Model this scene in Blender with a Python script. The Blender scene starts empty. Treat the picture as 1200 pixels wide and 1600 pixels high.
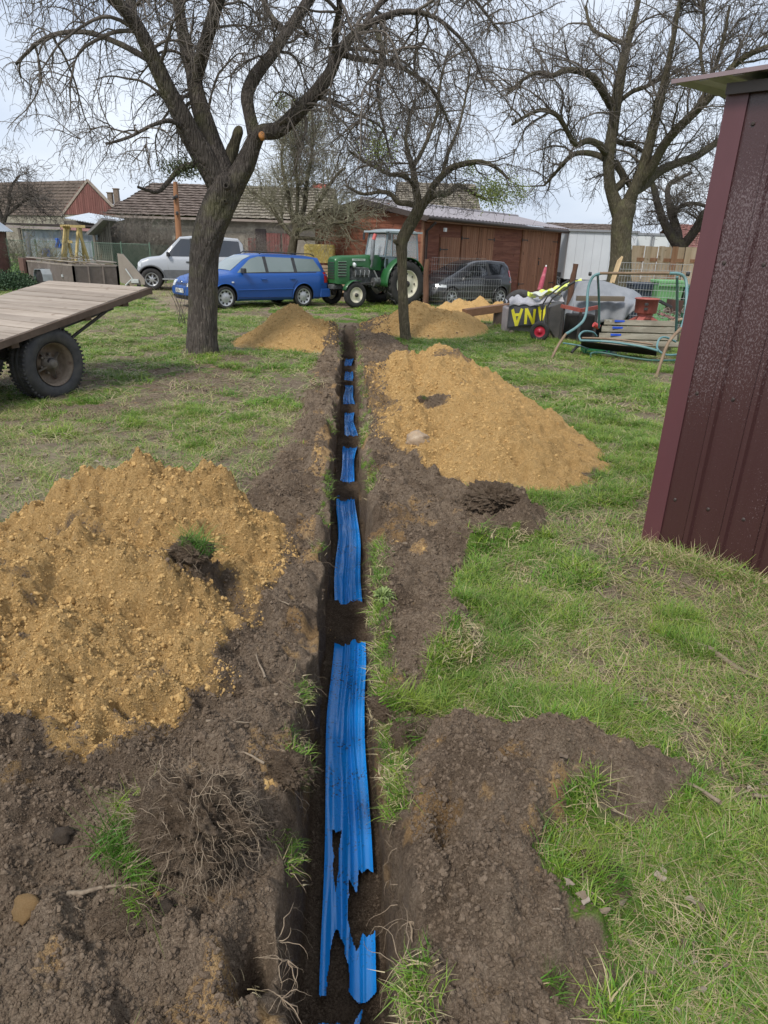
import bpy, math, random
import numpy as np
from mathutils import Vector, Matrix
random.seed(7); rng = np.random.default_rng(7)
R = math.radians
scene = bpy.context.scene
COL = scene.collection

# ------------------------------------------------------------------ camera, sky, sun, exposure
F_PX, EYE, ROLL, PITCH = 1064.0, 1.72, R(1.8), math.atan(413/1064)
cam_d = bpy.data.cameras.new('camera'); cam = bpy.data.objects.new('camera', cam_d); COL.objects.link(cam)
cam_d.sensor_fit = 'VERTICAL'; cam_d.sensor_height = 36.0; cam_d.lens = 36.0*F_PX/1600.0
cam_d.clip_start = 0.05; cam_d.clip_end = 3000
cam.matrix_world = Matrix.Translation((0, 0, EYE)) @ Matrix.Rotation(math.pi/2-PITCH, 4, 'X') @ Matrix.Rotation(ROLL, 4, 'Z')
scene.camera = cam
w = bpy.data.worlds.new('World'); scene.world = w; w.use_nodes = True
SUN_EL, SUN_AZ = R(50), R(212)      # azimuth measured clockwise from +Y
nt = w.node_tree; nt.nodes.clear()
def wn(t, **k):
    n = nt.nodes.new(t)
    for a, b in k.items(): setattr(n, a, b)
    return n
sky = wn('ShaderNodeTexSky', sky_type='NISHITA'); sky.sun_disc = False
sky.sun_elevation = SUN_EL; sky.sun_rotation = SUN_AZ; sky.air_density = 1.0; sky.dust_density = 2.0
bg1 = wn('ShaderNodeBackground'); bg1.inputs['Strength'].default_value = 0.06
nt.links.new(sky.outputs[0], bg1.inputs[0])
tc = wn('ShaderNodeTexCoord'); mp = wn('ShaderNodeMapping'); mp.inputs['Scale'].default_value = (1.0, 1.0, 3.2)
nt.links.new(tc.outputs['Generated'], mp.inputs[0])
nz = wn('ShaderNodeTexNoise'); nz.inputs['Scale'].default_value = 2.1; nz.inputs['Detail'].default_value = 6; nz.inputs['Roughness'].default_value = 0.5
nt.links.new(mp.outputs[0], nz.inputs[0])
cr = wn('ShaderNodeValToRGB')
cr.color_ramp.elements[0].position = 0.30; cr.color_ramp.elements[0].color = (0.42, 0.50, 0.64, 1)
cr.color_ramp.elements[1].position = 0.68; cr.color_ramp.elements[1].color = (0.74, 0.785, 0.85, 1)
nt.links.new(nz.outputs['Fac'], cr.inputs[0])
bg2 = wn('ShaderNodeBackground'); bg2.inputs['Strength'].default_value = 0.74
nt.links.new(cr.outputs[0], bg2.inputs[0])
mx = wn('ShaderNodeMixShader'); mx.inputs[0].default_value = 0.85     # a closed cloud layer over the blue
nt.links.new(bg1.outputs[0], mx.inputs[1]); nt.links.new(bg2.outputs[0], mx.inputs[2])
wo = wn('ShaderNodeOutputWorld'); nt.links.new(mx.outputs[0], wo.inputs[0])
sd = bpy.data.lights.new('sun', 'SUN'); sd.energy = 1.5; sd.angle = R(12); sd.color = (1.0, 0.955, 0.89)
so = bpy.data.objects.new('sun', sd); COL.objects.link(so)
sv = Vector((math.sin(SUN_AZ)*math.cos(SUN_EL), math.cos(SUN_AZ)*math.cos(SUN_EL), math.sin(SUN_EL)))
so.rotation_euler = sv.to_track_quat('Z', 'Y').to_euler()
scene.view_settings.view_transform = 'Standard'; scene.view_settings.look = 'None'
scene.view_settings.exposure = 0.98; scene.view_settings.gamma = 1.0; scene.view_settings.use_curve_mapping = False

# ------------------------------------------------------------------ measuring helpers (photo pixel -> place in the world)
_c, _s = math.cos(ROLL), math.sin(ROLL)
_fw = Vector((0, math.cos(PITCH), -math.sin(PITCH))); _up = Vector((0, math.sin(PITCH), math.cos(PITCH)))
def ray(px, py):
    u = (px-600)/F_PX; v = -(py-800)/F_PX
    return _fw + Vector((1, 0, 0))*(u*_c-v*_s) + _up*(u*_s+v*_c)
def G(px, py, z=0.0):
    d = ray(px, py); return Vector((0, 0, EYE)) + d*((z-EYE)/d.z)
def D(px, py, Y):
    d = ray(px, py); return Vector((0, 0, EYE)) + d*(Y/d.y)

# ------------------------------------------------------------------ object helpers
def tag(o, label=None, cat=None, group=None, kind=None):
    if label: o['label'] = label
    if cat: o['category'] = cat
    if group: o['group'] = group
    if kind: o['kind'] = kind
    return o
def thing(name, loc, label, cat, group=None, rz=0.0, rot=None):
    o = bpy.data.objects.new(name, None); COL.objects.link(o); o.empty_display_size = 0.2
    o.location = loc; o.rotation_euler = rot if rot else (0, 0, rz)
    return tag(o, label, cat, group)
def link_mesh(name, me, mat, parent=None):
    o = bpy.data.objects.new(name, me); COL.objects.link(o)
    if mat is not None: me.materials.append(mat)
    if parent is not None: o.parent = parent
    return o
def rawmesh(name, V, Fc, smooth=True):
    """V (n,3) array; Fc (m,k) int array of equal-sized faces"""
    me = bpy.data.meshes.new(name); V = np.asarray(V, np.float32); Fc = np.asarray(Fc, np.int32)
    k = Fc.shape[1]
    me.vertices.add(len(V)); me.vertices.foreach_set('co', V.ravel())
    me.loops.add(Fc.size); me.loops.foreach_set('vertex_index', Fc.ravel())
    me.polygons.add(len(Fc)); me.polygons.foreach_set('loop_start', np.arange(0, Fc.size, k, dtype=np.int32))
    me.polygons.foreach_set('loop_total', np.full(len(Fc), k, np.int32))
    if smooth: me.polygons.foreach_set('use_smooth', np.ones(len(Fc), bool))
    me.update(calc_edges=True); return me
def attr(me, name, vals, typ='FLOAT', dom='POINT'):
    a = me.attributes.new(name, typ, dom)
    key = 'vector' if typ == 'FLOAT_VECTOR' else ('color' if 'COLOR' in typ else 'value')
    a.data.foreach_set(key, np.asarray(vals, np.int32 if typ == 'INT' else np.float32).ravel())

class MB:
    def __init__(s): s.v = []; s.f = []; s.sm = []
    def add(s, vs, fs, smooth=False):
        n = len(s.v); s.v += [tuple(p) for p in vs]; s.f += [tuple(n+i for i in f) for f in fs]; s.sm += [smooth]*len(fs); return s
    def box(s, c, d, rz=0, M=None, ch=0.0):
        x, y, z = d[0]/2, d[1]/2, d[2]/2
        if ch > 0:   # box with its long vertical edges and top chamfered
            P = []
            for zz, k in ((-z, 0), (z-ch, 0), (z, ch)):
                X, Y = x-k, y-k; q = ch
                P += [(X, -Y+q, zz), (X, Y-q, zz), (X-q, Y, zz), (-X+q, Y, zz), (-X, Y-q, zz), (-X, -Y+q, zz), (-X+q, -Y, zz), (X-q, -Y, zz)]
            fs = [tuple(reversed(range(8))), tuple(range(16, 24))]
            for r in (0, 8):
                for i in range(8): j = (i+1) % 8; fs.append((r+i, r+j, r+8+j, r+8+i))
        else:
            P = [(a, b, e) for e in (-z, z) for a, b in ((-x, -y), (x, -y), (x, y), (-x, y))]
            fs = [(3, 2, 1, 0), (4, 5, 6, 7), (0, 1, 5, 4), (1, 2, 6, 5), (2, 3, 7, 6), (3, 0, 4, 7)]
        m = M if M else Matrix.Rotation(rz, 4, 'Z')
        s.add([m @ Vector(p) + Vector(c) for p in P], fs); return s
    def beam(s, a, b, w, h, up=(0, 0, 1)):
        """box from point a to b, w wide and h thick"""
        a, b = Vector(a), Vector(b); d = (b-a); L = d.length; d.normalize()
        u = Vector(up); sd_ = d.cross(u)
        if sd_.length < 1e-4: sd_ = d.cross(Vector((1, 0, 0)))
        sd_.normalize(); u = sd_.cross(d)
        m = Matrix((d, sd_, u)).transposed().to_4x4()
        return s.box((a+b)/2, (L, w, h), M=m)
    def tube(s, pts, r, n=8, caps=True, smooth=True):
        pts = [Vector(p) for p in pts]; rs = r if isinstance(r, (list, tuple)) else [r]*len(pts)
        V = []; prev = None
        for i, p in enumerate(pts):
            t = (pts[min(i+1, len(pts)-1)]-pts[max(i-1, 0)]).normalized()
            if prev is None: a = t.cross(Vector((0, 0, 1)));  a = a if a.length > .05 else t.cross(Vector((1, 0, 0)))
            else: a = prev - t*prev.dot(t)
            a.normalize(); prev = a; b = t.cross(a)
            V += [p + (a*math.cos(2*math.pi*k/n)+b*math.sin(2*math.pi*k/n))*rs[i] for k in range(n)]
        fs = [(i*n+k, i*n+(k+1) % n, (i+1)*n+(k+1) % n, (i+1)*n+k) for i in range(len(pts)-1) for k in range(n)]
        s.add(V, fs, smooth)
        if caps: s.add(V[:n], [tuple(reversed(range(n)))]); s.add(V[-n:], [tuple(range(n))])
        return s
    def lathe(s, prof, n=24, axis='Y', c=(0, 0, 0), smooth=True, M=None):
        """prof: list of (radius, offset along axis)"""
        V = []
        for r, o in prof:
            for k in range(n):
                a = 2*math.pi*k/n; p = (r*math.cos(a), o, r*math.sin(a)) if axis == 'Y' else (r*math.cos(a), r*math.sin(a), o)
                p = Vector(p)
                V.append((M @ p if M else p)+Vector(c))
        fs = [(i*n+k, i*n+(k+1) % n, (i+1)*n+(k+1) % n, (i+1)*n+k) for i in range(len(prof)-1) for k in range(n)]
        s.add(V, fs, smooth); return s
    def prism(s, poly, y0, y1, axis='Y', M=None):
        """poly of (x,z) extruded along Y (or (x,y) along Z)"""
        n = len(poly); f = (lambda p, o: Vector((p[0], o, p[1]))) if axis == 'Y' else (lambda p, o: Vector((p[0], p[1], o)))
        V = [f(p, y0) for p in poly]+[f(p, y1) for p in poly]
        if M: V = [M @ p for p in V]
        s.add(V, [tuple(range(n)), tuple(reversed(range(n, 2*n)))]+[(i, i+n, (i+1) % n+n, (i+1) % n) for i in range(n)]); return s
    def grid(s, P, smooth=True, flip=False):
        """P: rows of points"""
        r, c = len(P), len(P[0]); V = [q for row in P for q in row]
        fs = [(i*c+j, i*c+j+1, (i+1)*c+j+1, (i+1)*c+j) for i in range(r-1) for j in range(c-1)]
        if flip: fs = [tuple(reversed(f)) for f in fs]
        s.add(V, fs, smooth); return s
    def build(s, name, mat, parent=None, world=False, bevel=0, solid=0, subsurf=0, fix=True):
        me = bpy.data.meshes.new(name); V = s.v
        if world and parent is not None:
            L = parent.location; V = [(p[0]-L[0], p[1]-L[1], p[2]-L[2]) for p in V]
        me.from_pydata(V, [], s.f); me.polygons.foreach_set('use_smooth', s.sm)
        o = link_mesh(name, me, mat, parent)
        if fix:
            import bmesh
            bm = bmesh.new(); bm.from_mesh(me); bmesh.ops.recalc_face_normals(bm, faces=bm.faces); bm.to_mesh(me); bm.free()
        if solid: m = o.modifiers.new('solid', 'SOLIDIFY'); m.thickness = solid; m.offset = 0
        if bevel: m = o.modifiers.new('bevel', 'BEVEL'); m.width = bevel; m.segments = 2; m.limit_method = 'ANGLE'
        if subsurf: m = o.modifiers.new('sub', 'SUBSURF'); m.levels = m.render_levels = subsurf
        return o
def copy_tree(o, parent=None, **k):
    c = o.copy(); COL.objects.link(c); c.parent = parent
    for ch in [q for q in o.children]: copy_tree(ch, c)
    for a, b in k.items():
        if a in ('label', 'group'): c[a] = b
        else: setattr(c, a, b)
    return c

# ------------------------------------------------------------------ numpy noise
_tab = np.random.default_rng(3).random((256, 256)).astype(np.float32)
def vnoise(x, y):
    xi = np.floor(x).astype(int); yi = np.floor(y).astype(int); fx = x-xi; fy = y-yi
    fx = fx*fx*fx*(fx*(fx*6-15)+10); fy = fy*fy*fy*(fy*(fy*6-15)+10)
    a = _tab[xi & 255, yi & 255]; b = _tab[(xi+1) & 255, yi & 255]; c = _tab[xi & 255, (yi+1) & 255]; d = _tab[(xi+1) & 255, (yi+1) & 255]
    return (a*(1-fx)+b*fx)*(1-fy)+(c*(1-fx)+d*fx)*fy - 0.5
def fbm(x, y, sc, oc=4, gain=0.5, seed=0):
    t = 0; a = 1.0; x = np.asarray(x, float)*sc+seed*17.3; y = np.asarray(y, float)*sc+seed*9.1
    for i in range(oc):
        ca, sa = math.cos(i*1.3+.4), math.sin(i*1.3+.4)
        t = t+a*vnoise(x*ca-y*sa+i*31.7, x*sa+y*ca+i*11.9); a *= gain; x = x*2.03; y = y*2.03
    return t
def sstep(a, b, x):
    t = np.clip((x-a)/(b-a), 0, 1); return t*t*(3-2*t)
def lumps(x, y, cell, seed=0):
    """rounded clods: 0..1 bump per jittered cell"""
    xs = x/cell+seed*5.7; ys = y/cell+seed*3.1; xi = np.floor(xs).astype(int); yi = np.floor(ys).astype(int); out = np.zeros(np.shape(xs))
    for dx in (-1, 0, 1):
        for dy in (-1, 0, 1):
            X = xi+dx; Y = yi+dy
            jx = _tab[X & 255, Y & 255]; jy = _tab[(X+77) & 255, (Y+31) & 255]; rr = 0.25+.55*_tab[(X+13) & 255, (Y+111) & 255]**2
            d2 = ((xs-X-jx)**2+(ys-Y-jy)**2)/(rr*rr)
            out = np.maximum(out, np.sqrt(np.clip(1-d2, 0, 1))*rr)
    return out
def poly_sd(x, y, P):
    """signed distance to polygon, negative inside"""
    x = np.asarray(x, float); y = np.asarray(y, float); d = np.full(x.shape, 1e9); ins = np.zeros(x.shape, bool); n = len(P)
    for i in range(n):
        ax, ay = P[i]; bx, by = P[(i+1) % n]; ex, ey = bx-ax, by-ay
        t = np.clip(((x-ax)*ex+(y-ay)*ey)/(ex*ex+ey*ey+1e-12), 0, 1)
        d = np.minimum(d, (x-ax-t*ex)**2+(y-ay-t*ey)**2)
        c = (ay > y) != (by > y); ins ^= c & (x < ex*(y-ay)/(ey if abs(ey) > 1e-9 else 1e-9)+ax)
    return np.where(ins, -1, 1)*np.sqrt(d)
def PX(pts, z=0.0):
    return [tuple(G(a, b, z)[:2]) for a, b in pts]

# ------------------------------------------------------------------ instancing of loose stuff (grass, crumbs, leaves)
def scatter(name, pos, scale, rot, idx, sources, label=None, cat=None, parent=None):
    hid = bpy.data.collections.new(name+'_shapes')
    for o in sources: hid.objects.link(o)
    me = bpy.data.meshes.new(name); me.vertices.add(len(pos)); me.vertices.foreach_set('co', np.asarray(pos, np.float32).ravel())
    attr(me, 'sc', scale, 'FLOAT_VECTOR'); attr(me, 'rt', rot, 'FLOAT_VECTOR'); attr(me, 'ix', idx, 'INT')
    o = bpy.data.objects.new(name, me); COL.objects.link(o)
    g = bpy.data.node_groups.new(name, 'GeometryNodeTree')
    g.interface.new_socket('Geometry', in_out='INPUT', socket_type='NodeSocketGeometry')
    g.interface.new_socket('Geometry', in_out='OUTPUT', socket_type='NodeSocketGeometry')
    N = g.nodes; Lk = g.links
    gi = N.new('NodeGroupInput'); go = N.new('NodeGroupOutput'); ip = N.new('GeometryNodeInstanceOnPoints'); ci = N.new('GeometryNodeCollectionInfo')
    ci.inputs['Collection'].default_value = hid; ci.inputs['Separate Children'].default_value = True; ci.inputs['Reset Children'].default_value = True
    def na(n, t):
        q = N.new('GeometryNodeInputNamedAttribute'); q.data_type = t; q.inputs['Name'].default_value = n; return q
    s_, r_, i_ = na('sc', 'FLOAT_VECTOR'), na('rt', 'FLOAT_VECTOR'), na('ix', 'INT')
    e2r = N.new('FunctionNodeEulerToRotation')
    Lk.new(gi.outputs[0], ip.inputs['Points']); Lk.new(ci.outputs[0], ip.inputs['Instance']); ip.inputs['Pick Instance'].default_value = True
    out = lambda q: [z for z in q.outputs if z.enabled][0]
    Lk.new(out(i_), ip.inputs['Instance Index']); Lk.new(out(s_), ip.inputs['Scale']); Lk.new(out(r_), e2r.inputs[0]); Lk.new(e2r.outputs[0], ip.inputs['Rotation'])
    Lk.new(ip.outputs[0], go.inputs[0])
    m = o.modifiers.new('scatter', 'NODES'); m.node_group = g
    if parent is not None: o.parent = parent
    return tag(o, label, cat, kind='stuff')
# ------------------------------------------------------------------ materials
class NT:
    def __init__(s, m): s.t = m.node_tree; s.N = s.t.nodes
    def n(s, typ, ins=None, **k):
        q = s.N.new(typ)
        for a, b in k.items(): setattr(q, a, b)
        for a, b in (ins or {}).items():
            if isinstance(b, bpy.types.NodeSocket): s.t.links.new(b, q.inputs[a])
            else: q.inputs[a].default_value = b
        return q
    def noise(s, co, sc, det=4, rough=.55, dist=0.0):
        return s.n('ShaderNodeTexNoise', {'Vector': co, 'Scale': sc, 'Detail': det, 'Roughness': rough, 'Distortion': dist}).outputs['Fac']
    def ramp(s, f, stops):
        q = s.n('ShaderNodeValToRGB', {'Fac': f}); e = q.color_ramp.elements
        while len(e) < len(stops): e.new(.5)
        for i, (p, c) in enumerate(stops): e[i].position = p; e[i].color = (*c, 1) if len(c) == 3 else c
        return q.outputs[0]
    def mix(s, f, a, b, blend='MIX'):
        q = s.n('ShaderNodeMix', data_type='RGBA', blend_type=blend)
        for i, v in ((0, f), (6, a), (7, b)):
            if isinstance(v, bpy.types.NodeSocket): s.t.links.new(v, q.inputs[i])
            else: q.inputs[i].default_value = v if i == 0 else ((*v, 1) if len(v) == 3 else v)
        return q.outputs[2]
    def math(s, op, a, b=0.0, clamp=False):
        q = s.n('ShaderNodeMath', operation=op, use_clamp=clamp)
        for i, v in enumerate((a, b)):
            if isinstance(v, bpy.types.NodeSocket): s.t.links.new(v, q.inputs[i])
            else: q.inputs[i].default_value = v
        return q.outputs[0]
    def att(s, n, typ='GEOMETRY'):
        return s.n('ShaderNodeAttribute', attribute_name=n, attribute_type=typ)
    def coord(s, k='Object'): return s.n('ShaderNodeTexCoord').outputs[k]
    def mapping(s, co, scale): return s.n('ShaderNodeMapping', {'Vector': co, 'Scale': scale}).outputs[0]
    def bump(s, h, dist, strength=1.0, nrm=None):
        d = {'Height': h, 'Distance': dist, 'Strength': strength}
        if nrm is not None: d['Normal'] = nrm
        return s.n('ShaderNodeBump', d).outputs[0]
def newmat(name):
    m = bpy.data.materials.new(name); m.use_nodes = True; m.node_tree.nodes.clear(); t = NT(m)
    b = t.n('ShaderNodeBsdfPrincipled'); o = t.n('ShaderNodeOutputMaterial', {'Surface': b.outputs[0]}); return m, t, b
def setp(t, b, **k):
    for a, v in k.items():
        a = {'col': 'Base Color', 'rough': 'Roughness', 'metal': 'Metallic', 'nrm': 'Normal', 'coat': 'Coat Weight', 'spec': 'Specular IOR Level', 'alpha': 'Alpha', 'trans': 'Transmission Weight', 'sss': 'Subsurface Weight'}[a]
        if isinstance(v, bpy.types.NodeSocket): t.t.links.new(v, b.inputs[a])
        elif a == 'Base Color': b.inputs[a].default_value = (*v, 1)
        else: b.inputs[a].default_value = v
_mc = {}
def mat(name, c1, c2=None, sc=8, rough=.7, metal=0.0, bump=0.0, bsc=40, stretch=(1, 1, 1), coat=0, c3=None, spec=.5, lo=.35, hi=.65, perobj=0.0):
    """weathered two- or three-tone surface with fine relief; perobj varies the value from piece to piece"""
    if name in _mc: return _mc[name]
    m, t, b = newmat(name); co = t.mapping(t.coord(), stretch)
    if perobj:
        oi = t.n('ShaderNodeObjectInfo'); co = t.n('ShaderNodeVectorMath', {0: co, 1: t.n('ShaderNodeCombineXYZ', {'X': t.math('MULTIPLY', oi.outputs['Random'], 37.), 'Y': t.math('MULTIPLY', oi.outputs['Random'], 91.)}).outputs[0]}, operation='ADD').outputs[0]
    c2 = c2 or tuple(x*.75 for x in c1)
    f = t.noise(co, sc, 6, .65)
    col = t.ramp(f, [(lo, c1), (hi, c2)] if c3 is None else [(lo, c1), ((lo+hi)/2, c2), (hi, c3)])
    if perobj:
        v = t.math('ADD', t.math('MULTIPLY', oi.outputs['Random'], 2*perobj), 1-perobj)
        col = t.n('ShaderNodeHueSaturation', {'Color': col, 'Value': v}).outputs[0]
    f2 = t.noise(co, sc*4, 3, .6)
    setp(t, b, col=col, metal=metal, coat=coat, spec=spec, rough=t.math('ADD', t.math('MULTIPLY', f2, .25), rough-.12, True))
    if bump: setp(t, b, nrm=t.bump(t.noise(co, bsc, 5, .7), bump))
    _mc[name] = m; return m

def mat_ground():
    m, t, b = newmat('ground_soil_and_turf'); co = t.coord()
    soil, sand, green, dry, darkened = [t.att(n).outputs['Fac'] for n in ('soil', 'sand', 'green', 'dry', 'darkened')]
    n1 = t.noise(co, 3.0, 6, .65); n2 = t.noise(co, 22, 6, .7); n3 = t.noise(co, 120, 4, .75); n4 = t.noise(co, 330, 2, .7)
    soilc = t.ramp(n2, [(.28, (.11, .077, .053)), (.5, (.205, .15, .105)), (.72, (.32, .245, .178))])
    soilc = t.mix(t.math('MULTIPLY', n4, .75), soilc, t.ramp(n3, [(.42, (.06, .042, .028)), (.62, (.38, .30, .215))]))
    sandc = t.ramp(n2, [(.3, (.34, .195, .075)), (.55, (.44, .27, .11)), (.75, (.54, .36, .17))])
    sandc = t.mix(t.math('MULTIPLY', n4, .6), sandc, t.ramp(n3, [(.4, (.30, .17, .066)), (.62, (.70, .51, .29))]))
    greenc = t.ramp(n2, [(.3, (.055, .12, .014)), (.5, (.10, .20, .024)), (.7, (.18, .23, .045))])
    greenc = t.mix(t.ramp(n3, [(.45, (0, 0, 0)), (.6, (.8, .8, .8))]), greenc, t.ramp(n1, [(.4, (.10, .072, .043)), (.6, (.15, .19, .05))]))
    dryc = t.ramp(n3, [(.34, (.075, .055, .038)), (.52, (.19, .145, .10)), (.70, (.40, .33, .24))])
    dryc = t.mix(t.math('MULTIPLY', t.noise(co, 60, 3, .6), .7), dryc, t.ramp(n2, [(.35, (.15, .10, .07)), (.7, (.45, .37, .27))]))
    def thr(a, k=.35, w=.12):
        v = t.math('ADD', a, t.math('MULTIPLY', t.math('SUBTRACT', t.math('ADD', t.math('MULTIPLY', n2, .6), t.math('MULTIPLY', n3, .4)), .5), k*2))
        return t.n('ShaderNodeMapRange', {'Value': v, 'From Min': .5-w, 'From Max': .5+w}).outputs[0]
    c = t.mix(thr(green), dryc, greenc)
    c = t.mix(thr(dry), c, t.mix(.4, dryc, (.36, .30, .22)))
    c = t.mix(thr(soil), c, soilc); c = t.mix(thr(sand, .45, .30), c, sandc)
    c = t.mix(darkened, c, t.mix(1.0, c, (.40, .36, .34), 'MULTIPLY'))
    h = t.math('ADD', t.math('MULTIPLY', n3, .8), t.math('MULTIPLY', n4, .7))
    setp(t, b, col=c, rough=.95, spec=.15, nrm=t.bump(h, .013, .9, t.bump(n2, .03, .6)))
    return m
def mat_sand(name, orange=0.0):
    m, t, b = newmat(name); co = t.coord()
    mixa = t.att('mixs').outputs['Fac']
    n1 = t.noise(co, 2.2, 5, .6); n2 = t.noise(co, 18, 6, .7); n3 = t.noise(co, 110, 4, .8); n4 = t.noise(co, 300, 2, .7)
    a = t.ramp(n2, [(.3, (.55, .33, .12)), (.55, (.74, .475, .195)), (.75, (.82, .59, .29))])
    a = t.mix(t.math('MULTIPLY', n1, .6), a, (.68, .39, .125))
    a = t.mix(t.math('MULTIPLY', n4, .8), a, t.ramp(n3, [(.40, (.29, .16, .052)), (.60, (.82, .58, .30))]))
    s = t.ramp(n2, [(.28, (.11, .077, .053)), (.5, (.205, .15, .105)), (.72, (.32, .245, .178))])
    s = t.mix(t.math('MULTIPLY', n4, .6), s, t.ramp(n3, [(.4, (.05, .032, .021)), (.62, (.27, .20, .135))]))
    v = t.math('ADD', mixa, t.math('MULTIPLY', t.math('SUBTRACT', t.math('ADD', t.math('MULTIPLY', n2, .6), t.math('MULTIPLY', n3, .4)), .5), 1.5))
    f = t.n('ShaderNodeMapRange', {'Value': v, 'From Min': .34, 'From Max': .66}).outputs[0]
    h = t.math('ADD', t.math('MULTIPLY', n3, .9), t.math('MULTIPLY', n4, .8))
    setp(t, b, col=t.mix(f, a, s), rough=.95, spec=.12, nrm=t.bump(h, .018, 1.0, t.bump(n2, .04, .8)))
    return m
def mat_crumb(name, a, c, e):
    m, t, b = newmat(name); co = t.coord()
    oi = t.n('ShaderNodeObjectInfo').outputs['Random']
    col = t.ramp(oi, [(0.0, a), (.5, c), (1.0, e)])
    n = t.noise(co, 2.6, 4, .75)
    col = t.mix(.55, col, t.ramp(n, [(.35, tuple(x*.7 for x in a)), (.65, e)]))
    setp(t, b, col=col, rough=.95, spec=.1, nrm=t.bump(t.noise(co, 5, 3, .8), .0012, 1.0)); return m
def mat_blade(name, greens, straws, mixpos=0.5):
    m, t, b = newmat(name)
    kind = t.att('kindc').outputs['Fac']; oi = t.n('ShaderNodeObjectInfo').outputs['Random']
    geo = t.n('ShaderNodeNewGeometry'); n = t.noise(geo.outputs['Position'], 1.3, 4, .6)
    g = t.ramp(t.math('ADD', t.math('MULTIPLY', oi, .5), t.math('MULTIPLY', n, .5)), [(.25, greens[0]), (.5, greens[1]), (.75, greens[2])])
    s = t.ramp(oi, [(0, straws[0]), (1, straws[1])])
    f = t.n('ShaderNodeMapRange', {'Value': kind, 'From Min': mixpos-.02, 'From Max': mixpos+.02}).outputs[0]
    tip = t.att('tip').outputs['Fac']
    c = t.mix(f, t.mix(t.math('MULTIPLY', t.math('POWER', tip, 3.0), .35), g, straws[0]), s)
    setp(t, b, col=c, rough=.5, spec=.35)
    tr = t.n('ShaderNodeBsdfTranslucent', {'Color': c}); mxs = t.n('ShaderNodeMixShader', {0: .25, 1: b.outputs[0], 2: tr.outputs[0]})
    o = [q for q in t.N if q.type == 'OUTPUT_MATERIAL'][0]; t.t.links.new(mxs.outputs[0], o.inputs[0]); return m
def mat_bark(name, c1, c2, c3, sc=1.5):
    m, t, b = newmat(name); co = t.mapping(t.coord(), (1, 1, .17))
    n = t.noise(co, 26*sc, 6, .7, .6); n2 = t.noise(t.coord(), 2.5, 4, .6); n3 = t.noise(co, 90*sc, 3, .7)
    v = t.n('ShaderNodeTexVoronoi', {'Vector': co, 'Scale': 16*sc}, feature='DISTANCE_TO_EDGE').outputs['Distance']
    col = t.ramp(n, [(.3, c1), (.55, c2), (.72, c3)])
    col = t.mix(t.ramp(n2, [(.52, (0, 0, 0)), (.7, (.55, .55, .55))]), col, (.155, .15, .075))     # algae green film
    col = t.mix(t.ramp(n3, [(.62, (0, 0, 0)), (.72, (.5, .5, .5))]), col, (.33, .32, .28))         # lichen
    h = t.math('ADD', t.math('MULTIPLY', t.n('ShaderNodeMapRange', {'Value': v, 'From Max': .25}).outputs[0], .8), n)
    setp(t, b, col=col, rough=.95, spec=.15, nrm=t.bump(h, .03/sc, 1.0)); return m
def mat_glass(name, tint=(.03, .04, .045)):
    if name in _mc: return _mc[name]
    m, t, b = newmat(name)
    n = t.noise(t.coord('Reflection'), 3.0, 3, .5)
    setp(t, b, col=tint, rough=.06, spec=.9, coat=.6); _mc[name] = m; return m
def mat_paint(name, c, rough=.28, dirt=(.20, .17, .13), amt=.22, coat=.6, metal=0.0):
    if name in _mc: return _mc[name]
    m, t, b = newmat(name); co = t.coord()
    n = t.noise(co, 3.5, 5, .6); n2 = t.noise(co, 26, 4, .7)
    z = t.n('ShaderNodeSeparateXYZ', {0: co}).outputs['Z']
    low = t.n('ShaderNodeMapRange', {'Value': z, 'From Min': .7, 'From Max': .2}).outputs[0]
    f = t.math('MULTIPLY', t.math('ADD', t.math('MULTIPLY', n, .7), t.math('MULTIPLY', low, .8)), amt, True)
    setp(t, b, col=t.mix(t.math('MULTIPLY', f, t.math('ADD', n2, .4)), c, dirt), rough=t.math('ADD', rough, t.math('MULTIPLY', f, 1.2), True), coat=coat, metal=metal)
    b.inputs['Coat Roughness'].default_value = .12
    _mc[name] = m; return m
# ------------------------------------------------------------------ the plot: lawn, spoil banks and the trench
def tx(y): return -0.055 - 0.0585*(y-1.05) + .013*np.sin(1.7*y+.6) + .009*np.sin(4.1*y)
def tw(y, side):      # half width of the trench mouth, uneven
    return 0.150 + 0.045*fbm(y, side*7.0+0*y, 1.1, 4, .6) + 0.045*fbm(y, side*3.0+0*y, 4.5, 3, .7) + np.where(y < 2.2, .012, 0)
TR_END = 16.4
SOIL_L = PX([(541,506),(520,520),(500,560),(488,600),(472,640),(455,690),(425,740),(395,765),(365,790),(250,800),(60,830),(-300,950),(-400,1750),(560,1750),(540,1000),(552,700)])
SOIL_R = PX([(546,504),(600,512),(650,560),(640,640),(690,750),(730,775),(840,795),(835,838),(725,862),(700,900),(728,960),(752,1010),(690,1050),(640,1085),(650,1120),(720,1128),(860,1155),(1000,1172),(1080,1215),(1050,1280),(900,1295),(850,1345),(865,1430),(925,1480),(955,1560),(930,1750),(560,1750),(570,1000),(560,700)])
BUMP_R1 = PX([(640,1150),(760,1140),(900,1165),(1040,1210),(1030,1250),(860,1280),(820,1340),(840,1430),(760,1480),(660,1430),(610,1330),(600,1220)])
BUMP_R2 = PX([(640,1400),(760,1330),(850,1370),(890,1500),(880,1620),(640,1650),(630,1500)])
BARE_L = PX([(-200,660),(60,668),(190,690),(230,740),(120,810),(40,820),(-200,880)])
MOUND_L = PX([(-100,1150),(150,1250),(330,1130),(440,1080),(490,1150),(480,1330),(500,1480),(470,1600),(-100,1650)])
CHIPS = PX([(225,452),(300,452),(330,492),(250,488)])
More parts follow.
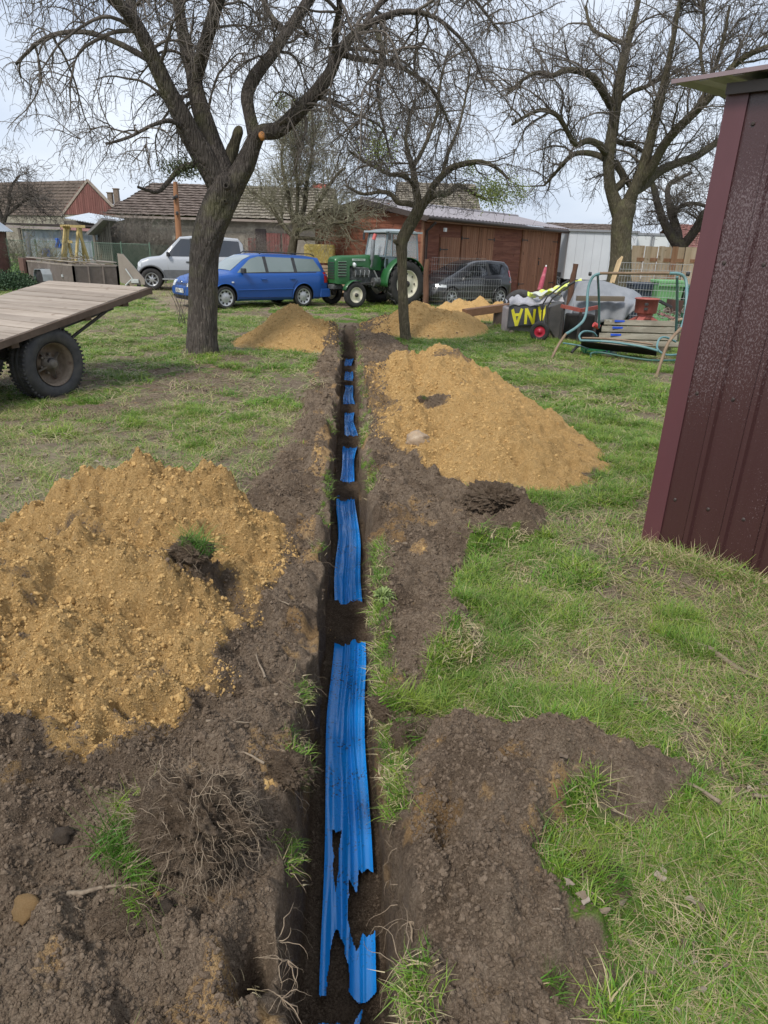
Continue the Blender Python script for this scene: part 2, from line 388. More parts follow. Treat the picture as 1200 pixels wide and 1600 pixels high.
WHEELSOIL = PX([(0,590),(140,560),(300,540),(440,560),(430,600),(200,660),(0,680)])
def near_m(x, y): return (np.abs(x) < 7) & (y < 12)
def field_z(x, y):
    """height of the open ground (no trench)"""
    s = x-tx(y); z = .05*fbm(x, y, .45, 3, .5, 2)+.02*fbm(x, y, 2.2, 3, .5, 3)
    z = z*sstep(0, 2, np.abs(s))
    near = sstep(20, 10, y)
    sl = poly_sd(x, y, SOIL_L); sr = poly_sd(x, y, SOIL_R)
    soil = np.maximum(sstep(.06, -.10, sl+.10*fbm(x, y, 5, 3)), sstep(.05, -.07, sr+.10*fbm(x, y, 6, 3)))
    z = z+soil*near*(.035+.16*np.clip(fbm(x, y, 2.4, 4, .55, 5)+.12, 0, 1)+.085*lumps(x, y, .19, 1)*sstep(-.1, .25, fbm(x, y, 2, 2, .5, 14))+.085*lumps(x+.03*fbm(x, y, 12, 3), y+.03*fbm(y, x, 12, 3), .36, 8)*sstep(.0, .2, fbm(x, y, 1.7, 2, .5, 16))+.022*lumps(x, y, .055, 2)*sstep(-.1, .3, fbm(x, y, 4, 2, .5, 15))+.012*lumps(x, y, .026, 3)+.045*fbm(x, y, 9, 6, .68, 7))
    z = z+.085*sstep(.02, -.16, poly_sd(x, y, BUMP_R1)+.07*fbm(x, y, 7, 3, .5, 9))+.07*sstep(.02, -.12, poly_sd(x, y, BUMP_R2)+.05*fbm(x, y, 8, 3, .5, 11))
    z = z+.10*sstep(.05, -.30, poly_sd(x, y, MOUND_L)+.08*fbm(x, y, 5, 3, .5, 19))
    z = z - .05*soil*near*sstep(.20, .14, np.abs(s))*(.6+.8*fbm(x, y, 9, 2, .5, 4))
    z = z + .012*(1-soil)*fbm(x, y, 11, 3, .6, 8)*near
    # a collapsed hole in the left bank and a caved notch on the right bank
    hx, hy = G(395, 1530)[:2]; z = z-.30*np.exp(-(((x-hx)/.045)**2+((y-hy)/.085)**2)**1.5)
    hx, hy = G(700, 1330)[:2]; z = z-.14*np.exp(-(((x-hx)/.05)**2+((y-hy)/.11)**2)**1.5)
    return z
BR = [(0.2, 1.30), (3.41, 3.93), (5.82, 6.32), (7.6, 8.03), (9.27, 9.8), (11.36, 11.66), (12.66, 13.16), (14.15, 30)]
def floor_z(x, y):
    z = -.485+.018*fbm(x, y, 5, 4, .6, 12)+.012*lumps(x, y, .05, 4)
    for a, b in BR:
        j = .09*fbm(x, y, 11, 4, .65, int(a*3))
        z = np.maximum(z, -.50+.10*np.minimum(sstep(a-.04, a+.10, y+j), sstep(b+.04, b-.10, y+j))+.012*fbm(x, y, 12, 4, .6, 5)+.012*lumps(x, y, .07, 6))
    s = x-tx(y)
    z = z+.05*sstep(.10, .15, np.abs(s))*(.6+fbm(x, y, 7, 3))
    z = z+.45*sstep(TR_END-1.0, TR_END, y)
    return np.minimum(z, -.02)

M_ground = mat_ground()
def rows():
    r = list(np.arange(.35, 3.0, .0125))+list(np.arange(3.0, 6.0, .02))+list(np.arange(6, 10, .032))+list(np.arange(10, 17.5, .06))+list(np.arange(17.5, 30, .28))
    y = 30.0
    while y < 900: r.append(y); y *= 1.06
    r = [-30, -12, -6, -3, -1.5, -.8, -.4, -.1, .1, .22, .3]+r
    return np.array(r)
Ys = rows()
sR = [0.0]; 
for a, b, st in ((0, .45, .012), (.45, 1.6, .018), (1.6, 3.0, .03), (3, 6, .07), (6, 14, .25)):
    sR += list(np.arange(sR[-1]+st, b, st))
q = 14.0
while q < 900: sR.append(q); q *= 1.12
sR = np.array(sR); NWALL, NFL = 14, 18
right_cols = [('f', v) for v in sR]; wall = [('w', k/(NWALL+1)) for k in range(1, NWALL+1)]
cols = [('f', -1, v) for v in sR[::-1]]+[('w', -1, k) for _, k in wall]+[('b', 0, v) for v in np.linspace(-1, 1, NFL)]+[('w', 1, 1-k) for _, k in wall]+[('f', 1, v) for v in sR]
X = np.zeros((len(Ys), len(cols))); Z = np.zeros_like(X); Yg = np.repeat(Ys[:, None], len(cols), 1)
wl = {-1: tw(Ys, -1), 1: tw(Ys, 1)}; inend = (Ys < TR_END)
for sd_ in (-1, 1): wl[sd_] = np.where(Ys > TR_END-.5, wl[sd_]*np.clip((TR_END+.35-Ys)/.85, .15, 1), wl[sd_])
cx = tx(np.minimum(Ys, 40.))
rim = {}; foot = {}
for sd_ in (-1, 1):
    xr = cx+sd_*wl[sd_]; rim[sd_] = field_z(xr, Ys)
    xb = cx+sd_*np.minimum(wl[sd_]-.004, .138); foot[sd_] = np.where(inend, np.minimum(floor_z(xb, Ys), rim[sd_]), rim[sd_]-.001*0)
for j, (k, sd_, v) in enumerate(cols):
    if k == 'f':
        X[:, j] = cx+sd_*(wl[sd_]+v)
        # beyond a few metres straighten the columns
        Z[:, j] = field_z(X[:, j], Ys)
    elif k == 'w':
        t = v; xr = cx+sd_*wl[sd_]; xb = cx+sd_*np.minimum(wl[sd_]-.004, .138)
        nz_ = (.016*fbm(Ys, t*0.5+0*Ys+sd_*5, 7, 4, .65, 3)+.010*fbm(Ys*1.0, t*.3+0*Ys, 26, 3, .6, 6))*math.sin(math.pi*min(1, t*1.15)) * inend
        X[:, j] = xr+(xb-xr)*t**.8+sd_*nz_+sd_*.018*np.clip(fbm(Ys, t+0*Ys, 3, 2, .5, sd_+4), 0, 1)*math.sin(math.pi*t)*inend
        Z[:, j] = rim[sd_]+(foot[sd_]-rim[sd_])*t
    else:
        xa = cx-np.minimum(wl[-1]-.004, .138); xb = cx+np.minimum(wl[1]-.004, .138); X[:, j] = xa+(xb-xa)*(v+1)/2
        Z[:, j] = np.where(inend, floor_z(X[:, j], Ys), field_z(X[:, j], Ys))
        if v == -1: Z[:, j] = foot[-1]
        if v == 1: Z[:, j] = foot[1]
nr, nc = X.shape
V = np.stack([X.ravel(), Yg.ravel(), Z.ravel()], 1)
idx = np.arange(nr*nc).reshape(nr, nc)
Fq = np.stack([idx[:-1, :-1].ravel(), idx[:-1, 1:].ravel(), idx[1:, 1:].ravel(), idx[1:, :-1].ravel()], 1)
def masks(x, y):
    s = x-tx(y); sl = poly_sd(x, y, SOIL_L); sr = poly_sd(x, y, SOIL_R)
    n = fbm(x, y, 3.0, 4, .6, 21); nf = fbm(x, y, 12, 3, .6, 22)
    soil = np.maximum(sstep(.12, -.10, sl+.16*n+.06*nf), sstep(.06, -.06, sr+.10*n+.05*nf))*sstep(18.5, 16.5, y)
    ws = sstep(.3, -.6, poly_sd(x, y, WHEELSOIL)+.5*n)*.85
    spots = sstep(.33, .48, fbm(x, y, 1.3, 4, .6, 30))*np.where(x > 0, .6, .8)*sstep(30, 8, y)
    soil = np.maximum(soil, np.maximum(ws*sstep(-.1, .3, n), spots*.6))
    bare = sstep(.12, -.10, poly_sd(x, y, BARE_L)+.7*n+.25*nf)
    chips = sstep(.3, -.5, poly_sd(x, y, CHIPS)+.6*n)
    left = sstep(.2, -.6, s)*sstep(14, 9, y)
    patch = sstep(-.02, .24, fbm(x, y, 1.1, 5, .65, 33)-.07+.27*left*sstep(2.5, 4, y))
    # strawy turf in the right foreground
    straw = sstep(2.8, 1.2, y)*sstep(.2, .7, x)*.42 + sstep(.5, .1, np.hypot(x-1.95, (y-3.8)))*.5
    dry = np.clip(np.maximum(bare, chips), 0, 1)
    green = np.clip(1-.85*patch-dry, 0, 1)*(1-soil)*(1-.5*straw)
    yard = sstep(18.0, 19.5, y)*sstep(-8.3, -7.6, x)*sstep(22.5, 21, y)*0
    green = green*(1-.8*sstep(23, 26, y)*sstep(14, 10, np.abs(x-2)))       # trampled yard by the garage
    sand = .62*sstep(.36, .75, fbm(x, y, 4.0, 5, .7, 41)+.22*sstep(.9, .3, np.abs(s)))*sstep(.3, .6, soil)*sstep(17, 14, y)
    return soil, dry, green, sand, straw
soil, dry, green, sand, straw = masks(V[:, 0], V[:, 1])
jw = np.array([1.0 if k[0] in 'wb' else 0.0 for k in cols])[None, :]*np.ones((nr, 1))*inend[:, None]; jw = jw.ravel()
soil = np.maximum(soil, jw); fl_ = (np.array([1.0 if k[0] == 'b' else 0.0 for k in cols])[None, :]*np.ones((nr, 1))).ravel(); sand = np.where(jw > 0, (1-fl_)*.55*sstep(.0, .4, fbm(V[:, 1], V[:, 2], 2.0, 3, .6, 9))*sstep(-.12, -.3, V[:, 2])*sstep(-.44, -.40, V[:, 2]), sand); green = green*(1-jw)
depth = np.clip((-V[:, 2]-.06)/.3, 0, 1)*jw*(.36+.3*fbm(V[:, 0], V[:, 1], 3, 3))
darkm = np.clip(depth+.35*fl_*jw+.55*sstep(.1, .4, fbm(V[:, 0], V[:, 1], 2.4, 3, .6, 51))*soil*(1-jw), 0, 1)  # darker with depth and on the trench floor, plus random damp patches outside
me = rawmesh('ground', V, Fq); 
for n_, a_ in (('soil', soil), ('sand', sand), ('green', green), ('dry', dry), ('darkened', darkm)): attr(me, n_, a_)
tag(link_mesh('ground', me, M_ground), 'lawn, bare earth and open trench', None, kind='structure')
del V, Fq, me

# ------------------------------------------------------------------ heaps of dug-out sand
def heap_h(x, y, cones, seed, rough=1.0):
    x = x + .06*fbm(x, y, 2.5, 3, .5, seed+1); y2 = y + .06*fbm(x, y, 2.5, 3, .5, seed+2)
    hs = np.full(x.shape, -1.0); k = .035
    acc = np.zeros(x.shape)
    for cx_, cy_, h, sl in cones:
        r = np.hypot(x-cx_, y2-cy_); c = h-sl*(np.sqrt(r*r+.004)-.06)
        acc = acc+np.exp(np.clip(c, -1, 2)/k)
    hs = k*np.log(acc+1e-9)
    body = sstep(-.05, .12, hs)
    hs = hs+rough*body*(.15*fbm(x, y, 1.9, 5, .58, seed)+.055*lumps(x, y, .17, seed)*sstep(0, .3, fbm(x, y, 2, 2, .5, seed+4)+.15)+.030*lumps(x, y, .07, seed+3)*sstep(-.1, .2, fbm(x, y, 3.3, 2, .5, seed+8))+.018*lumps(x, y, .034, seed+5)+.040*fbm(x, y, 9, 6, .7, seed+6))
    return hs-.015
HEAPS = {}
def heap(name, label, cones, bx, step, seed, mixf, M, rough=1.0):
    xs = np.arange(bx[0], bx[1], step); ys = np.arange(bx[2], bx[3], step); Xh, Yh = np.meshgrid(xs, ys)
    h = heap_h(Xh, Yh, cones, seed, rough); s = Xh-tx(Yh)
    h = h-.8*sstep(.24, .12, np.abs(s))
    base = field_z(Xh, Yh); Zh = base+h
    Vh = np.stack([Xh.ravel(), Yh.ravel(), Zh.ravel()], 1); ii = np.arange(Xh.size).reshape(Xh.shape)
    Fh = np.stack([ii[:-1, :-1].ravel(), ii[:-1, 1:].ravel(), ii[1:, 1:].ravel(), ii[1:, :-1].ravel()], 1)
    hv = h.ravel(); keep = (hv[Fh] > -.035).any(1); Fh = Fh[keep]
    used_ = np.zeros(len(Vh), bool); used_[Fh.ravel()] = True; mp_ = np.cumsum(used_)-1; Vh = Vh[used_]; Fh = mp_[Fh]
    o0 = np.array([cones[0][0], cones[0][1], 0.0]); me = rawmesh(name, Vh-o0, Fh)
    attr(me, 'mixs', mixf(Vh[:, 0], Vh[:, 1], hv[used_]))
    o = link_mesh(name, me, M); o.location = o0; tag(o, label, 'sand pile', 'heaps of sand dug from the trench')
    HEAPS[label] = (cones, seed, rough, bx)
    return o
M_sand = mat_sand('dug_sand')
C_L = [(-1.58, 3.72, .42, .56), (-1.20, 3.50, .36, .52), (-1.98, 2.95, .31, .40), (-1.5, 2.75, .38, .42), (-1.55, 2.3, .33, .38), (-2.5, 2.2, .40, .45), (-1.15, 1.95, .16, .30)]
def mixL(x, y, h):
    n = fbm(x, y, 2.2, 4, .6, 61)
    m = .12+.55*sstep(-.85, -.62, x+.25*n)*sstep(3.2, 2.9, y)+.75*sstep(2.0, 1.65, y+.5*n)+.50*sstep(.28, .42, n)
    m = m+.6*np.exp(-(((x+1.72)/.22)**2+((y-3.25)/.22)**2))+.75*np.exp(-(((x+.85)/.17)**2+((y-2.95)/.13)**2))+.5*sstep(.05, -.02, h)+.45*sstep(-.62, -.48, x)+.45*fbm(x, y, 9, 3, .6, 63)
    return m*.9
heap('sand_pile', 'big yellow sand pile filling the left foreground, mixed with dark soil', C_L, (-3.2, -.3, 1.2, 4.8), .0115, 3, mixL, M_sand)
C_R = [(.66, 8.8, .62, .60), (.62, 8.1, .50, .55), (.90, 7.35, .42, .46), (1.05, 6.5, .36, .40), (1.08, 5.8, .34, .40), (.75, 6.9, .36, .42), (.28, 8.3, .40, .5), (.30, 7.5, .30, .42), (.45, 6.5, .24, .36)]
def mixR(x, y, h):
    n = fbm(x, y, 1.8, 4, .6, 71); s = x-tx(y)
    m = .10+.45*sstep(.50, .30, s+.3*n)+.45*sstep(.32, .45, n)+.6*sstep(.04, -.02, h)+.8*np.exp(-(((x-.50)/.16)**2+((y-7.0)/.35)**2))
    return m
heap('sand_pile', 'long yellow sand pile with two humps on the right bank of the trench', C_R, (-.45, 2.8, 3.9, 10.6), .018, 13, mixR, M_sand, .9)
C_FL = [(-1.80, 13.1, .66, .62), (-1.45, 13.5, .45, .5), (-2.1, 12.8, .35, .5), (-1.35, 12.5, .25, .4)]
heap('sand_pile', 'pointed sand pile in front of the blue estate car', C_FL, (-3.6, -.6, 11.3, 15.2), .035, 23, lambda x, y, h: .1+.9*sstep(-1.25, -1.05, x+.2*fbm(x, y, 3, 3))+.4*sstep(.04, -.02, h), M_sand, .8)
C_FR = [(.62, 15.7, .60, .46), (1.0, 15.9, .52, .42), (.1, 15.6, .30, .36), (1.4, 16.3, .42, .45), (.75, 16.8, .50, .5)]
heap('sand_pile', 'broad sand pile behind the slim tree trunk', C_FR, (-1.1, 2.9, 14.2, 18.3), .04, 33, lambda x, y, h: .08+.4*sstep(.03, -.02, h)+.8*sstep(-.2, -.5, x), M_sand, .8)
C_FB = [(1.9, 19.2, .50, .8), (2.45, 19.3, .56, .8), (2.95, 19.5, .46, .8), (3.45, 19.6, .60, .8), (3.95, 19.7, .42, .8), (2.2, 18.9, .40, .7), (3.2, 19.2, .4, .7), (1.5, 19.0, .35, .7)]
heap('sand_pile', 'row of small jagged sand heaps in front of the black car', C_FB, (.7, 5.0, 17.8, 20.8), .04, 43, lambda x, y, h: .1+.4*sstep(.03, -.02, h), M_sand, .9)

def surf_z(x, y):
    """top of ground or heap at points"""
    x = np.asarray(x, float); y = np.asarray(y, float); z = field_z(x, y); inn = np.abs(x-tx(y)) < tw(y, 1)
    z = np.where(inn & (y < TR_END), floor_z(x, y), z); on = np.zeros(x.shape, bool)
    for cones, seed, rough, bx in HEAPS.values():
        m = (x > bx[0]) & (x < bx[1]) & (y > bx[2]) & (y < bx[3])
        if m.any():
            h = heap_h(x[m], y[m], cones, seed, rough)-.8*sstep(.24, .12, np.abs(x[m]-tx(y[m])))
            zz = z[m]; zz2 = np.where(h > 0, field_z(x[m], y[m])+h, zz); on[m] |= h > 0; z[m] = np.maximum(zz, zz2)
    return z, on
def sz(x, y): return float(surf_z(np.array([x]), np.array([y]))[0][0])

# ------------------------------------------------------------------ blue warning foil in the trench
def foil():
    ys = np.concatenate([np.arange(1.28, 2.1, .0038), np.arange(2.1, 14.7, .013)]); u = np.linspace(-1, 1, 65)
    Yt, U = np.meshgrid(ys, u, indexing='ij'); hw = .094+.012*fbm(Yt, 0*Yt, .8, 3, .5, 3)
    hw = hw*(1-.22*sstep(4.1, 6.0, Yt)*(1+.5*np.sin(Yt*3)))
    Xt = tx(Yt)+.008+.012*fbm(Yt, 0*Yt+4, .9, 2)+U*hw+.012*np.sin(Yt*.9)
    folds = .004*np.sin(U*5+2.6*fbm(Yt, 0*Yt, .5, 2, .5, 1)+1.0)+.022*fbm(U*.8+3, Yt*.45, 2.2, 2, .5, 5)+.013*np.abs(fbm(U+1.2*fbm(Yt, U*.3, 1.6, 3), Yt*.7, 2.2, 3, .6, 15))
    folds = 0*Yt
    for u0, wd_, hh, fq, ph in ((-.72, .16, .012, .9, 0), (-.30, .10, .016, 1.3, 2), (.12, .13, .013, .7, 4), (.48, .08, .015, 1.1, 1), (.80, .14, .010, .8, 3), (-.05, .05, .007, 1.9, 5)):
        uc = u0+.13*np.sin(Yt*fq+ph)+.05*np.sin(Yt*fq*2.7+ph*2); folds = folds+hh*(.55+.45*np.sin(Yt*fq*1.6+ph*3))*np.exp(-((U-uc)/wd_)**2)
    folds = folds+.006*np.exp(-((U-.6*np.sin(Yt*2.3))/.3)**2)*np.sin(Yt*9)
    Zt = -.448+folds+.025*fbm(Yt, 0*Yt+7, .8, 3)*1.0+.003*fbm(Xt, Yt, 7, 2, .5, 2)
    Zt = Zt+.012*np.abs(U)**3
    P = np.stack([Xt.ravel(), Yt.ravel(), Zt.ravel()], 1); ii = np.arange(Xt.size).reshape(Xt.shape)
    Fh = np.stack([ii[:-1, :-1].ravel(), ii[:-1, 1:].ravel(), ii[1:, 1:].ravel(), ii[1:, :-1].ravel()], 1)
    c = P[Fh].mean(1); jag = .007*fbm(c[:, 0]*3, c[:, 1]*.6, 22, 3, .7, 2)
    def tp(l): return PX([(450+a/3.557, 1150+b/3.557) for a, b in l], -.445)
    holes = [tp([(242,505),(262,540),(300,520),(285,600),(276,760),(266,860),(250,700)]),
             tp([(285,1080),(330,1230),(338,1420),(360,1440),(425,1490),(360,1600),(150,1600),(170,1440),(208,1440),(245,1150),(268,1075)]),
             tp([(335,790),(378,850),(392,735),(410,760),(440,735),(470,755),(500,800),(530,810),(500,1000),(480,1080),(440,1110),(415,1090),(400,1130),(380,1180),(345,1085),(335,1000)]),
             tp([(425,1485),(520,1395),(600,1390),(600,1700),(350,1700)])]
    kill = np.zeros(len(c), bool)
    for h in holes: kill |= poly_sd(c[:, 0], c[:, 1], h)+jag < 0
    Fh = Fh[~kill]; used_ = np.zeros(len(P), bool); used_[Fh.ravel()] = True; mp_ = np.cumsum(used_)-1; P = P[used_]; Fh = mp_[Fh]
    o0 = np.array([tx(1.4), 1.4, -.45]); me = rawmesh('warning_foil', P-o0, Fh)
    m, t, b = newmat('blue_foil'); co = t.coord(); n = t.noise(co, 9, 5, .7); sp = t.noise(co, 75, 3, .6)
    dirt = t.math('MULTIPLY', t.ramp(sp, [(.55, (0, 0, 0)), (.62, (1, 1, 1))]), t.ramp(t.noise(co, 4, 4, .6), [(.46, (0, 0, 0)), (.60, (1, 1, 1))]))
    col = t.mix(t.math('MULTIPLY', n, .5), (.006, .29, .92), (.02, .37, .95))
    setp(t, b, col=t.mix(dirt, col, (.05, .035, .025)), rough=t.math('ADD', t.math('MULTIPLY', n, .25), .12), spec=.75, nrm=t.bump(t.noise(t.mapping(co, (3, .35, 3)), 3, 1, .5, .8), .008, .3))
    o = link_mesh('warning_foil', me, m); o.location = o0
    tag(o, 'bright blue plastic warning foil lying along the bottom of the trench, partly buried', 'warning foil')
foil()

# ------------------------------------------------------------------ crumbs, clods
def lump_obj(name, mat_, seed, sub=1):
    import bmesh
    me = bpy.data.meshes.new(name); bm = bmesh.new(); bmesh.ops.create_icosphere(bm, subdivisions=sub, radius=1.0)
    r = random.Random(seed); ax = [Vector((r.gauss(0, 1), r.gauss(0, 1), r.gauss(0, 1))).normalized() for _ in range(7)]
    am = [r.uniform(-.28, .28) for _ in ax]
    for v in bm.verts:
        d = v.co.normalized(); k = 1+sum(a*max(0, d.dot(x))**3 for a, x in zip(am, ax))+r.uniform(-.13, .13)
        v.co = d*k; v.co.z *= .8
    bm.to_mesh(me); bm.free(); me.materials.append(mat_); return bpy.data.objects.new(name, me)
M_cr_soil = mat_crumb('soil_crumb', (.085, .060, .041), (.15, .109, .076), (.23, .174, .125))
M_cr_sand = mat_crumb('sand_crumb', (.42, .25, .09), (.52, .33, .13), (.60, .41, .185))
def crumbs():
    S = [lump_obj('soil_lump', M_cr_soil, i) for i in range(5)]; A = [lump_obj('sand_lump', M_cr_sand, 20+i) for i in range(5)]
    n = 330000; u = rng.random(n); y = .95*(17.0/.95)**(u**1.15)          # more of them close by
    s = rng.normal(0, 1, n)*(.55+.06*y); 
    big = rng.random(n) < .45; s = np.where(big, rng.uniform(-2.4, 1.3, n)*(.6+.08*y), s); x = tx(y)+s
    soil_, dry_, gr_, sa_, st_ = masks(x, y); z, on = surf_z(x, y)
    r = .0019*(1+rng.pareto(2.2, n)); r = np.minimum(r, np.where(rng.random(n) < .03, .022, .010))*(.75+.15*y)
    trench = (np.abs(s) < .16)
    p = np.where(on, 1.0, np.clip(soil_*1.2, .02, 1)); ok = (rng.random(n) < p) & ~(trench & (rng.random(n) < .35)) & (np.abs(x) < 6)
    # keep big lumps off the foil
    ok &= ~((np.abs(s) < .12) & (r > .006)); wallz = (np.abs(s) > .125) & (np.abs(s) < .20); ok &= ~wallz
    x, y, z, r, on, soil_, sa_ = [q_[ok] for q_ in (x, y, z, r, on, soil_, sa_)]
    mixv = np.zeros(len(x)); 
    mixv = np.where(on, np.where(x < 0, mixL(x, y, .2), mixR(x, y, .2)), 1.1-sa_*.75)+.35*fbm(x, y, 8, 3)
    isand = mixv < .5+.1*(rng.random(len(x))-.5)
    rot = rng.uniform(0, 6.28, (len(x), 3)); sc = r[:, None]*rng.uniform(.7, 1.25, (len(x), 3))
    P = np.stack([x, y, z-.25*r], 1)
    for nm, mk, src, lb in (('soil_crumbs', ~isand, S, 'crumbs and clods of dark soil strewn over the spoil'), ('sand_crumbs', isand, A, 'loose crumbs of yellow sand on the heaps')):
        k = mk.sum(); scatter(nm, P[mk], sc[mk], rot[mk], rng.integers(0, 5, k), src, lb)
crumbs()

# ------------------------------------------------------------------ grass
def blade_clump(name, mat_, n, seed, hmin, hmax, w, spread, lean, pstraw, flat=0.0):
    r = np.random.default_rng(seed); K = 4
    a = r.uniform(0, 6.283, n); rad = spread*np.sqrt(r.random(n)); bx, by = rad*np.cos(r.uniform(0, 6.28, n)), rad*np.sin(r.uniform(0, 6.28, n))
    h = r.uniform(hmin, hmax, n); ln = lean*r.uniform(.3, 1.4, n); kind = (r.random(n) < pstraw).astype(float)
    ln = np.where(kind > 0, ln*1.5+flat, ln); h = np.where(kind > 0, h*.9, h)
    V = []; F = []; kc = []; tp = []
    for i in range(n):
        dx, dy = math.cos(a[i]), math.sin(a[i]); b = len(V); tw_ = r.uniform(-.6, .6); ww = w*r.uniform(.6, 1.3)
        for k in range(K):
            t = k/(K-1); bend = min(ln[i], 1.7)*t*t; zz = h[i]*(t-.45*bend*t/(1+bend))*max(.15, 1/(1+.35*ln[i])); ox = h[i]*bend*.8
            if kind[i] > 0: zz = min(zz, h[i]*.5)
            px, py = bx[i]+dx*ox, by[i]+dy*ox; wd = ww*(1-.9*t**1.6); sx, sy = -dy*math.cos(tw_*t)-dx*math.sin(tw_*t), dx*math.cos(tw_*t)-dy*math.sin(tw_*t)
            V += [(px-sx*wd/2, py-sy*wd/2, zz), (px+sx*wd/2, py+sy*wd/2, zz)]; kc += [kind[i]]*2; tp += [t]*2
        for k in range(K-1): F.append((b+2*k, b+2*k+1, b+2*k+3, b+2*k+2))
    me = rawmesh(name, V, F, True); attr(me, 'kindc', kc); attr(me, 'tip', tp); me.materials.append(mat_)
    return bpy.data.objects.new(name, me)
M_bl = mat_blade('grass_blade', [(.060, .18, .014), (.13, .29, .023), (.27, .37, .042)], [(.44, .35, .19), (.60, .50, .31)])
GC_short = [blade_clump('short_clump', M_bl, 26, 100+i, .018, .042, .0038, .045, .9, .08) for i in range(4)]
GC_mid = [blade_clump('mid_clump', M_bl, 24, 110+i, .035, .085, .0038, .05, 1.0, .12) for i in range(4)]
GC_straw = [blade_clump('straw_clump', M_bl, 22, 120+i, .05, .12, .0034, .06, 1.6, .55, .8) for i in range(4)]
GC_litter = [blade_clump('litter_clump', M_bl, 12, 130+i, .02, .07, .0045, .07, 2.5, 1.0, 2.0) for i in range(3)]
GC_tuft = [blade_clump('tuft', M_bl, 90, 140+i, .06, .15, .0042, .055, 1.2, .16) for i in range(3)]
def grass():
    P, SC, RT, IX = [], [], [], []
    def put(n, ymin, ymax, xr, wid, far):
        nonlocal P
        u = rng.random(n); y = np.sqrt(ymin**2+(ymax**2-ymin**2)*u); x = (rng.random(n)*2-1)*(xr*y+.4)
        so_, dr_, gr_, sa_, st_ = masks(x, y); s = x-tx(y); z, on = surf_z(x, y)
        nn = fbm(x, y, 3.5, 4, .6, 77); n2 = fbm(x, y, .8, 3, .6, 78)
        dens = sstep(.48, .80, gr_+.40*nn+.30*fbm(x, y, 9, 3, .6, 79))**1.5*np.where(x < tx(y), .7, 1); dens = np.where(on, 0, dens)*np.where(gr_ < .12, .25, 1)*np.where(so_ > .6, .05, 1)
        lit = (rng.random(n) < (.03+.09*sstep(.5, .2, gr_))*np.clip(1-so_*1.3, 0, 1)*(~on)) & (np.abs(s) > .3)
        ok = ((rng.random(n) < dens) | lit) & (np.abs(s) > .19)
        right = s > 0
        kind = np.where(rng.random(n) < st_*1.6+.14, 2, np.where(nn+.5*n2+np.where(right, .20, -.18)+.4*sstep(2.2, 1.2, y) > .05, 1, 0))
        ix = kind*4+rng.integers(0, 4, n); ix = np.where(lit & ~(rng.random(n) < dens), 12+rng.integers(0, 3, n), ix)
        sc = wid*(.75+.55*rng.random(n))*(1+.35*nn); hz = far*(.7+.5*rng.random(n))*(1+.5*nn)
        P.append(np.stack([x, y, z-.004], 1)[ok]); SC.append(np.stack([sc, sc, hz], 1)[ok]); IX.append(ix[ok])
        RT.append(np.stack([rng.normal(0, .12, n), rng.normal(0, .12, n), rng.uniform(0, 6.28, n)], 1)[ok])
    put(52000, .3, 3.2, 1.05, 1.0, 1.0); put(52000, 3.2, 7.5, .85, 1.30, 1.0); put(46000, 7.5, 18, .60, 2.1, 1.0); put(26000, 18, 34, .62, 3.6, 1.1)
    scatter('grass', np.concatenate(P), np.concatenate(SC), np.concatenate(RT), np.concatenate(IX), GC_short+GC_mid+GC_straw+GC_litter, 'short lawn grass, green with dry straw between')
    # the fringe that hangs over the trench edges
    n = 1500; y = 1.0*(15.5)**rng.random(n); side = np.where(rng.random(n) < .66, 1, -1); x = tx(y)+side*(.155+np.abs(rng.normal(0, .03, n)))
    keep = fbm(x, y, 1.6, 3, .6, 91) > np.where(side > 0, -.02, .22); x, y, side = x[keep], y[keep], side[keep]; z = field_z(x, y); n = len(x)
    rt = np.stack([rng.normal(0, .3, n), -side*rng.uniform(.2, 1.1, n), rng.uniform(-.5, .5, n)], 1)
    scatter('trench_edge_grass', np.stack([x, y, z-.01], 1), np.repeat(rng.uniform(.5, 1.1, n)[:, None], 3, 1), rt, rng.integers(0, 7, n), [c.copy() for c in GC_mid+GC_litter], 'grass and dry roots hanging over the trench edges')
grass()
M_root = mat('pale_root', (.36, .28, .19), (.20, .145, .10), 30, .8)
def wig(p, d, L, r, n=6, drop=.3, wob=.35):
    pts = [Vector(p)]; d = Vector(d).normalized()
    for i in range(n):
        d = (d+Vector((random.gauss(0, wob), random.gauss(0, wob), random.gauss(0, wob)-drop*.3))).normalized(); pts.append(pts[-1]+d*L/n)
    return pts, [r*(1-.8*i/n) for i in range(n+1)]
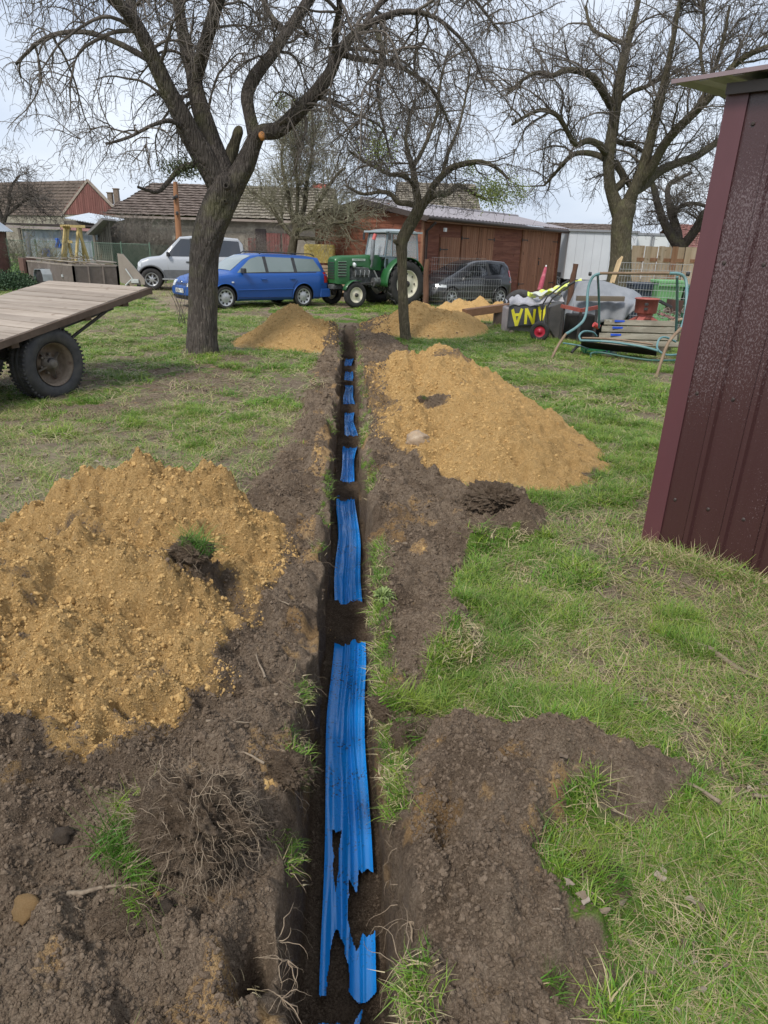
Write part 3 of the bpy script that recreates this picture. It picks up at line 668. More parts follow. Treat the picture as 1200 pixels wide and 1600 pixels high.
def clod(px, py, rad, hgt, tufts, label, roots=40, flat=1.0, seed=0):
    """a turned sod: soil body with fibrous roots and its tuft of grass"""
    random.seed(seed*13+5); p = G(px, py); z = sz(p.x, p.y); 
    for _ in range(6): p = G(px, py, z); z = sz(p.x, p.y)
    t = thing('turf_clod', (p.x, p.y, z), label, 'turf clod', 'turned sods lying along the trench')
    import bmesh
    me = bpy.data.meshes.new('soil_body'); bm = bmesh.new(); bmesh.ops.create_icosphere(bm, subdivisions=6, radius=1.0)
    co = np.array([v.co[:] for v in bm.verts]); q = co*np.array([1, 1, 1]); n1 = fbm(q[:, 0]+q[:, 2]*.7, q[:, 1]-q[:, 2]*.6, 1.6, 4, .6, seed)+.0
    n2 = fbm(q[:, 0]*1.0+q[:, 2], q[:, 1]+q[:, 2]*.9, 9, 6, .75, seed+3); k = 1+.6*n1+.2*n2+.16*lumps(q[:, 0]+q[:, 2]*.5, q[:, 1]+q[:, 2]*.5, .11, seed)
    for v, kk in zip(bm.verts, k): v.co = Vector((v.co.x*rad*kk, v.co.y*rad*.8*kk, v.co.z*hgt*kk+hgt*.3))
    bm.to_mesh(me); bm.free(); me.polygons.foreach_set('use_smooth', [True]*len(me.polygons)); attr(me, 'mixs', np.ones(len(me.vertices)))
    link_mesh('soil_body', me, M_sand, t)
    if roots:
        b = MB(); 
        for i in range(roots):
            vv_ = random.choice(me.vertices); s0 = vv_.co.copy(); d = Vector((s0.x/rad, s0.y/rad-.4, s0.z/hgt*.6)); 
            pt, rr = wig(s0, d, random.uniform(.04, .13)*(.6+rad*3), random.choice([.0005, .0006, .0008, .0013]), 6, .4, .42); b.tube(pt, rr, 4, False)
        tag(b.build('roots', M_root, t, fix=False), kind='stuff')
    for (ox, oy, oz, sc_, tilt, az) in tufts:
        g = random.choice(GC_tuft).copy(); COL.objects.link(g); g.name = 'grass_tuft'; g.parent = t; g.location = (ox, oy, oz); g.scale = (sc_,)*3; g.rotation_euler = (tilt*math.sin(az), -tilt*math.cos(az)*-1, az)
    return t
clod(300, 1300, .15, .12, [(-.185, -.05, .02, .9, .7, 3.1), (-.19, .02, .03, .85, .6, 2.8), (-.17, -.10, .02, .9, .8, 3.6), (-.12, -.14, .02, .8, .9, 4.2), (-.20, -.08, .01, .8, .6, 3.3)], 'large dark sod full of fine roots with green grass on its left side, bottom left', 900, seed=1)
clod(305, 915, .09, .045, [(0, .01, .04, 1.0, .3, 0), (.04, -.02, .035, .9, .5, 5), (-.03, 0, .035, .8, .5, 2)], 'small sod with a green tuft sitting on the left sand pile', 25, seed=2)
clod(775, 792, .20, .10, [(-.16, .03, .03, .7, .8, 3), (-.12, -.05, .02, .6, .9, 3.5)], 'wide dark sod full of roots at the foot of the right sand pile', 110, seed=3)
clod(662, 628, .09, .06, [(.0, .0, .05, .6, .5, 2)], 'small dark clod with a green sprout on the right sand pile', 12, seed=4)
clod(925, 1375, .09, .035, [(0, 0, .03, .9, .4, 1), (.05, -.02, .02, .9, .7, 0), (-.05, .02, .03, .9, .7, 3), (0, -.05, .02, .9, .8, 4.7)], 'dense grassy sod at the right edge of the brown soil', 15, seed=5)
clod(632, 1325, .075, .05, [(-.03, 0, .03, .9, 1.0, 3.3), (.02, -.04, .02, .85, 1.2, 4.4), (-.02, -.05, .01, .8, 1.3, 4.0)], 'sod with drooping grass hanging over the right trench edge', 40, seed=6)
clod(612, 1110, .085, .04, [(-.03, 0, .03, 1.0, .9, 3.3), (.04, 0, .03, 1.0, .5, 0), (.0, -.04, .02, .9, 1.1, 4.4), (.09, .0, .02, .9, .6, 0)], 'green tussock leaning over the right trench edge in the middle', 10, seed=7)
clod(450, 1210, .07, .05, [(.03, -.02, .0, .6, 1.4, 5.0)], 'crumbling sod with a few blades on the left trench edge', 30, seed=8)
clod(215, 1440, .07, .03, [(0, 0, .02, .7, .9, 5.5)], 'flat clod with sparse yellowed blades at the bottom left', 10, seed=9)
clod(860, 1540, .0301, .02, [(0, 0, .01, .6, .8, 1)], 'tiny sprouting clod at the lower right edge of the soil', 4, seed=10)
def cushion():
    p = G(598, 948, .03); t = thing('weed_rosette', (p.x, p.y, sz(p.x, p.y)+.02), 'pale green feathery weed growing on the right trench edge', 'weed')
    random.seed(5); b = MB()
    for i in range(150):
        a = random.uniform(0, 6.28); e = random.uniform(0, 1.2); L = random.uniform(.03, .075); d = Vector((math.cos(a)*math.cos(e), math.sin(a)*math.cos(e), math.sin(e))); s_ = d.cross(Vector((0, 0, 1))).normalized()*.006
        q0 = d*L*.35; m_ = d*L*.8; q1 = d*L-Vector((0, 0, .01)); b.add([q0, m_+s_, q1, m_-s_], [(0, 1, 2, 3)])
    b.build('leaves', mat('weed_leaf', (.17, .24, .07), (.30, .36, .16), 20, .85, spec=.1), t, fix=False)
cushion()
# loose pale roots sticking out of the trench walls
def loose_roots():
    random.seed(21); b = MB()
    for i in range(150):
        y = 1.05*(8/1.05)**random.random(); sd_ = random.choice((-1, 1)); x = tx(y)+sd_*.155; z = random.uniform(-.16, .06)
        pt, rr = wig((x, y, z), (-sd_, random.uniform(-.6, .6), random.uniform(-.8, .4)), random.uniform(.03, .13), random.choice((.0007, .001, .0016)), 6, .6, .45); b.tube(pt, rr, 4, False)
    for px, py in ((450, 1500), (432, 1470), (440, 1560), (405, 1590), (640, 1440), (620, 1510), (625, 1500), (345, 1270), (340, 1210)):
        for k in range(9):
            p = G(px, py, .06); pt, rr = wig(p, (random.uniform(-.3, 1), random.uniform(-1, .2), random.uniform(-.5, .6)), random.uniform(.05, .16), random.choice((.001, .0015, .002)), 7, .5, .4); b.tube(pt, rr, 4, False)
    tag(b.build('loose_roots', M_root, fix=False), 'pale roots sticking out of the trench walls', kind='stuff')
loose_roots()
# stones, dead leaves, twigs
M_stone = mat('field_stone', (.46, .33, .21), (.38, .28, .19), 2, .85, bump=.01, bsc=10, c3=(.52, .41, .29))
def stone(px, py, r, label, m=None, seed=1):
    p = G(px, py); z = sz(p.x, p.y)
    for _ in range(6): p = G(px, py, z); z = sz(p.x, p.y)
    o = lump_obj('stone', m or M_stone, seed, 3); COL.objects.link(o); o.location = (p.x, p.y, z+r*.3); o.scale = (r, r*.9, r*.9); o.rotation_euler = (0, 0, seed)
    q_ = np.array([v.co[:] for v in o.data.vertices]); kk_ = 1+.35*fbm(q_[:, 0]+q_[:, 2], q_[:, 1]-q_[:, 2]*.7, 1.5, 4, .6, seed)+(.12*fbm(q_[:, 0]*3+q_[:, 2], q_[:, 1]*3+q_[:, 2]*2, 2, 3, .6, seed) if r < .05 else 0)
    for v, k_ in zip(o.data.vertices, kk_): v.co = v.co*k_
    o.data.polygons.foreach_set('use_smooth', [True]*len(o.data.polygons)); tag(o, label, 'stone')
def smooth_lump(seed): pass
stone(650, 695, .10, 'rounded tan field stone on the right spoil bank beside the sand pile', seed=3)
M_cl = mat('clod_sand', (.44, .26, .10), (.52, .33, .15), 9, .95, bump=.02, bsc=24)
M_cs = mat('clod_soil', (.09, .062, .042), (.15, .11, .075), 9, .95, bump=.02, bsc=24)
stone(461, 742, .035, 'small grey-brown stone on the left bank of the trench', M_cs, 5)
stone(42, 1420, .033, 'orange sand clod in the bottom left corner of the spoil', M_cl, 6)
stone(96, 1310, .036, 'round dark clod beside the grass of the large sod', M_cs, 7)
stone(258, 1420, .020, 'smooth dark clod under the large root sod', M_cs, 8)
stone(246, 1408, .009, 'tiny orange pebble beside the smooth dark clod', M_cl, 9)
def litter():
    M = newmat('dead_leaf'); m, t, b = M; oi = t.n('ShaderNodeObjectInfo').outputs['Random']
    setp(t, b, col=t.ramp(oi, [(0, (.10, .068, .045)), (.6, (.19, .145, .10)), (1, (.30, .25, .20))]), rough=.8)
    src = []
    for i in range(4):
        r = random.Random(i+60); V = []; n = 9
        for k in range(n): a = 6.283*k/n; q_ = (1.0 if k % 2 else .72)*r.uniform(.7, 1.05); V.append((math.cos(a)*q_, math.sin(a)*q_*.62, r.uniform(-.05, .28)))
        V.append((0, 0, 0)); me = bpy.data.meshes.new('leaf'); me.from_pydata(V, [], [(k, (k+1) % n, n) for k in range(n)]); me.materials.append(m); src.append(bpy.data.objects.new('leaf', me))
    n = 5200; y = .95*(17.0)**rng.random(n); x = (rng.random(n)*2-1)*(.6*y+.4); z, on = surf_z(x, y); s = x-tx(y)
    so_, dr_, gr_, sa_, st_ = masks(x, y); p = np.where(on, .0, np.where(so_ > .4, .012, np.where(s > 0, .16+.3*sstep(2.6, 1.4, y), .9)))*(.4+1.2*sstep(-.1, .3, fbm(x, y, 1.2, 3, .6, 5)))
    ok = (rng.random(n) < p) & (np.abs(s) > .2); k = ok.sum(); r = rng.uniform(.010, .026, k)*(1+.03*y[ok])
    scatter('dead_leaves', np.stack([x, y, z+.018], 1)[ok], np.repeat(r[:, None], 3, 1), np.stack([rng.normal(0, .35, k), rng.normal(0, .35, k), rng.uniform(0, 6.28, k)], 1), rng.integers(0, 4, k), src, 'dead leaves lying in the grass')
    mt = mat('twig_wood', (.16, .115, .08), (.30, .24, .17), 14, .85); src = []
    for i in range(4):
        b = MB(); random.seed(i+90); pt, rr = wig((-.5, 0, 0), (1, 0, 0), 1.0, .035, 6, 0, .18); pt = [Vector((p.x, p.y, p.z*.3)) for p in pt]; b.tube(pt, rr, 5, False)
        q_ = pt[3]; pt2, r2 = wig(q_, (1, .8, .1), .3, .02, 3, 0, .2); b.tube(pt2, r2, 4, False)
        o = b.build('twig', mt, fix=False); COL.objects.unlink(o); src.append(o)
    n = 2600; y = 1.2*(14.0)**rng.random(n); x = (rng.random(n)*2-1)*(.6*y+.4); z, on = surf_z(x, y); s = x-tx(y); so_ = masks(x, y)[0]
    ok = (~on) & (np.abs(s) > .25) & (rng.random(n) < np.where(s < 0, .6, .12)*np.where(so_ > .4, .12, 1)); k = ok.sum(); L = rng.uniform(.04, .22, k)*(1+.04*y[ok])
    scatter('fallen_twigs', np.stack([x, y, z+.015], 1)[ok], np.stack([L, L, L], 1), np.stack([rng.normal(0, .1, k), rng.normal(0, .1, k), rng.uniform(0, 6.28, k)], 1), rng.integers(0, 4, k), src, 'fallen twigs and wood chips in the grass')
    b = MB(); a_ = G(1068, 1000, .04); c_ = G(1190, 1062, .04); b.tube([a_, a_.lerp(c_, .35)+Vector((.01, .02, .01)), a_.lerp(c_, .7)+Vector((0, -.01, 0)), c_], [.010, .014, .011, .007], 7)
    tag(b.build('fallen_stick', mt, fix=False), 'dry brown stick lying in the grass below the metal shed', 'stick')
litter()
# ------------------------------------------------------------------ bare trees
def resample(P, Rr, n):
    P = np.array([list(p) for p in P], float); Rr = np.array(Rr, float); t = np.arange(len(P)); tt = np.linspace(0, len(P)-1, n); out = np.zeros((n, 3))
    i = np.clip(tt.astype(int), 0, len(P)-2); f = (tt-i)[:, None]; g = lambda k: P[np.clip(i+k, 0, len(P)-1)]
    p0, p1, p2, p3 = g(-1), g(0), g(1), g(2)
    out = .5*((2*p1)+(-p0+p2)*f+(2*p0-5*p1+4*p2-p3)*f**2+(-p0+3*p1-3*p2+p3)*f**3)
    return out, np.interp(tt, t, Rr)
def frames(P):
    T = np.gradient(P, axis=-2); T /= np.linalg.norm(T, axis=-1, keepdims=True)+1e-9
    ref = np.where(np.abs(T[..., 2:3]) > .9, np.array([1., 0, 0]), np.array([0, 0, 1.])); A = np.cross(T, ref); A /= np.linalg.norm(A, axis=-1, keepdims=True)+1e-9
    return T, A, np.cross(T, A)
def thick_mesh(P, Rr, sides, seed, amp=.10, n=60):
    P, Rr = resample(P, Rr, n); T = np.gradient(P, axis=0); T /= np.linalg.norm(T, axis=1, keepdims=True)
    A = np.zeros_like(P); a = np.cross(T[0], [0, 1, 0.01]); a /= np.linalg.norm(a)
    for i in range(n): a = a-T[i]*a.dot(T[i]); a /= np.linalg.norm(a); A[i] = a
    B = np.cross(T, A); th = np.linspace(0, 2*np.pi, sides, endpoint=False)
    L = np.concatenate([[0], np.cumsum(np.linalg.norm(np.diff(P, axis=0), axis=1))])[:, None]; TH = th[None, :]+0*L; LL = L+0*TH
    cx_, sx_ = np.cos(TH), np.sin(TH)
    d = 1+amp*1.3*fbm(cx_*1.2+LL*.8/Rr.max()*.3+seed, sx_*1.2+LL*1.0, 1.3, 4, .55, seed)+amp*.55*fbm(cx_*7, sx_*7+LL*2.2, 1.0, 3, .6, seed+1)
    d = d+amp*.35*np.abs(fbm(cx_*16+sx_*5, sx_*16+LL*3.0, 1.0, 2, .6, seed+2))
    Vv = P[:, None, :]+(A[:, None, :]*cx_[..., None]+B[:, None, :]*sx_[..., None])*(Rr[:, None]*d)[..., None]
    ii = np.arange(n*sides).reshape(n, sides); jj = np.roll(ii, -1, 1)
    Fh = np.stack([ii[:-1].ravel(), jj[:-1].ravel(), jj[1:].ravel(), ii[1:].ravel()], 1)
    return Vv.reshape(-1, 3), Fh, P, Rr
def tubes_mesh(batches, org):
    VV, FF, off = [], [], 0
    for P, Rr, S in batches:
        N, K, _ = P.shape; T, A, B = frames(P); th = np.linspace(0, 2*np.pi, S, endpoint=False)
        Vv = P[:, :, None, :]+(A[:, :, None, :]*np.cos(th)[None, None, :, None]+B[:, :, None, :]*np.sin(th)[None, None, :, None])*Rr[:, :, None, None]
        ii = np.arange(N*K*S).reshape(N, K, S)+off; jj = np.roll(ii, -1, 2)
        FF.append(np.stack([ii[:, :-1].ravel(), jj[:, :-1].ravel(), jj[:, 1:].ravel(), ii[:, 1:].ravel()], 1)); VV.append(Vv.reshape(-1, 3)); off += N*K*S
    return np.concatenate(VV)-np.array(org), np.concatenate(FF)
def grow(P, Rr, n, tr, Lr, ang, K, droop, kink, rr, r0=None, up=0.0, seed=0, taper=.75, curl=0.0):
    """n children spread over all parent branches, weighted by parent length"""
    g = np.random.default_rng(seed); N, KP, _ = P.shape
    Ln = np.linalg.norm(np.diff(P, axis=1), axis=2).sum(1); pr = Ln/Ln.sum(); pi = g.choice(N, n, p=pr); t = g.uniform(tr[0], tr[1], n)*(KP-1); i = np.clip(t.astype(int), 0, KP-2); f = (t-i)[:, None]
    b = P[pi, i]*(1-f)+P[pi, i+1]*f; rad = Rr[pi, i]*(1-f[:, 0])+Rr[pi, i+1]*f[:, 0]; T = P[pi, i+1]-P[pi, i]; T /= np.linalg.norm(T, axis=1, keepdims=True)+1e-9
    v = g.normal(0, 1, (n, 3)); v -= T*(v*T).sum(1, keepdims=True); v /= np.linalg.norm(v, axis=1, keepdims=True); v[:, 2] += up; a = np.radians(g.uniform(ang[0], ang[1], n))[:, None]
    d = T*np.cos(a)+v*np.sin(a); d /= np.linalg.norm(d, axis=1, keepdims=True)
    L = g.uniform(Lr[0], Lr[1], n)*(1-.35*t/(KP-1)); out = np.zeros((n, K, 3)); out[:, 0] = b
    cv = g.normal(0, 1, (n, 3))*curl
    for k in range(1, K):
        d = d+g.normal(0, kink, (n, 3))+cv/K; d[:, 2] -= droop*k/K; d /= np.linalg.norm(d, axis=1, keepdims=True); out[:, k] = out[:, k-1]+d*(L/(K-1))[:, None]
    ra = np.minimum(rad*.75, rr*g.uniform(.7, 1.3, n)); R2 = ra[:, None]*(1-taper*np.linspace(0, 1, K))[None, :]
    return out, np.maximum(R2, r0 or .0015)
def ppm(Y, px=600, py=400): return F_PX/(Y/ray(px, py).y)
def trace(pts, Y):
    P = [D(a, b, Y+dy) for a, b, r, dy in pts]; Rr = [r/ppm(Y+dy, a, b) for a, b, r, dy in pts]; return P, Rr
def make_tree(name, label, base_px, Y, trunk, limbs, levels, bark, twigm, sides=26, seed=1, amp=.1, group='bare fruit trees in the garden', cat='tree', ground=True, ntr=70, zmin=0, slim=.86):
    P0, R0 = trace(trunk, Y); R0 = [r*slim for r in R0]
    if P0[0].z > .1: P0 = [Vector((P0[0].x, P0[0].y, -.05))]+P0; R0 = [R0[0]*1.1]+R0
    base = Vector(P0[0]); t = thing(name, (base.x, base.y, base.z), label, cat, group); o0 = np.array(base[:])
    Vv, Fh, Pc, Rc = thick_mesh(P0, R0, sides, seed, amp, ntr); link_mesh('trunk', rawmesh('trunk', Vv-o0, Fh), bark, t)
    LP, LR = [], []
    for k, lb in enumerate(limbs):
        P1, R1 = trace(lb, Y); R1 = [r*slim for r in R1]; Vv, Fh, Pc, Rc = thick_mesh(P1, R1, max(8, int(sides*.6)), seed+k+3, amp, 44); link_mesh('limb', rawmesh('limb', Vv-o0, Fh), bark, t)
        a, r = resample(P1, R1, 24); LP.append(a); LR.append(r)
    if not LP: a, r = resample(P0, R0, 24); LP.append(a); LR.append(r)
    P, Rr = np.array(LP), np.array(LR); bt = []; cur = (P, Rr); allp = [(P, Rr)]
    for k, lv in enumerate(levels):
        src = allp[lv.pop('of', -1)]; S = lv.pop('S', 3); q_ = grow(src[0], src[1], seed=seed*10+k, **lv); bt.append((q_[0], q_[1], S)); allp.append(q_)
    if zmin: bt = [(a[a[:, :, 2].min(1) > zmin], r_[a[:, :, 2].min(1) > zmin], s_) for a, r_, s_ in bt]
    Vv, Fh = tubes_mesh(bt, o0); o = link_mesh('twigs', rawmesh('twigs', Vv, Fh), twigm, t); tag(o, kind='stuff')
    return t, allp
M_bark = mat_bark('apple_bark', (.052, .043, .037), (.105, .089, .077), (.19, .168, .145))
M_bark2 = mat_bark('mossy_bark', (.065, .055, .038), (.115, .098, .066), (.19, .17, .12))
M_twig = mat('twig_bark', (.085, .070, .058), (.15, .127, .105), 3, .9)
M_twig2 = mat('olive_twig_bark', (.19, .175, .115), (.27, .25, .17), 3, .9)
big_trunk = [(318,562,33,0),(317,548,29,0),(316,520,27,0),(317,480,25,0),(318,440,25,0),(318,410,25,0),(321,385,26,0),(329,355,28,0),(341,325,29,0),(350,300,30,0),(353,280,27,0),(353,270,16,0),(353,266,3,0)]
big_limbs = [
 [(352,325,12,0),(345,298,21,0),(322,252,20,-.1),(300,215,18,-.2),(283,180,17,-.3),(262,140,15,-.4),(243,100,14,-.5),(228,68,13,-.6),(212,38,12,-.7),(180,0,11,-.9),(130,-45,10,-1.1),(60,-75,8,-1.3),(-20,-60,6,-1.5),(-90,0,4,-1.6)],
 [(212,38,9,-.7),(205,0,9,-.5),(215,-60,8,-.2),(240,-120,6,.2),(230,-170,4,.5)],
 [(352,320,12,0),(350,285,22,0),(335,235,19,.1),(318,185,17,.15),(306,140,14,.2),(302,112,13,.25),(290,70,11,.4),(282,30,10,.5),(275,-20,9,.6),(250,-80,7,.8),(190,-120,5,1.2)],
 [(304,130,11,.2),(314,95,11,.1),(326,50,11,-.1),(338,10,11,-.3),(350,-40,9,-.5),(340,-100,7,-.9),(300,-150,5,-1.3)],
 [(352,325,12,0),(362,295,20,0),(381,262,18,0),(397,222,14,0),(408,207,13,-.05),(435,203,13,-.1),(462,178,13,-.15),(492,146,12,-.2),(515,115,11,-.25),(528,84,10,-.3),(550,58,8,-.35),(580,36,6.5,-.4),(630,18,5,-.5),(685,30,3.6,-.5),(735,80,2.4,-.5),(760,140,1.4,-.5)],
 [(398,215,12,0),(389,175,11,.1),(387,145,11,.2),(400,118,11,.3),(425,85,10,.4),(447,52,9,.5),(468,22,9,.6),(495,-15,8,.7),(540,-60,7,.9),(620,-90,5,1.0),(700,-70,4,1.0)],
 [(560,55,5,-.3),(600,0,4.5,0),(660,-30,4,.3),(730,-10,3,.6),(780,50,2,.8)],
 [(530,85,5,-.3),(575,95,4.4,.3),(625,105,3.6,.8),(675,140,2.8,1.2),(705,200,2,1.4)],
 [(243,100,6,-.5),(190,70,5,0),(130,50,4.2,.4),(70,60,3.4,.7),(25,100,2.4,1)],
 [(525,90,7,-.3),(524,50,6,-.5),(530,0,5,-.8),(500,-60,4,-1.2),(420,-90,3,-1.5)],
 [(447,52,6,.5),(420,20,5,.8),(400,-30,5,1.2),(360,-90,4,1.6)],
 [(585,40,5,-.4),(600,90,4,-.9),(590,140,3,-1.1),(600,200,2.2,-1.2),(612,250,1.5,-1.2)],
 [(322,255,6,-.1),(285,262,5,-.2),(262,285,4,-.3),(245,300,3,-.5),(215,292,2.4,-.7)],
 [(300,215,4,-.2),(270,190,4,-.5),(240,195,3,-.8),(200,215,2.5,-1.0),(165,225,2,-1.1)],
]
bigtree, bigP = make_tree('apple_tree', 'big old bare fruit tree with a thick twisted trunk left of the trench', (317, 553), 11.36, big_trunk, big_limbs, [
    dict(n=135, tr=(.28, 1), Lr=(.9, 2.2), ang=(35, 85), K=14, droop=.22, kink=.16, rr=.024, up=.25, S=5, curl=1.2),
    dict(n=1600, tr=(.1, 1), Lr=(.45, 1.25), ang=(30, 80), K=9, droop=.40, kink=.22, rr=.0085, S=4, r0=.0034),
    dict(n=9500, tr=(.1, 1), Lr=(.12, .50), ang=(30, 85), K=6, droop=.42, kink=.34, rr=.0045, S=3, r0=.0022),
    dict(n=5500, tr=(.1, 1), Lr=(.05, .16), ang=(40, 90), K=4, droop=.1, kink=.30, rr=.0034, S=3, r0=.0021),
    dict(of=0, n=420, tr=(.2, 1), Lr=(.2, .8), ang=(50, 90), K=7, droop=.3, kink=.3, rr=.006, S=3, r0=.003),
], M_bark, M_twig, sides=44, seed=2, amp=.12, ntr=110, zmin=2.35)
# the fresh saw cut, knots and the broken stub
def disc_part(name, px, py, Y, r, nrm, m, parent, th=.03):
    c = D(px, py, Y); n_ = Vector(nrm).normalized(); q_ = n_.to_track_quat('Y', 'Z').to_matrix().to_4x4(); b = MB(); b.lathe([(r*1.0, -th), (r, 0), (r*.92, .006), (0.001, .007)], 18, 'Y', c, M=q_); return b.build(name, m, parent, world=True, fix=False)
disc_part('saw_cut', 409, 211, 11.36-.20, .048, (.1, -1, .1), mat('fresh_wood', (.62, .27, .08), (.50, .20, .06), 20, .7), bigtree, .12)
sP, sR = trace([(362,285,8,.12),(360,250,9,.16),(366,225,8,.18),(373,205,7,.18),(376,197,2,.18)], 11.36); Vv, Fh, *_ = thick_mesh(sP, sR, 18, 9, .3, 24); link_mesh('broken_stub', rawmesh('broken_stub', Vv-np.array(bigtree.location[:]), Fh), M_bark2, bigtree)
for (a_, b_, r_) in ((354, 291, .030), (352, 315, .018)):
    c = D(a_, b_, 11.36-.335); k_ = MB(); k_.lathe([(r_*1.7, -.06), (r_*1.5, .02), (r_*1.05, .045), (r_*.8, .02), (r_*.2, .0), (.001, 0)], 16, 'Y', c, M=Vector((.05, -1, .1)).to_track_quat('Y', 'Z').to_matrix().to_4x4()); k_.build('knot', M_bark, bigtree, world=True)
M_mist = mat('mistletoe_leaf', (.20, .25, .06), (.30, .35, .10), 6, .5, perobj=.05); M_mist2 = mat('dark_mistletoe_leaf', (.060, .075, .028), (.10, .12, .05), 6, .6)
def mistletoe(parent, px, py, Y, r, n, m, seed, sz_=.028, flat=1.0):
    g = np.random.default_rng(seed); c = np.array(D(px, py, Y)[:])-np.array(parent.location[:]); d = g.normal(0, 1, (n, 3)); d /= np.linalg.norm(d, axis=1, keepdims=True)
    p = c+d*(g.random(n)**.5)[:, None]*r*np.array([1, 1, flat])*(1+.35*g.normal(0, 1, n))[:, None]
    a = d+g.normal(0, .6, (n, 3)); a /= np.linalg.norm(a, axis=1, keepdims=True); s = np.cross(a, g.normal(0, 1, (n, 3))); s /= np.linalg.norm(s, axis=1, keepdims=True)
    Vv = np.stack([p, p+a*sz_*.6+s*sz_*.3, p+a*sz_*1.3, p+a*sz_*.6-s*sz_*.3], 1).reshape(-1, 3); return tag(link_mesh('mistletoe', rawmesh('mistletoe', Vv, np.arange(4*n).reshape(n, 4), False), m, parent), kind='stuff')
mistletoe(bigtree, 285, 264, 11.2, .30, 1500, M_mist2, 3, flat=.45)
mistletoe(bigtree, 440, 158, 11.1, .14, 180, M_mist, 4)
mistletoe(bigtree, 592, 228, 10.3, .22, 420, M_mist, 5, flat=1.2)
mistletoe(bigtree, 525, 188, 10.9, .18, 200, M_mist2, 6)
mid_trunk = [(636,536,13,0),(633,522,10,0),(630,480,8.5,0),(629,440,8.5,0),(628,405,9,0),(628,378,11,0),(640,352,11,0),(652,332,11,0),(657,318,10,0)]
mid_limbs = [
 [(654,330,8,0),(652,308,7.5,0),(648,285,6.5,.1),(645,262,5.5,.2),(638,240,4.5,.3),(634,215,3.5,.4),(640,185,2.5,.5),(650,150,1.8,.5)],
 [(655,328,8,0),(668,310,7,-.1),(676,292,6.5,-.2),(688,278,6,-.3),(706,262,5.5,-.4),(730,255,5,-.5),(752,253,4,-.6),(775,262,3,-.7),(795,280,2,-.8)],
 [(662,318,6,0),(680,305,5.5,.2),(700,302,5,.4),(716,290,4.5,.6),(735,300,3.5,.8),(760,312,2.5,.9)],
 [(652,322,6,0),(638,318,5,.1),(622,316,4.5,.2),(610,303,4,.3),(592,300,3.2,.4),(566,303,2.6,.5),(540,290,2,.6)],
 [(648,290,5,0),(630,275,4,-.3),(608,272,3.4,-.5),(588,262,3,-.7),(565,250,2.4,-.9),(545,235,1.8,-1)],
 [(628,385,5,0),(618,378,4,-.1),(616,376,3,-.1)],
 [(690,278,4,-.3),(700,240,3.4,-.1),(716,200,2.6,.1),(728,150,2,.3),(735,100,1.5,.4)],
 [(645,262,4,.2),(665,225,3.4,.3),(682,180,2.8,.4),(688,130,2.2,.5),(700,80,1.6,.6)],
]
midtree, _ = make_tree('slim_fruit_tree', 'slim crooked bare fruit tree with mistletoe growing right of the trench', (633, 530), 14.15, mid_trunk, mid_limbs, [
    dict(n=90, tr=(.25, 1), Lr=(.6, 1.5), ang=(30, 80), K=10, droop=.12, kink=.18, rr=.014, up=.3, S=4, curl=1.0),
    dict(n=600, tr=(.1, 1), Lr=(.3, .85), ang=(30, 80), K=8, droop=.25, kink=.24, rr=.0075, S=3, r0=.004),
    dict(n=2600, tr=(.1, 1), Lr=(.10, .38), ang=(30, 85), K=5, droop=.2, kink=.34, rr=.0045, S=3, r0=.0026),
], M_bark2, M_twig, sides=22, seed=5, amp=.13, zmin=2.3)
mistletoe(midtree, 775, 300, 13.6, .42, 1700, M_mist, 7, .035, .75); mistletoe(midtree, 735, 262, 13.7, .16, 260, M_mist, 8, .03); mistletoe(midtree, 815, 300, 13.5, .18, 300, M_mist, 9, .03); mistletoe(midtree, 690, 310, 14.2, .16, 160, M_mist2, 10, .03)
rt_trunk = [(966,452,25,0),(968,430,21,0),(970,400,18.5,0),(970,370,18,0),(972,345,19,0),(976,325,20,0),(978,312,15,0)]
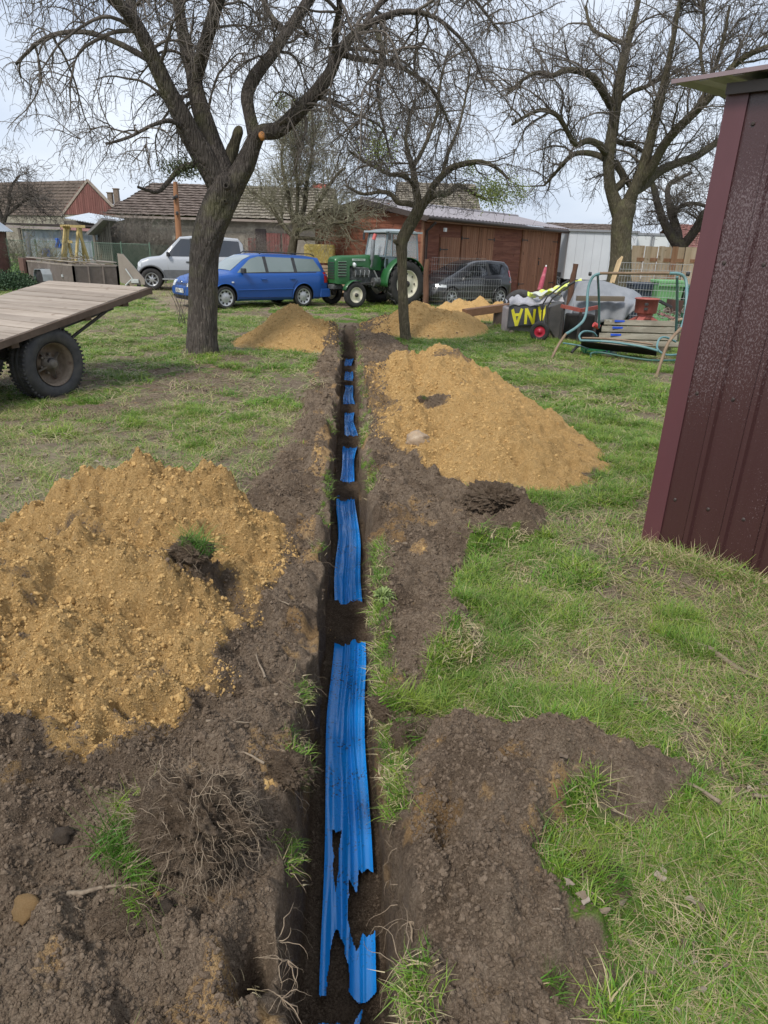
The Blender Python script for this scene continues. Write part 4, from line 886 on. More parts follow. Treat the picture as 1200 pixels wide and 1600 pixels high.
rt_limbs = [
 [(968,335,14,0),(957,305,11,0),(952,275,10,0),(952,240,10.5,0),(957,205,10,.1),(962,170,10,.1),(968,130,9,.2),(974,95,8,.2),(984,55,6.5,.3),(993,20,5,.3),(1003,-20,4,.4),(1020,-60,3,.5)],
 [(980,325,13,0),(990,298,11,-.2),(1003,268,10,-.3),(1013,232,9,-.4),(1022,195,8.5,-.5),(1030,160,8,-.6),(1038,130,7,-.6),(1045,95,5,-.7),(1054,50,4,-.8),(1062,0,3,-.9)],
 [(1000,285,10,-.2),(1018,262,9,-.5),(1035,230,8.5,-.8),(1060,200,8,-1.1),(1085,175,7.5,-1.4),(1110,150,7,-1.7),(1135,115,6,-2),(1165,88,5.5,-2.2),(1205,72,5,-2.5),(1260,60,4,-3)],
 [(990,300,10,0),(1012,284,9,.4),(1030,268,8,.7),(1055,256,7.5,1.0),(1085,245,7,1.3),(1112,228,6,1.6),(1150,200,4,2)],
 [(948,240,7,0),(935,226,6,-.5),(918,220,5.5,-.9),(900,226,5,-1.2),(888,208,4.5,-1.5),(872,182,4.2,-1.8),(850,172,3.8,-2),(828,178,3.2,-2.2),(800,195,2.4,-2.5)],
 [(955,165,8,.1),(943,145,7,-.2),(928,122,6,-.5),(908,112,5.5,-.8),(885,110,5,-1.1),(862,118,4.4,-1.3),(838,114,3.6,-1.5),(812,128,2.6,-1.7),(790,150,2,-1.8)],
 [(946,248,6,0),(925,240,5,.5),(900,240,4.5,1),(885,250,4,1.4),(868,270,3,1.8),(850,290,2,2)],
 [(958,298,7,0),(975,280,6.5,.3),(962,255,6,.5),(985,290,5,.8)],
 [(953,215,5,.2),(968,222,4.5,.5),(990,228,4,.8),(1010,240,3,1.1)],
 [(955,170,4,.1),(985,145,4,.3),(1010,135,3.4,.5),(1035,120,2.6,.7)],
 [(980,70,4,.2),(955,60,3.6,.4),(925,45,3,.7),(915,10,2.4,1)],
 [(1085,175,4,-1.4),(1108,130,3.6,-1.5),(1128,70,3,-1.6),(1140,10,2.4,-1.6)],
 [(1110,150,3,-1.7),(1095,90,3,-1.4),(1100,30,2.4,-1.2),(1095,-20,2,-1)],
]
rtree, _ = make_tree('spreading_fruit_tree', 'tall spreading bare tree with many limbs behind the junk heap on the right', (968, 440), 23.0, rt_trunk, rt_limbs, [
    dict(n=150, tr=(.2, 1), Lr=(1.2, 3.0), ang=(30, 80), K=10, droop=.05, kink=.17, rr=.030, up=.5, S=4, curl=1.0),
    dict(n=1500, tr=(.1, 1), Lr=(.5, 1.5), ang=(25, 75), K=8, droop=.16, kink=.22, rr=.012, up=.2, S=3, r0=.006),
    dict(n=6200, tr=(.1, 1), Lr=(.2, .7), ang=(30, 85), K=5, droop=.15, kink=.32, rr=.0075, S=3, r0=.004),
    dict(of=0, n=240, tr=(.3, 1), Lr=(.8, 2.6), ang=(50, 85), K=9, droop=-.25, kink=.12, rr=.014, up=1.6, S=3, r0=.006),
], M_bark2, M_twig, sides=24, seed=8, amp=.10)
make_tree('forked_fruit_tree', 'low forked bare tree standing behind the plank fence beside the metal shed', (1060, 390), 27.5,
 [(1060,440,15,0),(1062,410,13,0),(1062,388,12,0),(1062,375,11,0)],
 [[(1060,385,10,0),(1046,365,8,0),(1033,335,7,0),(1024,305,6,0),(1018,280,4,0),(1010,250,3,0)], [(1060,385,9,0),(1056,355,8,.3),(1048,330,7,.5),(1043,300,5,.7),(1050,285,4,.9),(1080,270,3,1.2)],
  [(1065,385,9,0),(1085,362,8,-.3),(1100,335,7,-.6),(1120,318,6,-.9),(1150,300,5,-1.2)], [(1050,345,5,.4),(1060,325,4,.2),(1085,318,3.4,0),(1110,325,3,0)]],
 [dict(n=60, tr=(.2, 1), Lr=(.8, 2.2), ang=(30, 80), K=9, droop=.1, kink=.18, rr=.025, up=.4, S=4), dict(n=450, tr=(.1, 1), Lr=(.4, 1.2), ang=(30, 75), K=7, droop=.2, kink=.22, rr=.012, S=3, r0=.007), dict(n=1300, tr=(.1, 1), Lr=(.2, .6), ang=(30, 80), K=5, droop=.2, kink=.3, rr=.009, S=3, r0=.006)],
 M_bark, M_twig, sides=16, seed=11, ntr=24)
make_tree('bushy_tree', 'dense bushy olive-grey tree rising behind the blue estate car', (458, 395), 27.0,
 [(452,420,9,0),(456,395,8,0),(460,370,7,0),(465,350,6.5,0)],
 [[(462,362,5.5,0),(455,330,4.5,0),(448,295,3.6,0),(440,250,2.6,.2),(445,205,1.8,.2)], [(465,355,5.5,0),(476,320,4.6,0),(480,280,3.8,0),(488,235,2.8,0),(490,190,1.8,0)], [(466,352,5,0),(490,330,4.5,-.4),(508,300,3.6,-.8),(525,275,2.6,-1),(540,262,2,-1.2)],
  [(458,370,4.5,0),(440,350,4,.3),(425,325,3.4,.5),(408,310,2.6,.8),(395,300,2,1)], [(465,360,4,0),(500,352,3.6,-1),(530,348,3,-1.6),(552,345,2,-2)], [(460,372,4,0),(480,372,3.2,-.5),(505,375,2.6,-.8)], [(463,345,4,0),(465,300,3.2,-.5),(462,250,2.4,-.8),(470,215,1.8,-1)]],
 [dict(n=110, tr=(.15, 1), Lr=(.8, 2.3), ang=(20, 70), K=9, droop=.03, kink=.14, rr=.020, up=.6, S=4, r0=.008), dict(n=1300, tr=(.1, 1), Lr=(.5, 1.3), ang=(20, 60), K=7, droop=.05, kink=.18, rr=.010, up=.2, S=3, r0=.006), dict(n=4800, tr=(.1, 1), Lr=(.2, .7), ang=(25, 70), K=5, droop=.05, kink=.25, rr=.0075, S=3, r0=.0052)],
 M_bark2, M_twig2, sides=16, seed=14, ntr=24)
make_tree('thin_garden_tree', 'thin bare tree at the left edge in front of the red-gabled barn', (10, 400), 34.0,
 [(8,410,5,0),(6,380,4.5,0),(5,350,4,0)],
 [[(5,360,4,0),(0,330,3,0),(-15,300,2.4,0),(-30,270,2,0)], [(5,350,4,0),(14,320,3,0),(16,295,2.4,0),(30,275,1.8,0)], [(6,340,3,0),(28,322,2.6,0),(45,310,2,0),(62,318,1.5,0)]],
 [dict(n=50, tr=(.1, 1), Lr=(.8, 2.4), ang=(30, 75), K=9, droop=.15, kink=.18, rr=.02, up=.4, S=4, r0=.008), dict(n=420, tr=(.1, 1), Lr=(.5, 1.3), ang=(25, 70), K=7, droop=.2, kink=.2, rr=.012, S=3, r0=.008), dict(n=1100, tr=(.1, 1), Lr=(.3, .7), ang=(25, 70), K=5, droop=.2, kink=.25, rr=.009, S=3, r0=.007)],
 M_bark, M_twig, sides=12, seed=17, ntr=20)
def shrub(name, label, px, py, Y, w, h, n, m, seed, grp, dep=1.0, rr=.009):
    p = D(px, py, Y); t = thing(name, (p.x, p.y, 0), label, 'shrub', grp); g = np.random.default_rng(seed); K = 9; nb = max(10, n//14)
    P = np.zeros((nb, K, 3)); P[:, 0] = np.stack([g.uniform(-w*.42, w*.42, nb), g.uniform(-dep/2, dep/2, nb), np.zeros(nb)], 1); d = g.normal(0, .33, (nb, 3)); d[:, 2] = 1; L = h*g.uniform(.55, 1.05, nb)
    for k in range(1, K): d += g.normal(0, .12, (nb, 3)); d /= np.linalg.norm(d, axis=1, keepdims=True); P[:, k] = P[:, k-1]+d*(L/(K-1))[:, None]
    Rr = rr*1.6*(1-.7*np.linspace(0, 1, K))[None, :]*g.uniform(.7, 1.4, nb)[:, None]
    a = grow(P, Rr, n//3, (.15, 1), (h*.2, h*.5), (25, 70), 6, .05, .2, rr, r0=rr*.6, up=.3, seed=seed); c = grow(a[0], a[1], n, (.1, 1), (h*.08, h*.28), (25, 80), 5, .05, .28, rr*.8, r0=rr*.5, seed=seed+1)
    Vv, Fh = tubes_mesh([(P, Rr, 4), (a[0], a[1], 3), (c[0], c[1], 3)], (0, 0, 0)); tag(link_mesh('twigs', rawmesh('twigs', Vv, Fh), m, t), kind='stuff'); return t
M_dry = mat('dry_shrub_bark', (.14, .12, .10), (.20, .175, .145), 3, .9)
for i, (px, w_, h_, lb) in enumerate([(190, 2.2, 2.9, 'bare grey-brown shrub against the long barn, next to the lean-to'), (228, 2.2, 3.1, 'tangled bare shrub against the long barn, left of the orange pole'), (258, 2.0, 2.8, 'bare shrub right beside the orange pole'), (300, 2.2, 1.9, 'low bare shrub behind the roof of the silver off-roader')]):
    shrub('bare_shrub', lb, px, 414, 36.0, w_, h_, 900, M_dry, 200+i, 'bare shrubs along the barn wall', rr=.011)
for i, (px, w_, h_, lb) in enumerate([(62, 1.6, 2.0, 'thin bare bush in front of the pale sheet wall, near the dark pipe'), (80, 1.3, 1.7, 'young bush beside the blue plastic in front of the pale sheet wall'), (35, 1.3, 1.8, 'bush near the brick shed at the left edge')]):
    shrub('garden_bush', lb, px, 405, 29.0, w_, h_, 330, M_twig2, 220+i, 'bushes behind the box trailer', rr=.008)
for i, (px, h_, lb) in enumerate([(388, 1.2, 'bare bush growing against the stone barn behind the blue car roof'), (400, 1.5, 'twiggy bush left of the bushy tree'), (420, 1.4, 'bare bush in front of the broken barn doors')]):
    shrub('wall_bush', lb, px, 395, 34.0, 1.4, h_+.8, 380, M_dry, 240+i, 'bushes against the stone barn', rr=.009)
shrub('trunk_sucker', 'thin dark shoots rising beside the thick tree trunk', 286, 492, 15.4, .30, 1.5, 14, M_twig, 260, None, .1, .004)
# ------------------------------------------------------------------ buildings
def wall_t(px, py, N, L):
    """distance along the wall line N + t*L that is seen at this pixel"""
    d = ray(px, py); det = d.x*(-L[1])+L[0]*d.y
    s = (N[0]*(-L[1])+L[0]*N[1])/det; return ((s*d.x-N[0])*L[0]+(s*d.y-N[1])*L[1])
def mat_planks(name, c1, c2, c3, sc=6, axis='X', dark=(.05, .02, .012)):
    m, t, b = newmat(name); oi = t.n('ShaderNodeObjectInfo').outputs['Random']
    off = t.n('ShaderNodeCombineXYZ', {'X': t.math('MULTIPLY', oi, 53.), 'Y': t.math('MULTIPLY', oi, 31.), 'Z': t.math('MULTIPLY', oi, 17.)}).outputs[0]
    co = t.n('ShaderNodeVectorMath', {0: t.coord(), 1: off}, operation='ADD').outputs[0]
    st = {'X': (.16, 2, 2), 'Y': (2, .16, 2), 'Z': (2, 2, .16)}[axis]
    n = t.noise(t.mapping(co, st), sc, 6, .65, .5); n2 = t.noise(t.mapping(co, st), sc*6, 3, .7); n3 = t.noise(co, 1.6, 3, .5)
    col = t.ramp(n, [(.3, c1), (.5, c2), (.7, c3)])
    kn = t.ramp(t.noise(co, 7, 2, .4), [(.27, (1, 1, 1)), (.33, (0, 0, 0))])
    col = t.mix(t.math('MULTIPLY', kn, .6), col, dark)
    v = t.math('ADD', .78, t.math('ADD', t.math('MULTIPLY', oi, .32), t.math('MULTIPLY', n3, .2)))
    col = t.n('ShaderNodeHueSaturation', {'Color': col, 'Value': v}).outputs[0]
    setp(t, b, col=col, rough=.72, spec=.3, nrm=t.bump(n2, .006)); return m
M_gar = mat_planks('red_brown_boards', (.15, .050, .032), (.23, .083, .050), (.32, .135, .085))
M_gard = mat_planks('door_boards', (.22, .095, .052), (.32, .15, .085), (.42, .22, .135), 5, 'Z')
M_gtrim = mat('garage_trim', (.30, .15, .085), (.22, .10, .055), 6, .7)
M_dk = mat('dark_brown_metal', (.045, .032, .028), (.065, .048, .042), 5, .5)
M_iron = mat('black_iron', (.03, .028, .027), (.055, .048, .045), 20, .6)
M_metalroof = mat('mauve_metal_roof', (.33, .295, .305), (.26, .235, .245), 2.2, .45, metal=.15, stretch=(1, .3, 1))
NN = Vector((1.0, 24.6, 0)); LD = Vector((.6, .8, 0)); ang = math.atan2(.8, .6)
gar = thing('wooden_garage', NN, 'long red-brown wooden garage with double doors and a pale metal roof', 'garage', rz=ang)
GL, GW, GE, GR = 10.9, 4.75, 2.70, 3.16
def gt(px): return wall_t(px, 430, NN, LD)
b = MB(); b.box((GL/2, GW/2, GE/2-.1), (GL-.12, GW-.12, GE-.2)); b.prism([(.06, GE-.2), (GW-.06, GE-.2), (GW/2, GR-.12)], .06, GL-.06, M=Matrix(((0, 1, 0, 0), (1, 0, 0, 0), (0, 0, 1, 0), (0, 0, 0, 1)))); b.build('inner_wall', M_dk, gar)
def plank_mesh(Lx, h, th=.022):       # lapped board: thicker at its lower edge, board runs along x
    b = MB(); b.add([(0, 0, 0), (Lx, 0, 0), (Lx, -.034, 0), (0, -.034, 0), (0, 0, h), (Lx, 0, h), (Lx, -.012, h), (0, -.012, h)], [(0, 3, 2, 1), (4, 5, 6, 7), (0, 1, 5, 4), (1, 2, 6, 5), (2, 3, 7, 6), (3, 0, 4, 7)]); return b
random.seed(4)
doors = [(gt(683), gt(714), 2.02, 1), (gt(715.5), gt(765.5), 2.42, 2), (gt(809), gt(863), 2.48, 2)]
BH = .30
def boards(x0, x1, z0, z1, M4, pitch=BH):
    z = z0
    while z < z1-.02:
        h = min(pitch+.015, z1-z); o = plank_mesh(x1-x0, h).build('plank', M_gar, gar, fix=False); o.matrix_local = M4 @ Matrix.Translation((x0, -random.uniform(0, .006), z)) @ Matrix.Rotation(random.uniform(-.003, .003), 4, 'Y'); z += pitch
I4 = Matrix.Identity(4)
xs_ = [.0, doors[0][0]-.03, doors[0][1]+.02, doors[1][0]-.02, doors[1][1]+.03, doors[2][0]-.03, doors[2][1]+.03, GL]
for a, c in ((xs_[0], xs_[1]), (xs_[4], xs_[5]), (xs_[6], xs_[7])):
    if c-a > .08: boards(a, c, .12, GE-.1, I4)
boards(doors[0][0]-.03, doors[0][1]+.02, 2.08, GE-.1, I4)
boards(doors[1][0]-.02, doors[1][1]+.02, 2.50, GE-.1, I4, .24)
# gable face: local plane x=0 facing -x
MG = Matrix.Rotation(-math.pi/2, 4, 'Z')      # board x axis -> local -y ... placed from y=GW to 0
z = .12
while z < GR-.25:
    h = BH+.015; zz = z+h*.5; ins = 0 if zz < GE else (zz-GE)/(GR-GE)*GW/2
    if GW-2*ins > .25:
        o = plank_mesh(GW-2*ins, h).build('plank', M_gar, gar, fix=False); o.matrix_local = Matrix.Translation((0, GW-ins, z)) @ MG
    z += BH
def doorset(x0, x1, h, leaves):
    wd = (x1-x0)/leaves
    for k in range(leaves):
        b = MB(); a = x0+k*wd; fr = b.box((a+wd/2, -.02, .1+h/2), (wd-.02, .04, h-.02)).build('door', M_gard, gar)
        n = max(3, round(wd/.145)); pw = (wd-.03)/n
        for i in range(n):
            MB().box((a+.015+pw*(i+.5), -.052-random.uniform(0, .004), .1+h/2+random.uniform(-.006, .006)), (pw-.012, .022, h)).build('plank', M_gard, fr, fix=False)
        hx = a if k == 0 else a+wd; s_ = 1 if k == 0 else -1
        for zz in (.45, h-.30):
            bb = MB(); bb.box((hx+s_*.24, -.073, zz), (.50, .012, .035)); bb.box((hx, -.073, zz), (.05, .014, .12)); bb.build('hinge', M_iron, fr)
    b = MB(); b.box(((x0+x1)/2, -.075, .1+h*.48), (.05, .03, .16)); b.box(((x0+x1)/2, -.085, .1+h*.55), (.16, .02, .03)); b.build('latch', M_iron, gar)
for d_ in doors: doorset(*d_)
for x_, y_ in ((-.03, -.03), (GL+.0, -.03), (-.03, GW+.02)): MB().box((x_, y_, GE/2), (.09, .09, GE)).build('corner_board', M_gtrim, gar)
# roof of ribbed sheet, fascia, gutter, pipe
def ribbed(x0, x1, e, r, y0, y1, n):
    P = []
    for k in range(9):
        t = k/8; row = []
        for i in range(n*4+1):
            q_ = i % 4; row.append((x0+(x1-x0)*i/(n*4), y0+(y1-y0)*t, e+(r-e)*t+(.022 if q_ in (1, 2) else 0)))
        P.append(row)
    return P
oh = .38; sl = (GR-GE)/(GW/2)
for y0, y1, e, r in ((-oh, GW/2, GE-oh*sl+.10, GR+.10), (GW+oh, GW/2, GE-oh*sl+.10, GR+.10)):
    b = MB(); b.grid(ribbed(-.35, GL+.35, e, r, y0, y1, 46), False); b.build('roof', M_metalroof, gar, solid=.006)
b = MB(); b.tube([(-.36, GW/2, GR+.13), (GL+.36, GW/2, GR+.13)], .06, 8); b.build('ridge_cap', M_metalroof, gar)
b = MB(); b.tube([(-.4, -oh-.05, GE-oh*sl+.04), (GL+.42, -oh-.05, GE-oh*sl+.0)], .065, 10); b.build('gutter', M_dk, gar)
b = MB(); b.tube([(.1, -oh-.05, GE-.16), (.1, -.1, GE-.42), (.1, -.1, .05)], .045, 8); b.build('downpipe', M_dk, gar)
for s_ in (0, 1):
    b = MB(); a = Vector((-.34, -oh if s_ == 0 else GW+oh, GE-oh*sl+.02)); c = Vector((-.34, GW/2, GR+.02)); b.beam(a, c, .03, .17); b.build('barge_board', M_dk, gar)
b = MB(); b.box((GL/2, -oh+.02, GE-oh*sl-.0), (GL+.6, .03, .16)); b.build('fascia', M_gtrim, gar)
b = MB(); b.box((.75, -oh-.02, GE-.36), (.11, .09, .12), ch=.01); b.build('floodlight', mat('white_plastic', (.75, .75, .73), (.68, .68, .66), 5, .4), gar)

def tiles_mat(name, c1, c2, c3):
    m, t, b = newmat(name); co = t.coord(); n = t.noise(co, 1.2, 5, .65); n2 = t.noise(t.mapping(co, (1, 1, 1)), 9, 4, .7)
    br = t.n('ShaderNodeTexBrick', {'Vector': t.mapping(t.coord('UV'), (1, 1, 1)), 'Scale': 1.0, 'Mortar Size': .02, 'Brick Width': .26, 'Row Height': .36, 'Color1': (.8, .8, .8, 1), 'Color2': (1.15, 1.15, 1.15, 1), 'Mortar': (.45, .45, .45, 1)})
    col = t.mix(t.math('MULTIPLY', n2, .7), t.ramp(n, [(.3, c1), (.5, c2), (.7, c3)]), c3)
    setp(t, b, col=t.mix(.85, col, br.outputs['Color'], 'MULTIPLY'), rough=.9, spec=.2, nrm=t.bump(n2, .02)); return m
M_tile = tiles_mat('weathered_roof_tiles', (.095, .070, .058), (.14, .108, .09), (.20, .16, .136))
M_tile_g = tiles_mat('mossy_roof_tiles', (.15, .125, .095), (.21, .18, .14), (.28, .25, .20))
def tile_roof(name, mat_, parent, A, B, C_, D_, course=.36):
    """stepped courses of tiles between eave A-B and ridge D_-C_"""
    A, B, C_, D_ = map(Vector, (A, B, C_, D_)); n = max(4, int(((C_-B).length+(D_-A).length)/2/course)); nrm = (B-A).cross(D_-A).normalized(); nrm = nrm if nrm.z > 0 else -nrm
    V, F, UV = [], [], []; W = (B-A).length; wv = .035; sg = max(6, int(W/.24))
    for k in range(n):
        for q_, off in ((k/n, .055), ((k+1)/n, .0)):
            for i in range(sg+1):
                u = i/sg; p = (A.lerp(D_, q_)).lerp(B.lerp(C_, q_), u)+nrm*(off+wv*(i % 2)*.6+.012*math.sin(i*1.7+k*2.3)); V.append(p); UV.append((u*W, q_*n*course))
        b0 = k*2*(sg+1)
        for i in range(sg): F.append((b0+i, b0+i+1, b0+sg+1+i+1, b0+sg+1+i))
        if k: 
            c0 = b0-(sg+1)
            for i in range(sg): F.append((c0+i, c0+i+1, b0+i+1, b0+i))
    me = bpy.data.meshes.new(name); L = parent.location; me.from_pydata([tuple(v-L) for v in V], [], F); uv = me.uv_layers.new(name='UVMap')
    uv.data.foreach_set('uv', np.array([UV[l.vertex_index] for l in me.loops], np.float32).ravel()); return link_mesh(name, me, mat_, parent)
M_redw = mat_planks('faded_red_boards', (.13, .050, .045), (.18, .075, .065), (.23, .11, .095), 3, 'Z')
M_plas = mat('grey_plaster', (.30, .27, .22), (.21, .185, .15), 1.2, .9, bump=.01, bsc=14, c3=(.36, .34, .28))
M_brick = mat('old_masonry', (.16, .11, .085), (.24, .19, .15), 4, .9, bump=.02, bsc=9)
M_oldwood = mat_planks('grey_old_boards', (.10, .085, .070), (.16, .14, .115), (.23, .205, .175), 4, 'Z')
# red gabled barn on the far left
Yb = 72
def W3(px, py, Y): return D(px, py, Y)
apex = W3(140, 282, Yb); el = W3(97, 335, Yb+1.2); er = W3(181, 332, Yb-1.0); el = Vector((el.x, el.y, er.z)); 
rb = thing('red_gabled_barn', (el.x, el.y, 0), 'old barn with a faded red boarded gable and brown tiled roof, far left', 'barn')
ax = (el-er); ax.z = 0; ax.normalize(); back = Vector((-.88, .47, 0)).normalized()*15
mid = (el+er)/2; apx = Vector((mid.x, mid.y, apex.z)); 
b = MB(); b.add([(el.x, el.y, 0), (er.x, er.y, 0), tuple(er), tuple(el)]+[tuple(Vector(p)+back) for p in ((el.x, el.y, 0), (er.x, er.y, 0), er, el)], [(0, 1, 2, 3), (4, 5, 6, 7), (0, 3, 7, 4), (1, 2, 6, 5)]); b.build('wall', M_plas, rb, world=True)
gd = (er-el); 
nb = 26
for i in range(nb):
    u0, u1 = i/nb, (i+.9)/nb; f = lambda u: el.z+(apx.z-el.z)*(1-abs(2*u-1)); n_ = Vector((gd.y, -gd.x, 0)).normalized()*.05
    if n_.y > 0: n_ = -n_
    q_ = [el+gd*u0+n_, el+gd*u1+n_]; b = MB(); bz = el.z-.25
    b.add([(q_[0].x, q_[0].y, bz), (q_[1].x, q_[1].y, bz), (q_[1].x, q_[1].y, f(u1)), (q_[0].x, q_[0].y, f(u0))]+[(p.x-n_.x, p.y-n_.y, z_) for p, z_ in ((q_[0], bz), (q_[1], bz), (q_[1], f(u1)), (q_[0], f(u0)))], [(0, 1, 2, 3), (7, 6, 5, 4), (0, 4, 5, 1), (1, 5, 6, 2), (2, 6, 7, 3), (3, 7, 4, 0)]); b.build('gable_board', M_redw, rb, world=True, fix=False)
ov = -back.normalized()*.4; dn = (el-apx).normalized()*.6; dn2 = (er-apx).normalized()*.6
tile_roof('roof', M_tile, rb, el+dn+back*1.0, el+dn+ov, apx+ov, apx+back, .42); tile_roof('roof', M_tile, rb, er+dn2+ov, er+dn2+back, apx+back, apx+ov, .42)
b = MB(); b.beam(apx+ov+Vector((0, 0, .02)), el+dn+ov, .12, .22); b.build('barge_board', mat('pale_trim', (.32, .27, .23), (.25, .2, .17), 3, .8), rb, world=True); b = MB(); b.beam(apx+ov+Vector((0, 0, .02)), er+dn2+ov, .12, .22); b.build('barge_board', mat('pale_trim', (.3, .3, .3)), rb, world=True)
# long tiled barn
Yl = 41
lb = thing('long_barn', (D(160, 380, Yl).x, Yl, 0), 'long low barn with a weathered tiled roof and plaster walls behind the parked cars', 'barn')
e0 = D(163, 342, Yl); e1 = D(520, 352, Yl+1); ez = 3.0; r0, r1 = D(238, 296, Yl+4), D(512, 289, Yl+4); rz_ = (r0.z+r1.z)/2+.1
E0, E1 = Vector((e0.x, Yl, ez)), Vector((e1.x, Yl, ez)); R0, R1 = Vector((r0.x, Yl+4.2, rz_)), Vector((e1.x-.1, Yl+4.2, rz_)); B0, B1 = Vector((e0.x, Yl+8.4, ez)), Vector((e1.x, Yl+8.4, ez))
b = MB(); b.box(((E0.x+E1.x)/2, Yl+4.2, ez/2-.05), (E1.x-E0.x-.8, 7.6, ez-.1)); b.build('wall', M_plas, lb, world=True)
b = MB(); b.add([(E1.x-.4, Yl+.4, ez-.1), (E1.x-.4, Yl+8, ez-.1), (E1.x-.4, Yl+4.2, rz_-.15), (E1.x-.7, Yl+.4, ez-.1), (E1.x-.7, Yl+8, ez-.1), (E1.x-.7, Yl+4.2, rz_-.15)], [(0, 1, 2), (5, 4, 3), (0, 2, 5, 3), (1, 4, 5, 2), (0, 3, 4, 1)]); b.build('gable', M_oldwood, lb, world=True)
xm = D(352, 340, Yl).x
tile_roof('roof', M_tile, lb, E0, Vector((xm, Yl, ez)), Vector((xm, Yl+4.2, rz_)), R0); tile_roof('roof', M_tile_g, lb, Vector((xm, Yl, ez-.02)), E1, R1, Vector((xm, Yl+4.2, rz_-.02)))
tile_roof('roof', M_tile, lb, B0, E0, R0, R0+Vector((0, .01, 0))); tile_roof('roof', M_tile, lb, B1, B0, R0, R1)
b = MB(); b.beam(E0+Vector((0, -.05, -.10)), E1+Vector((0, -.05, -.10)), .10, .12); b.build('eave_board', mat('pale_trim', (.3, .3, .3)), lb, world=True)
for px0, px1, zt_, m_, nm in ((386, 398, 2.0, M_redw, 'door'), (415, 437, 2.3, M_redw, 'door'), (440, 458, 2.3, M_redw, 'door'), (398, 414, 2.5, M_dk, 'opening')):
    x0, x1 = D(px0, 380, Yl).x, D(px1, 380, Yl).x
    fr = MB().box(((x0+x1)/2, Yl+.36, zt_/2), (x1-x0, .08, zt_)).build(nm, m_, lb, world=True)
    if nm == 'door':
        n = 5; pw = (x1-x0)/n
        for i in range(n): 
            o = MB().box((x0+pw*(i+.5)-lb.location.x, .30, zt_/2), (pw*.9, .04, zt_*random.uniform(.93, 1.0))).build('plank', m_, fr, fix=False)
b = MB(); b.box(((D(330, 380, Yl).x+D(515, 380, Yl).x)/2, Yl+.32, .55), (D(515, 380, Yl).x-D(330, 380, Yl).x, .16, 1.1)); b.build('stone_base', M_brick, lb, world=True)
# houses farther off
def far_house(name, label, px0, px1, Y, eave_py, ridge_py, depth, wm, rm, chim=(), rz=0.0):
    x0, x1 = D(px0, eave_py, Y).x, D(px1, eave_py, Y).x; ez_ = D((px0+px1)/2, eave_py, Y).z; rz2 = D((px0+px1)/2, ridge_py, Y+depth/2).z
    t = thing(name, (x0, Y, 0), label, 'house'); MB().box(((x0+x1)/2, Y+depth/2, ez_/2), (x1-x0-.6, depth-.6, ez_)).build('wall', wm, t, world=True)
    for s_ in (0, 1):
        xx = x0+.35 if s_ == 0 else x1-.35; MB().prism([(Y+.3, ez_), (Y+depth-.3, ez_), (Y+depth/2, rz2-.1)], xx-.05, xx+.05, M=Matrix(((0, 1, 0, 0), (1, 0, 0, 0), (0, 0, 1, 0), (0, 0, 0, 1)))).build('gable', wm, t, world=True)
    tile_roof('roof', rm, t, (x0, Y, ez_), (x1, Y, ez_), (x1, Y+depth/2, rz2), (x0, Y+depth/2, rz2), .4); tile_roof('roof', rm, t, (x1, Y+depth, ez_), (x0, Y+depth, ez_), (x0, Y+depth/2, rz2), (x1, Y+depth/2, rz2), .4)
    for cpx, h in chim:
        cx_ = D(cpx, ridge_py, Y+depth/2).x; c = MB(); c.box((cx_, Y+depth/2, rz2+h/2-.2), (.6, .6, h+.4)); c.box((cx_, Y+depth/2, rz2+h+.05), (.75, .75, .12)); c.build('chimney', M_brick, t, world=True)
    return t
far_house('tiled_house', 'distant brown-tiled roof with two chimneys right of the red gabled barn', 166, 215, 95, 330, 314, 9, M_plas, M_tile, ((173, .9), (183, 1.4)))
far_house('tiled_house', 'house with a mossy tiled roof rising behind the wooden garage', 618, 752, 52, 330, 286, 10, M_plas, M_tile_g)
far_house('tiled_house', 'low brown-roofed house behind the white truck body', 868, 1000, 58, 376, 350, 8, M_plas, M_tile)
M_redroof = tiles_mat('red_roof_tiles', (.32, .07, .055), (.42, .11, .085), (.5, .17, .13))
far_house('tiled_house', 'tiny bright red roof showing above the bushy tree', 484, 506, 66, 304, 287, 6, M_plas, M_redroof)
far_house('tiled_house', 'red-brown tiled roof glimpsed beside the metal shed behind the plank fence', 1078, 1150, 48, 392, 352, 9, M_plas, tiles_mat('dull_red_tiles', (.16, .065, .055), (.22, .10, .085), (.28, .15, .13)))
# lean-tos, canopy and sheet wall on the far left
Yc = 33.5
cn = thing('garden_canopy', (D(10, 400, Yc).x, Yc, 0), 'long open canopy with a pale blue-grey sheet wall behind the box trailer', 'canopy')
x0, x1 = D(10, 375, Yc).x, D(150, 375, Yc).x; zt = D(80, 356, Yc).z
M_sheet = mat('pale_sheet', (.36, .40, .44), (.28, .31, .35), 1.4, .6, c3=(.42, .46, .5))
b = MB(); P = [[(D(32, 375, Yc).x+(x1-D(32, 375, Yc).x)*i/60, Yc+.25+(.02 if i % 4 in (1, 2) else 0), z_) for i in range(61)] for z_ in (0, zt-.08)]; b.grid(P, False); b.build('sheet_wall', M_sheet, cn, world=True, solid=.01)
b = MB(); b.beam((x0, Yc, zt), (D(95, 356, Yc).x, Yc, zt), .12, .10); b.build('front_beam', mat('pinkish_beam', (.42, .36, .34), (.33, .27, .25), 3, .8), cn, world=True)
b = MB(); b.beam((D(95, 356, Yc).x+.02, Yc, zt), (x1, Yc, zt-.05), .12, .12); b.build('front_beam', mat('pink_beam', (.42, .22, .21), (.33, .17, .16), 3, .8), cn, world=True)
b = MB(); b.box(((x0+x1)/2, Yc+1.4, zt+.12), (x1-x0, 2.7, .08)); b.build('canopy_roof', M_dk, cn, world=True)
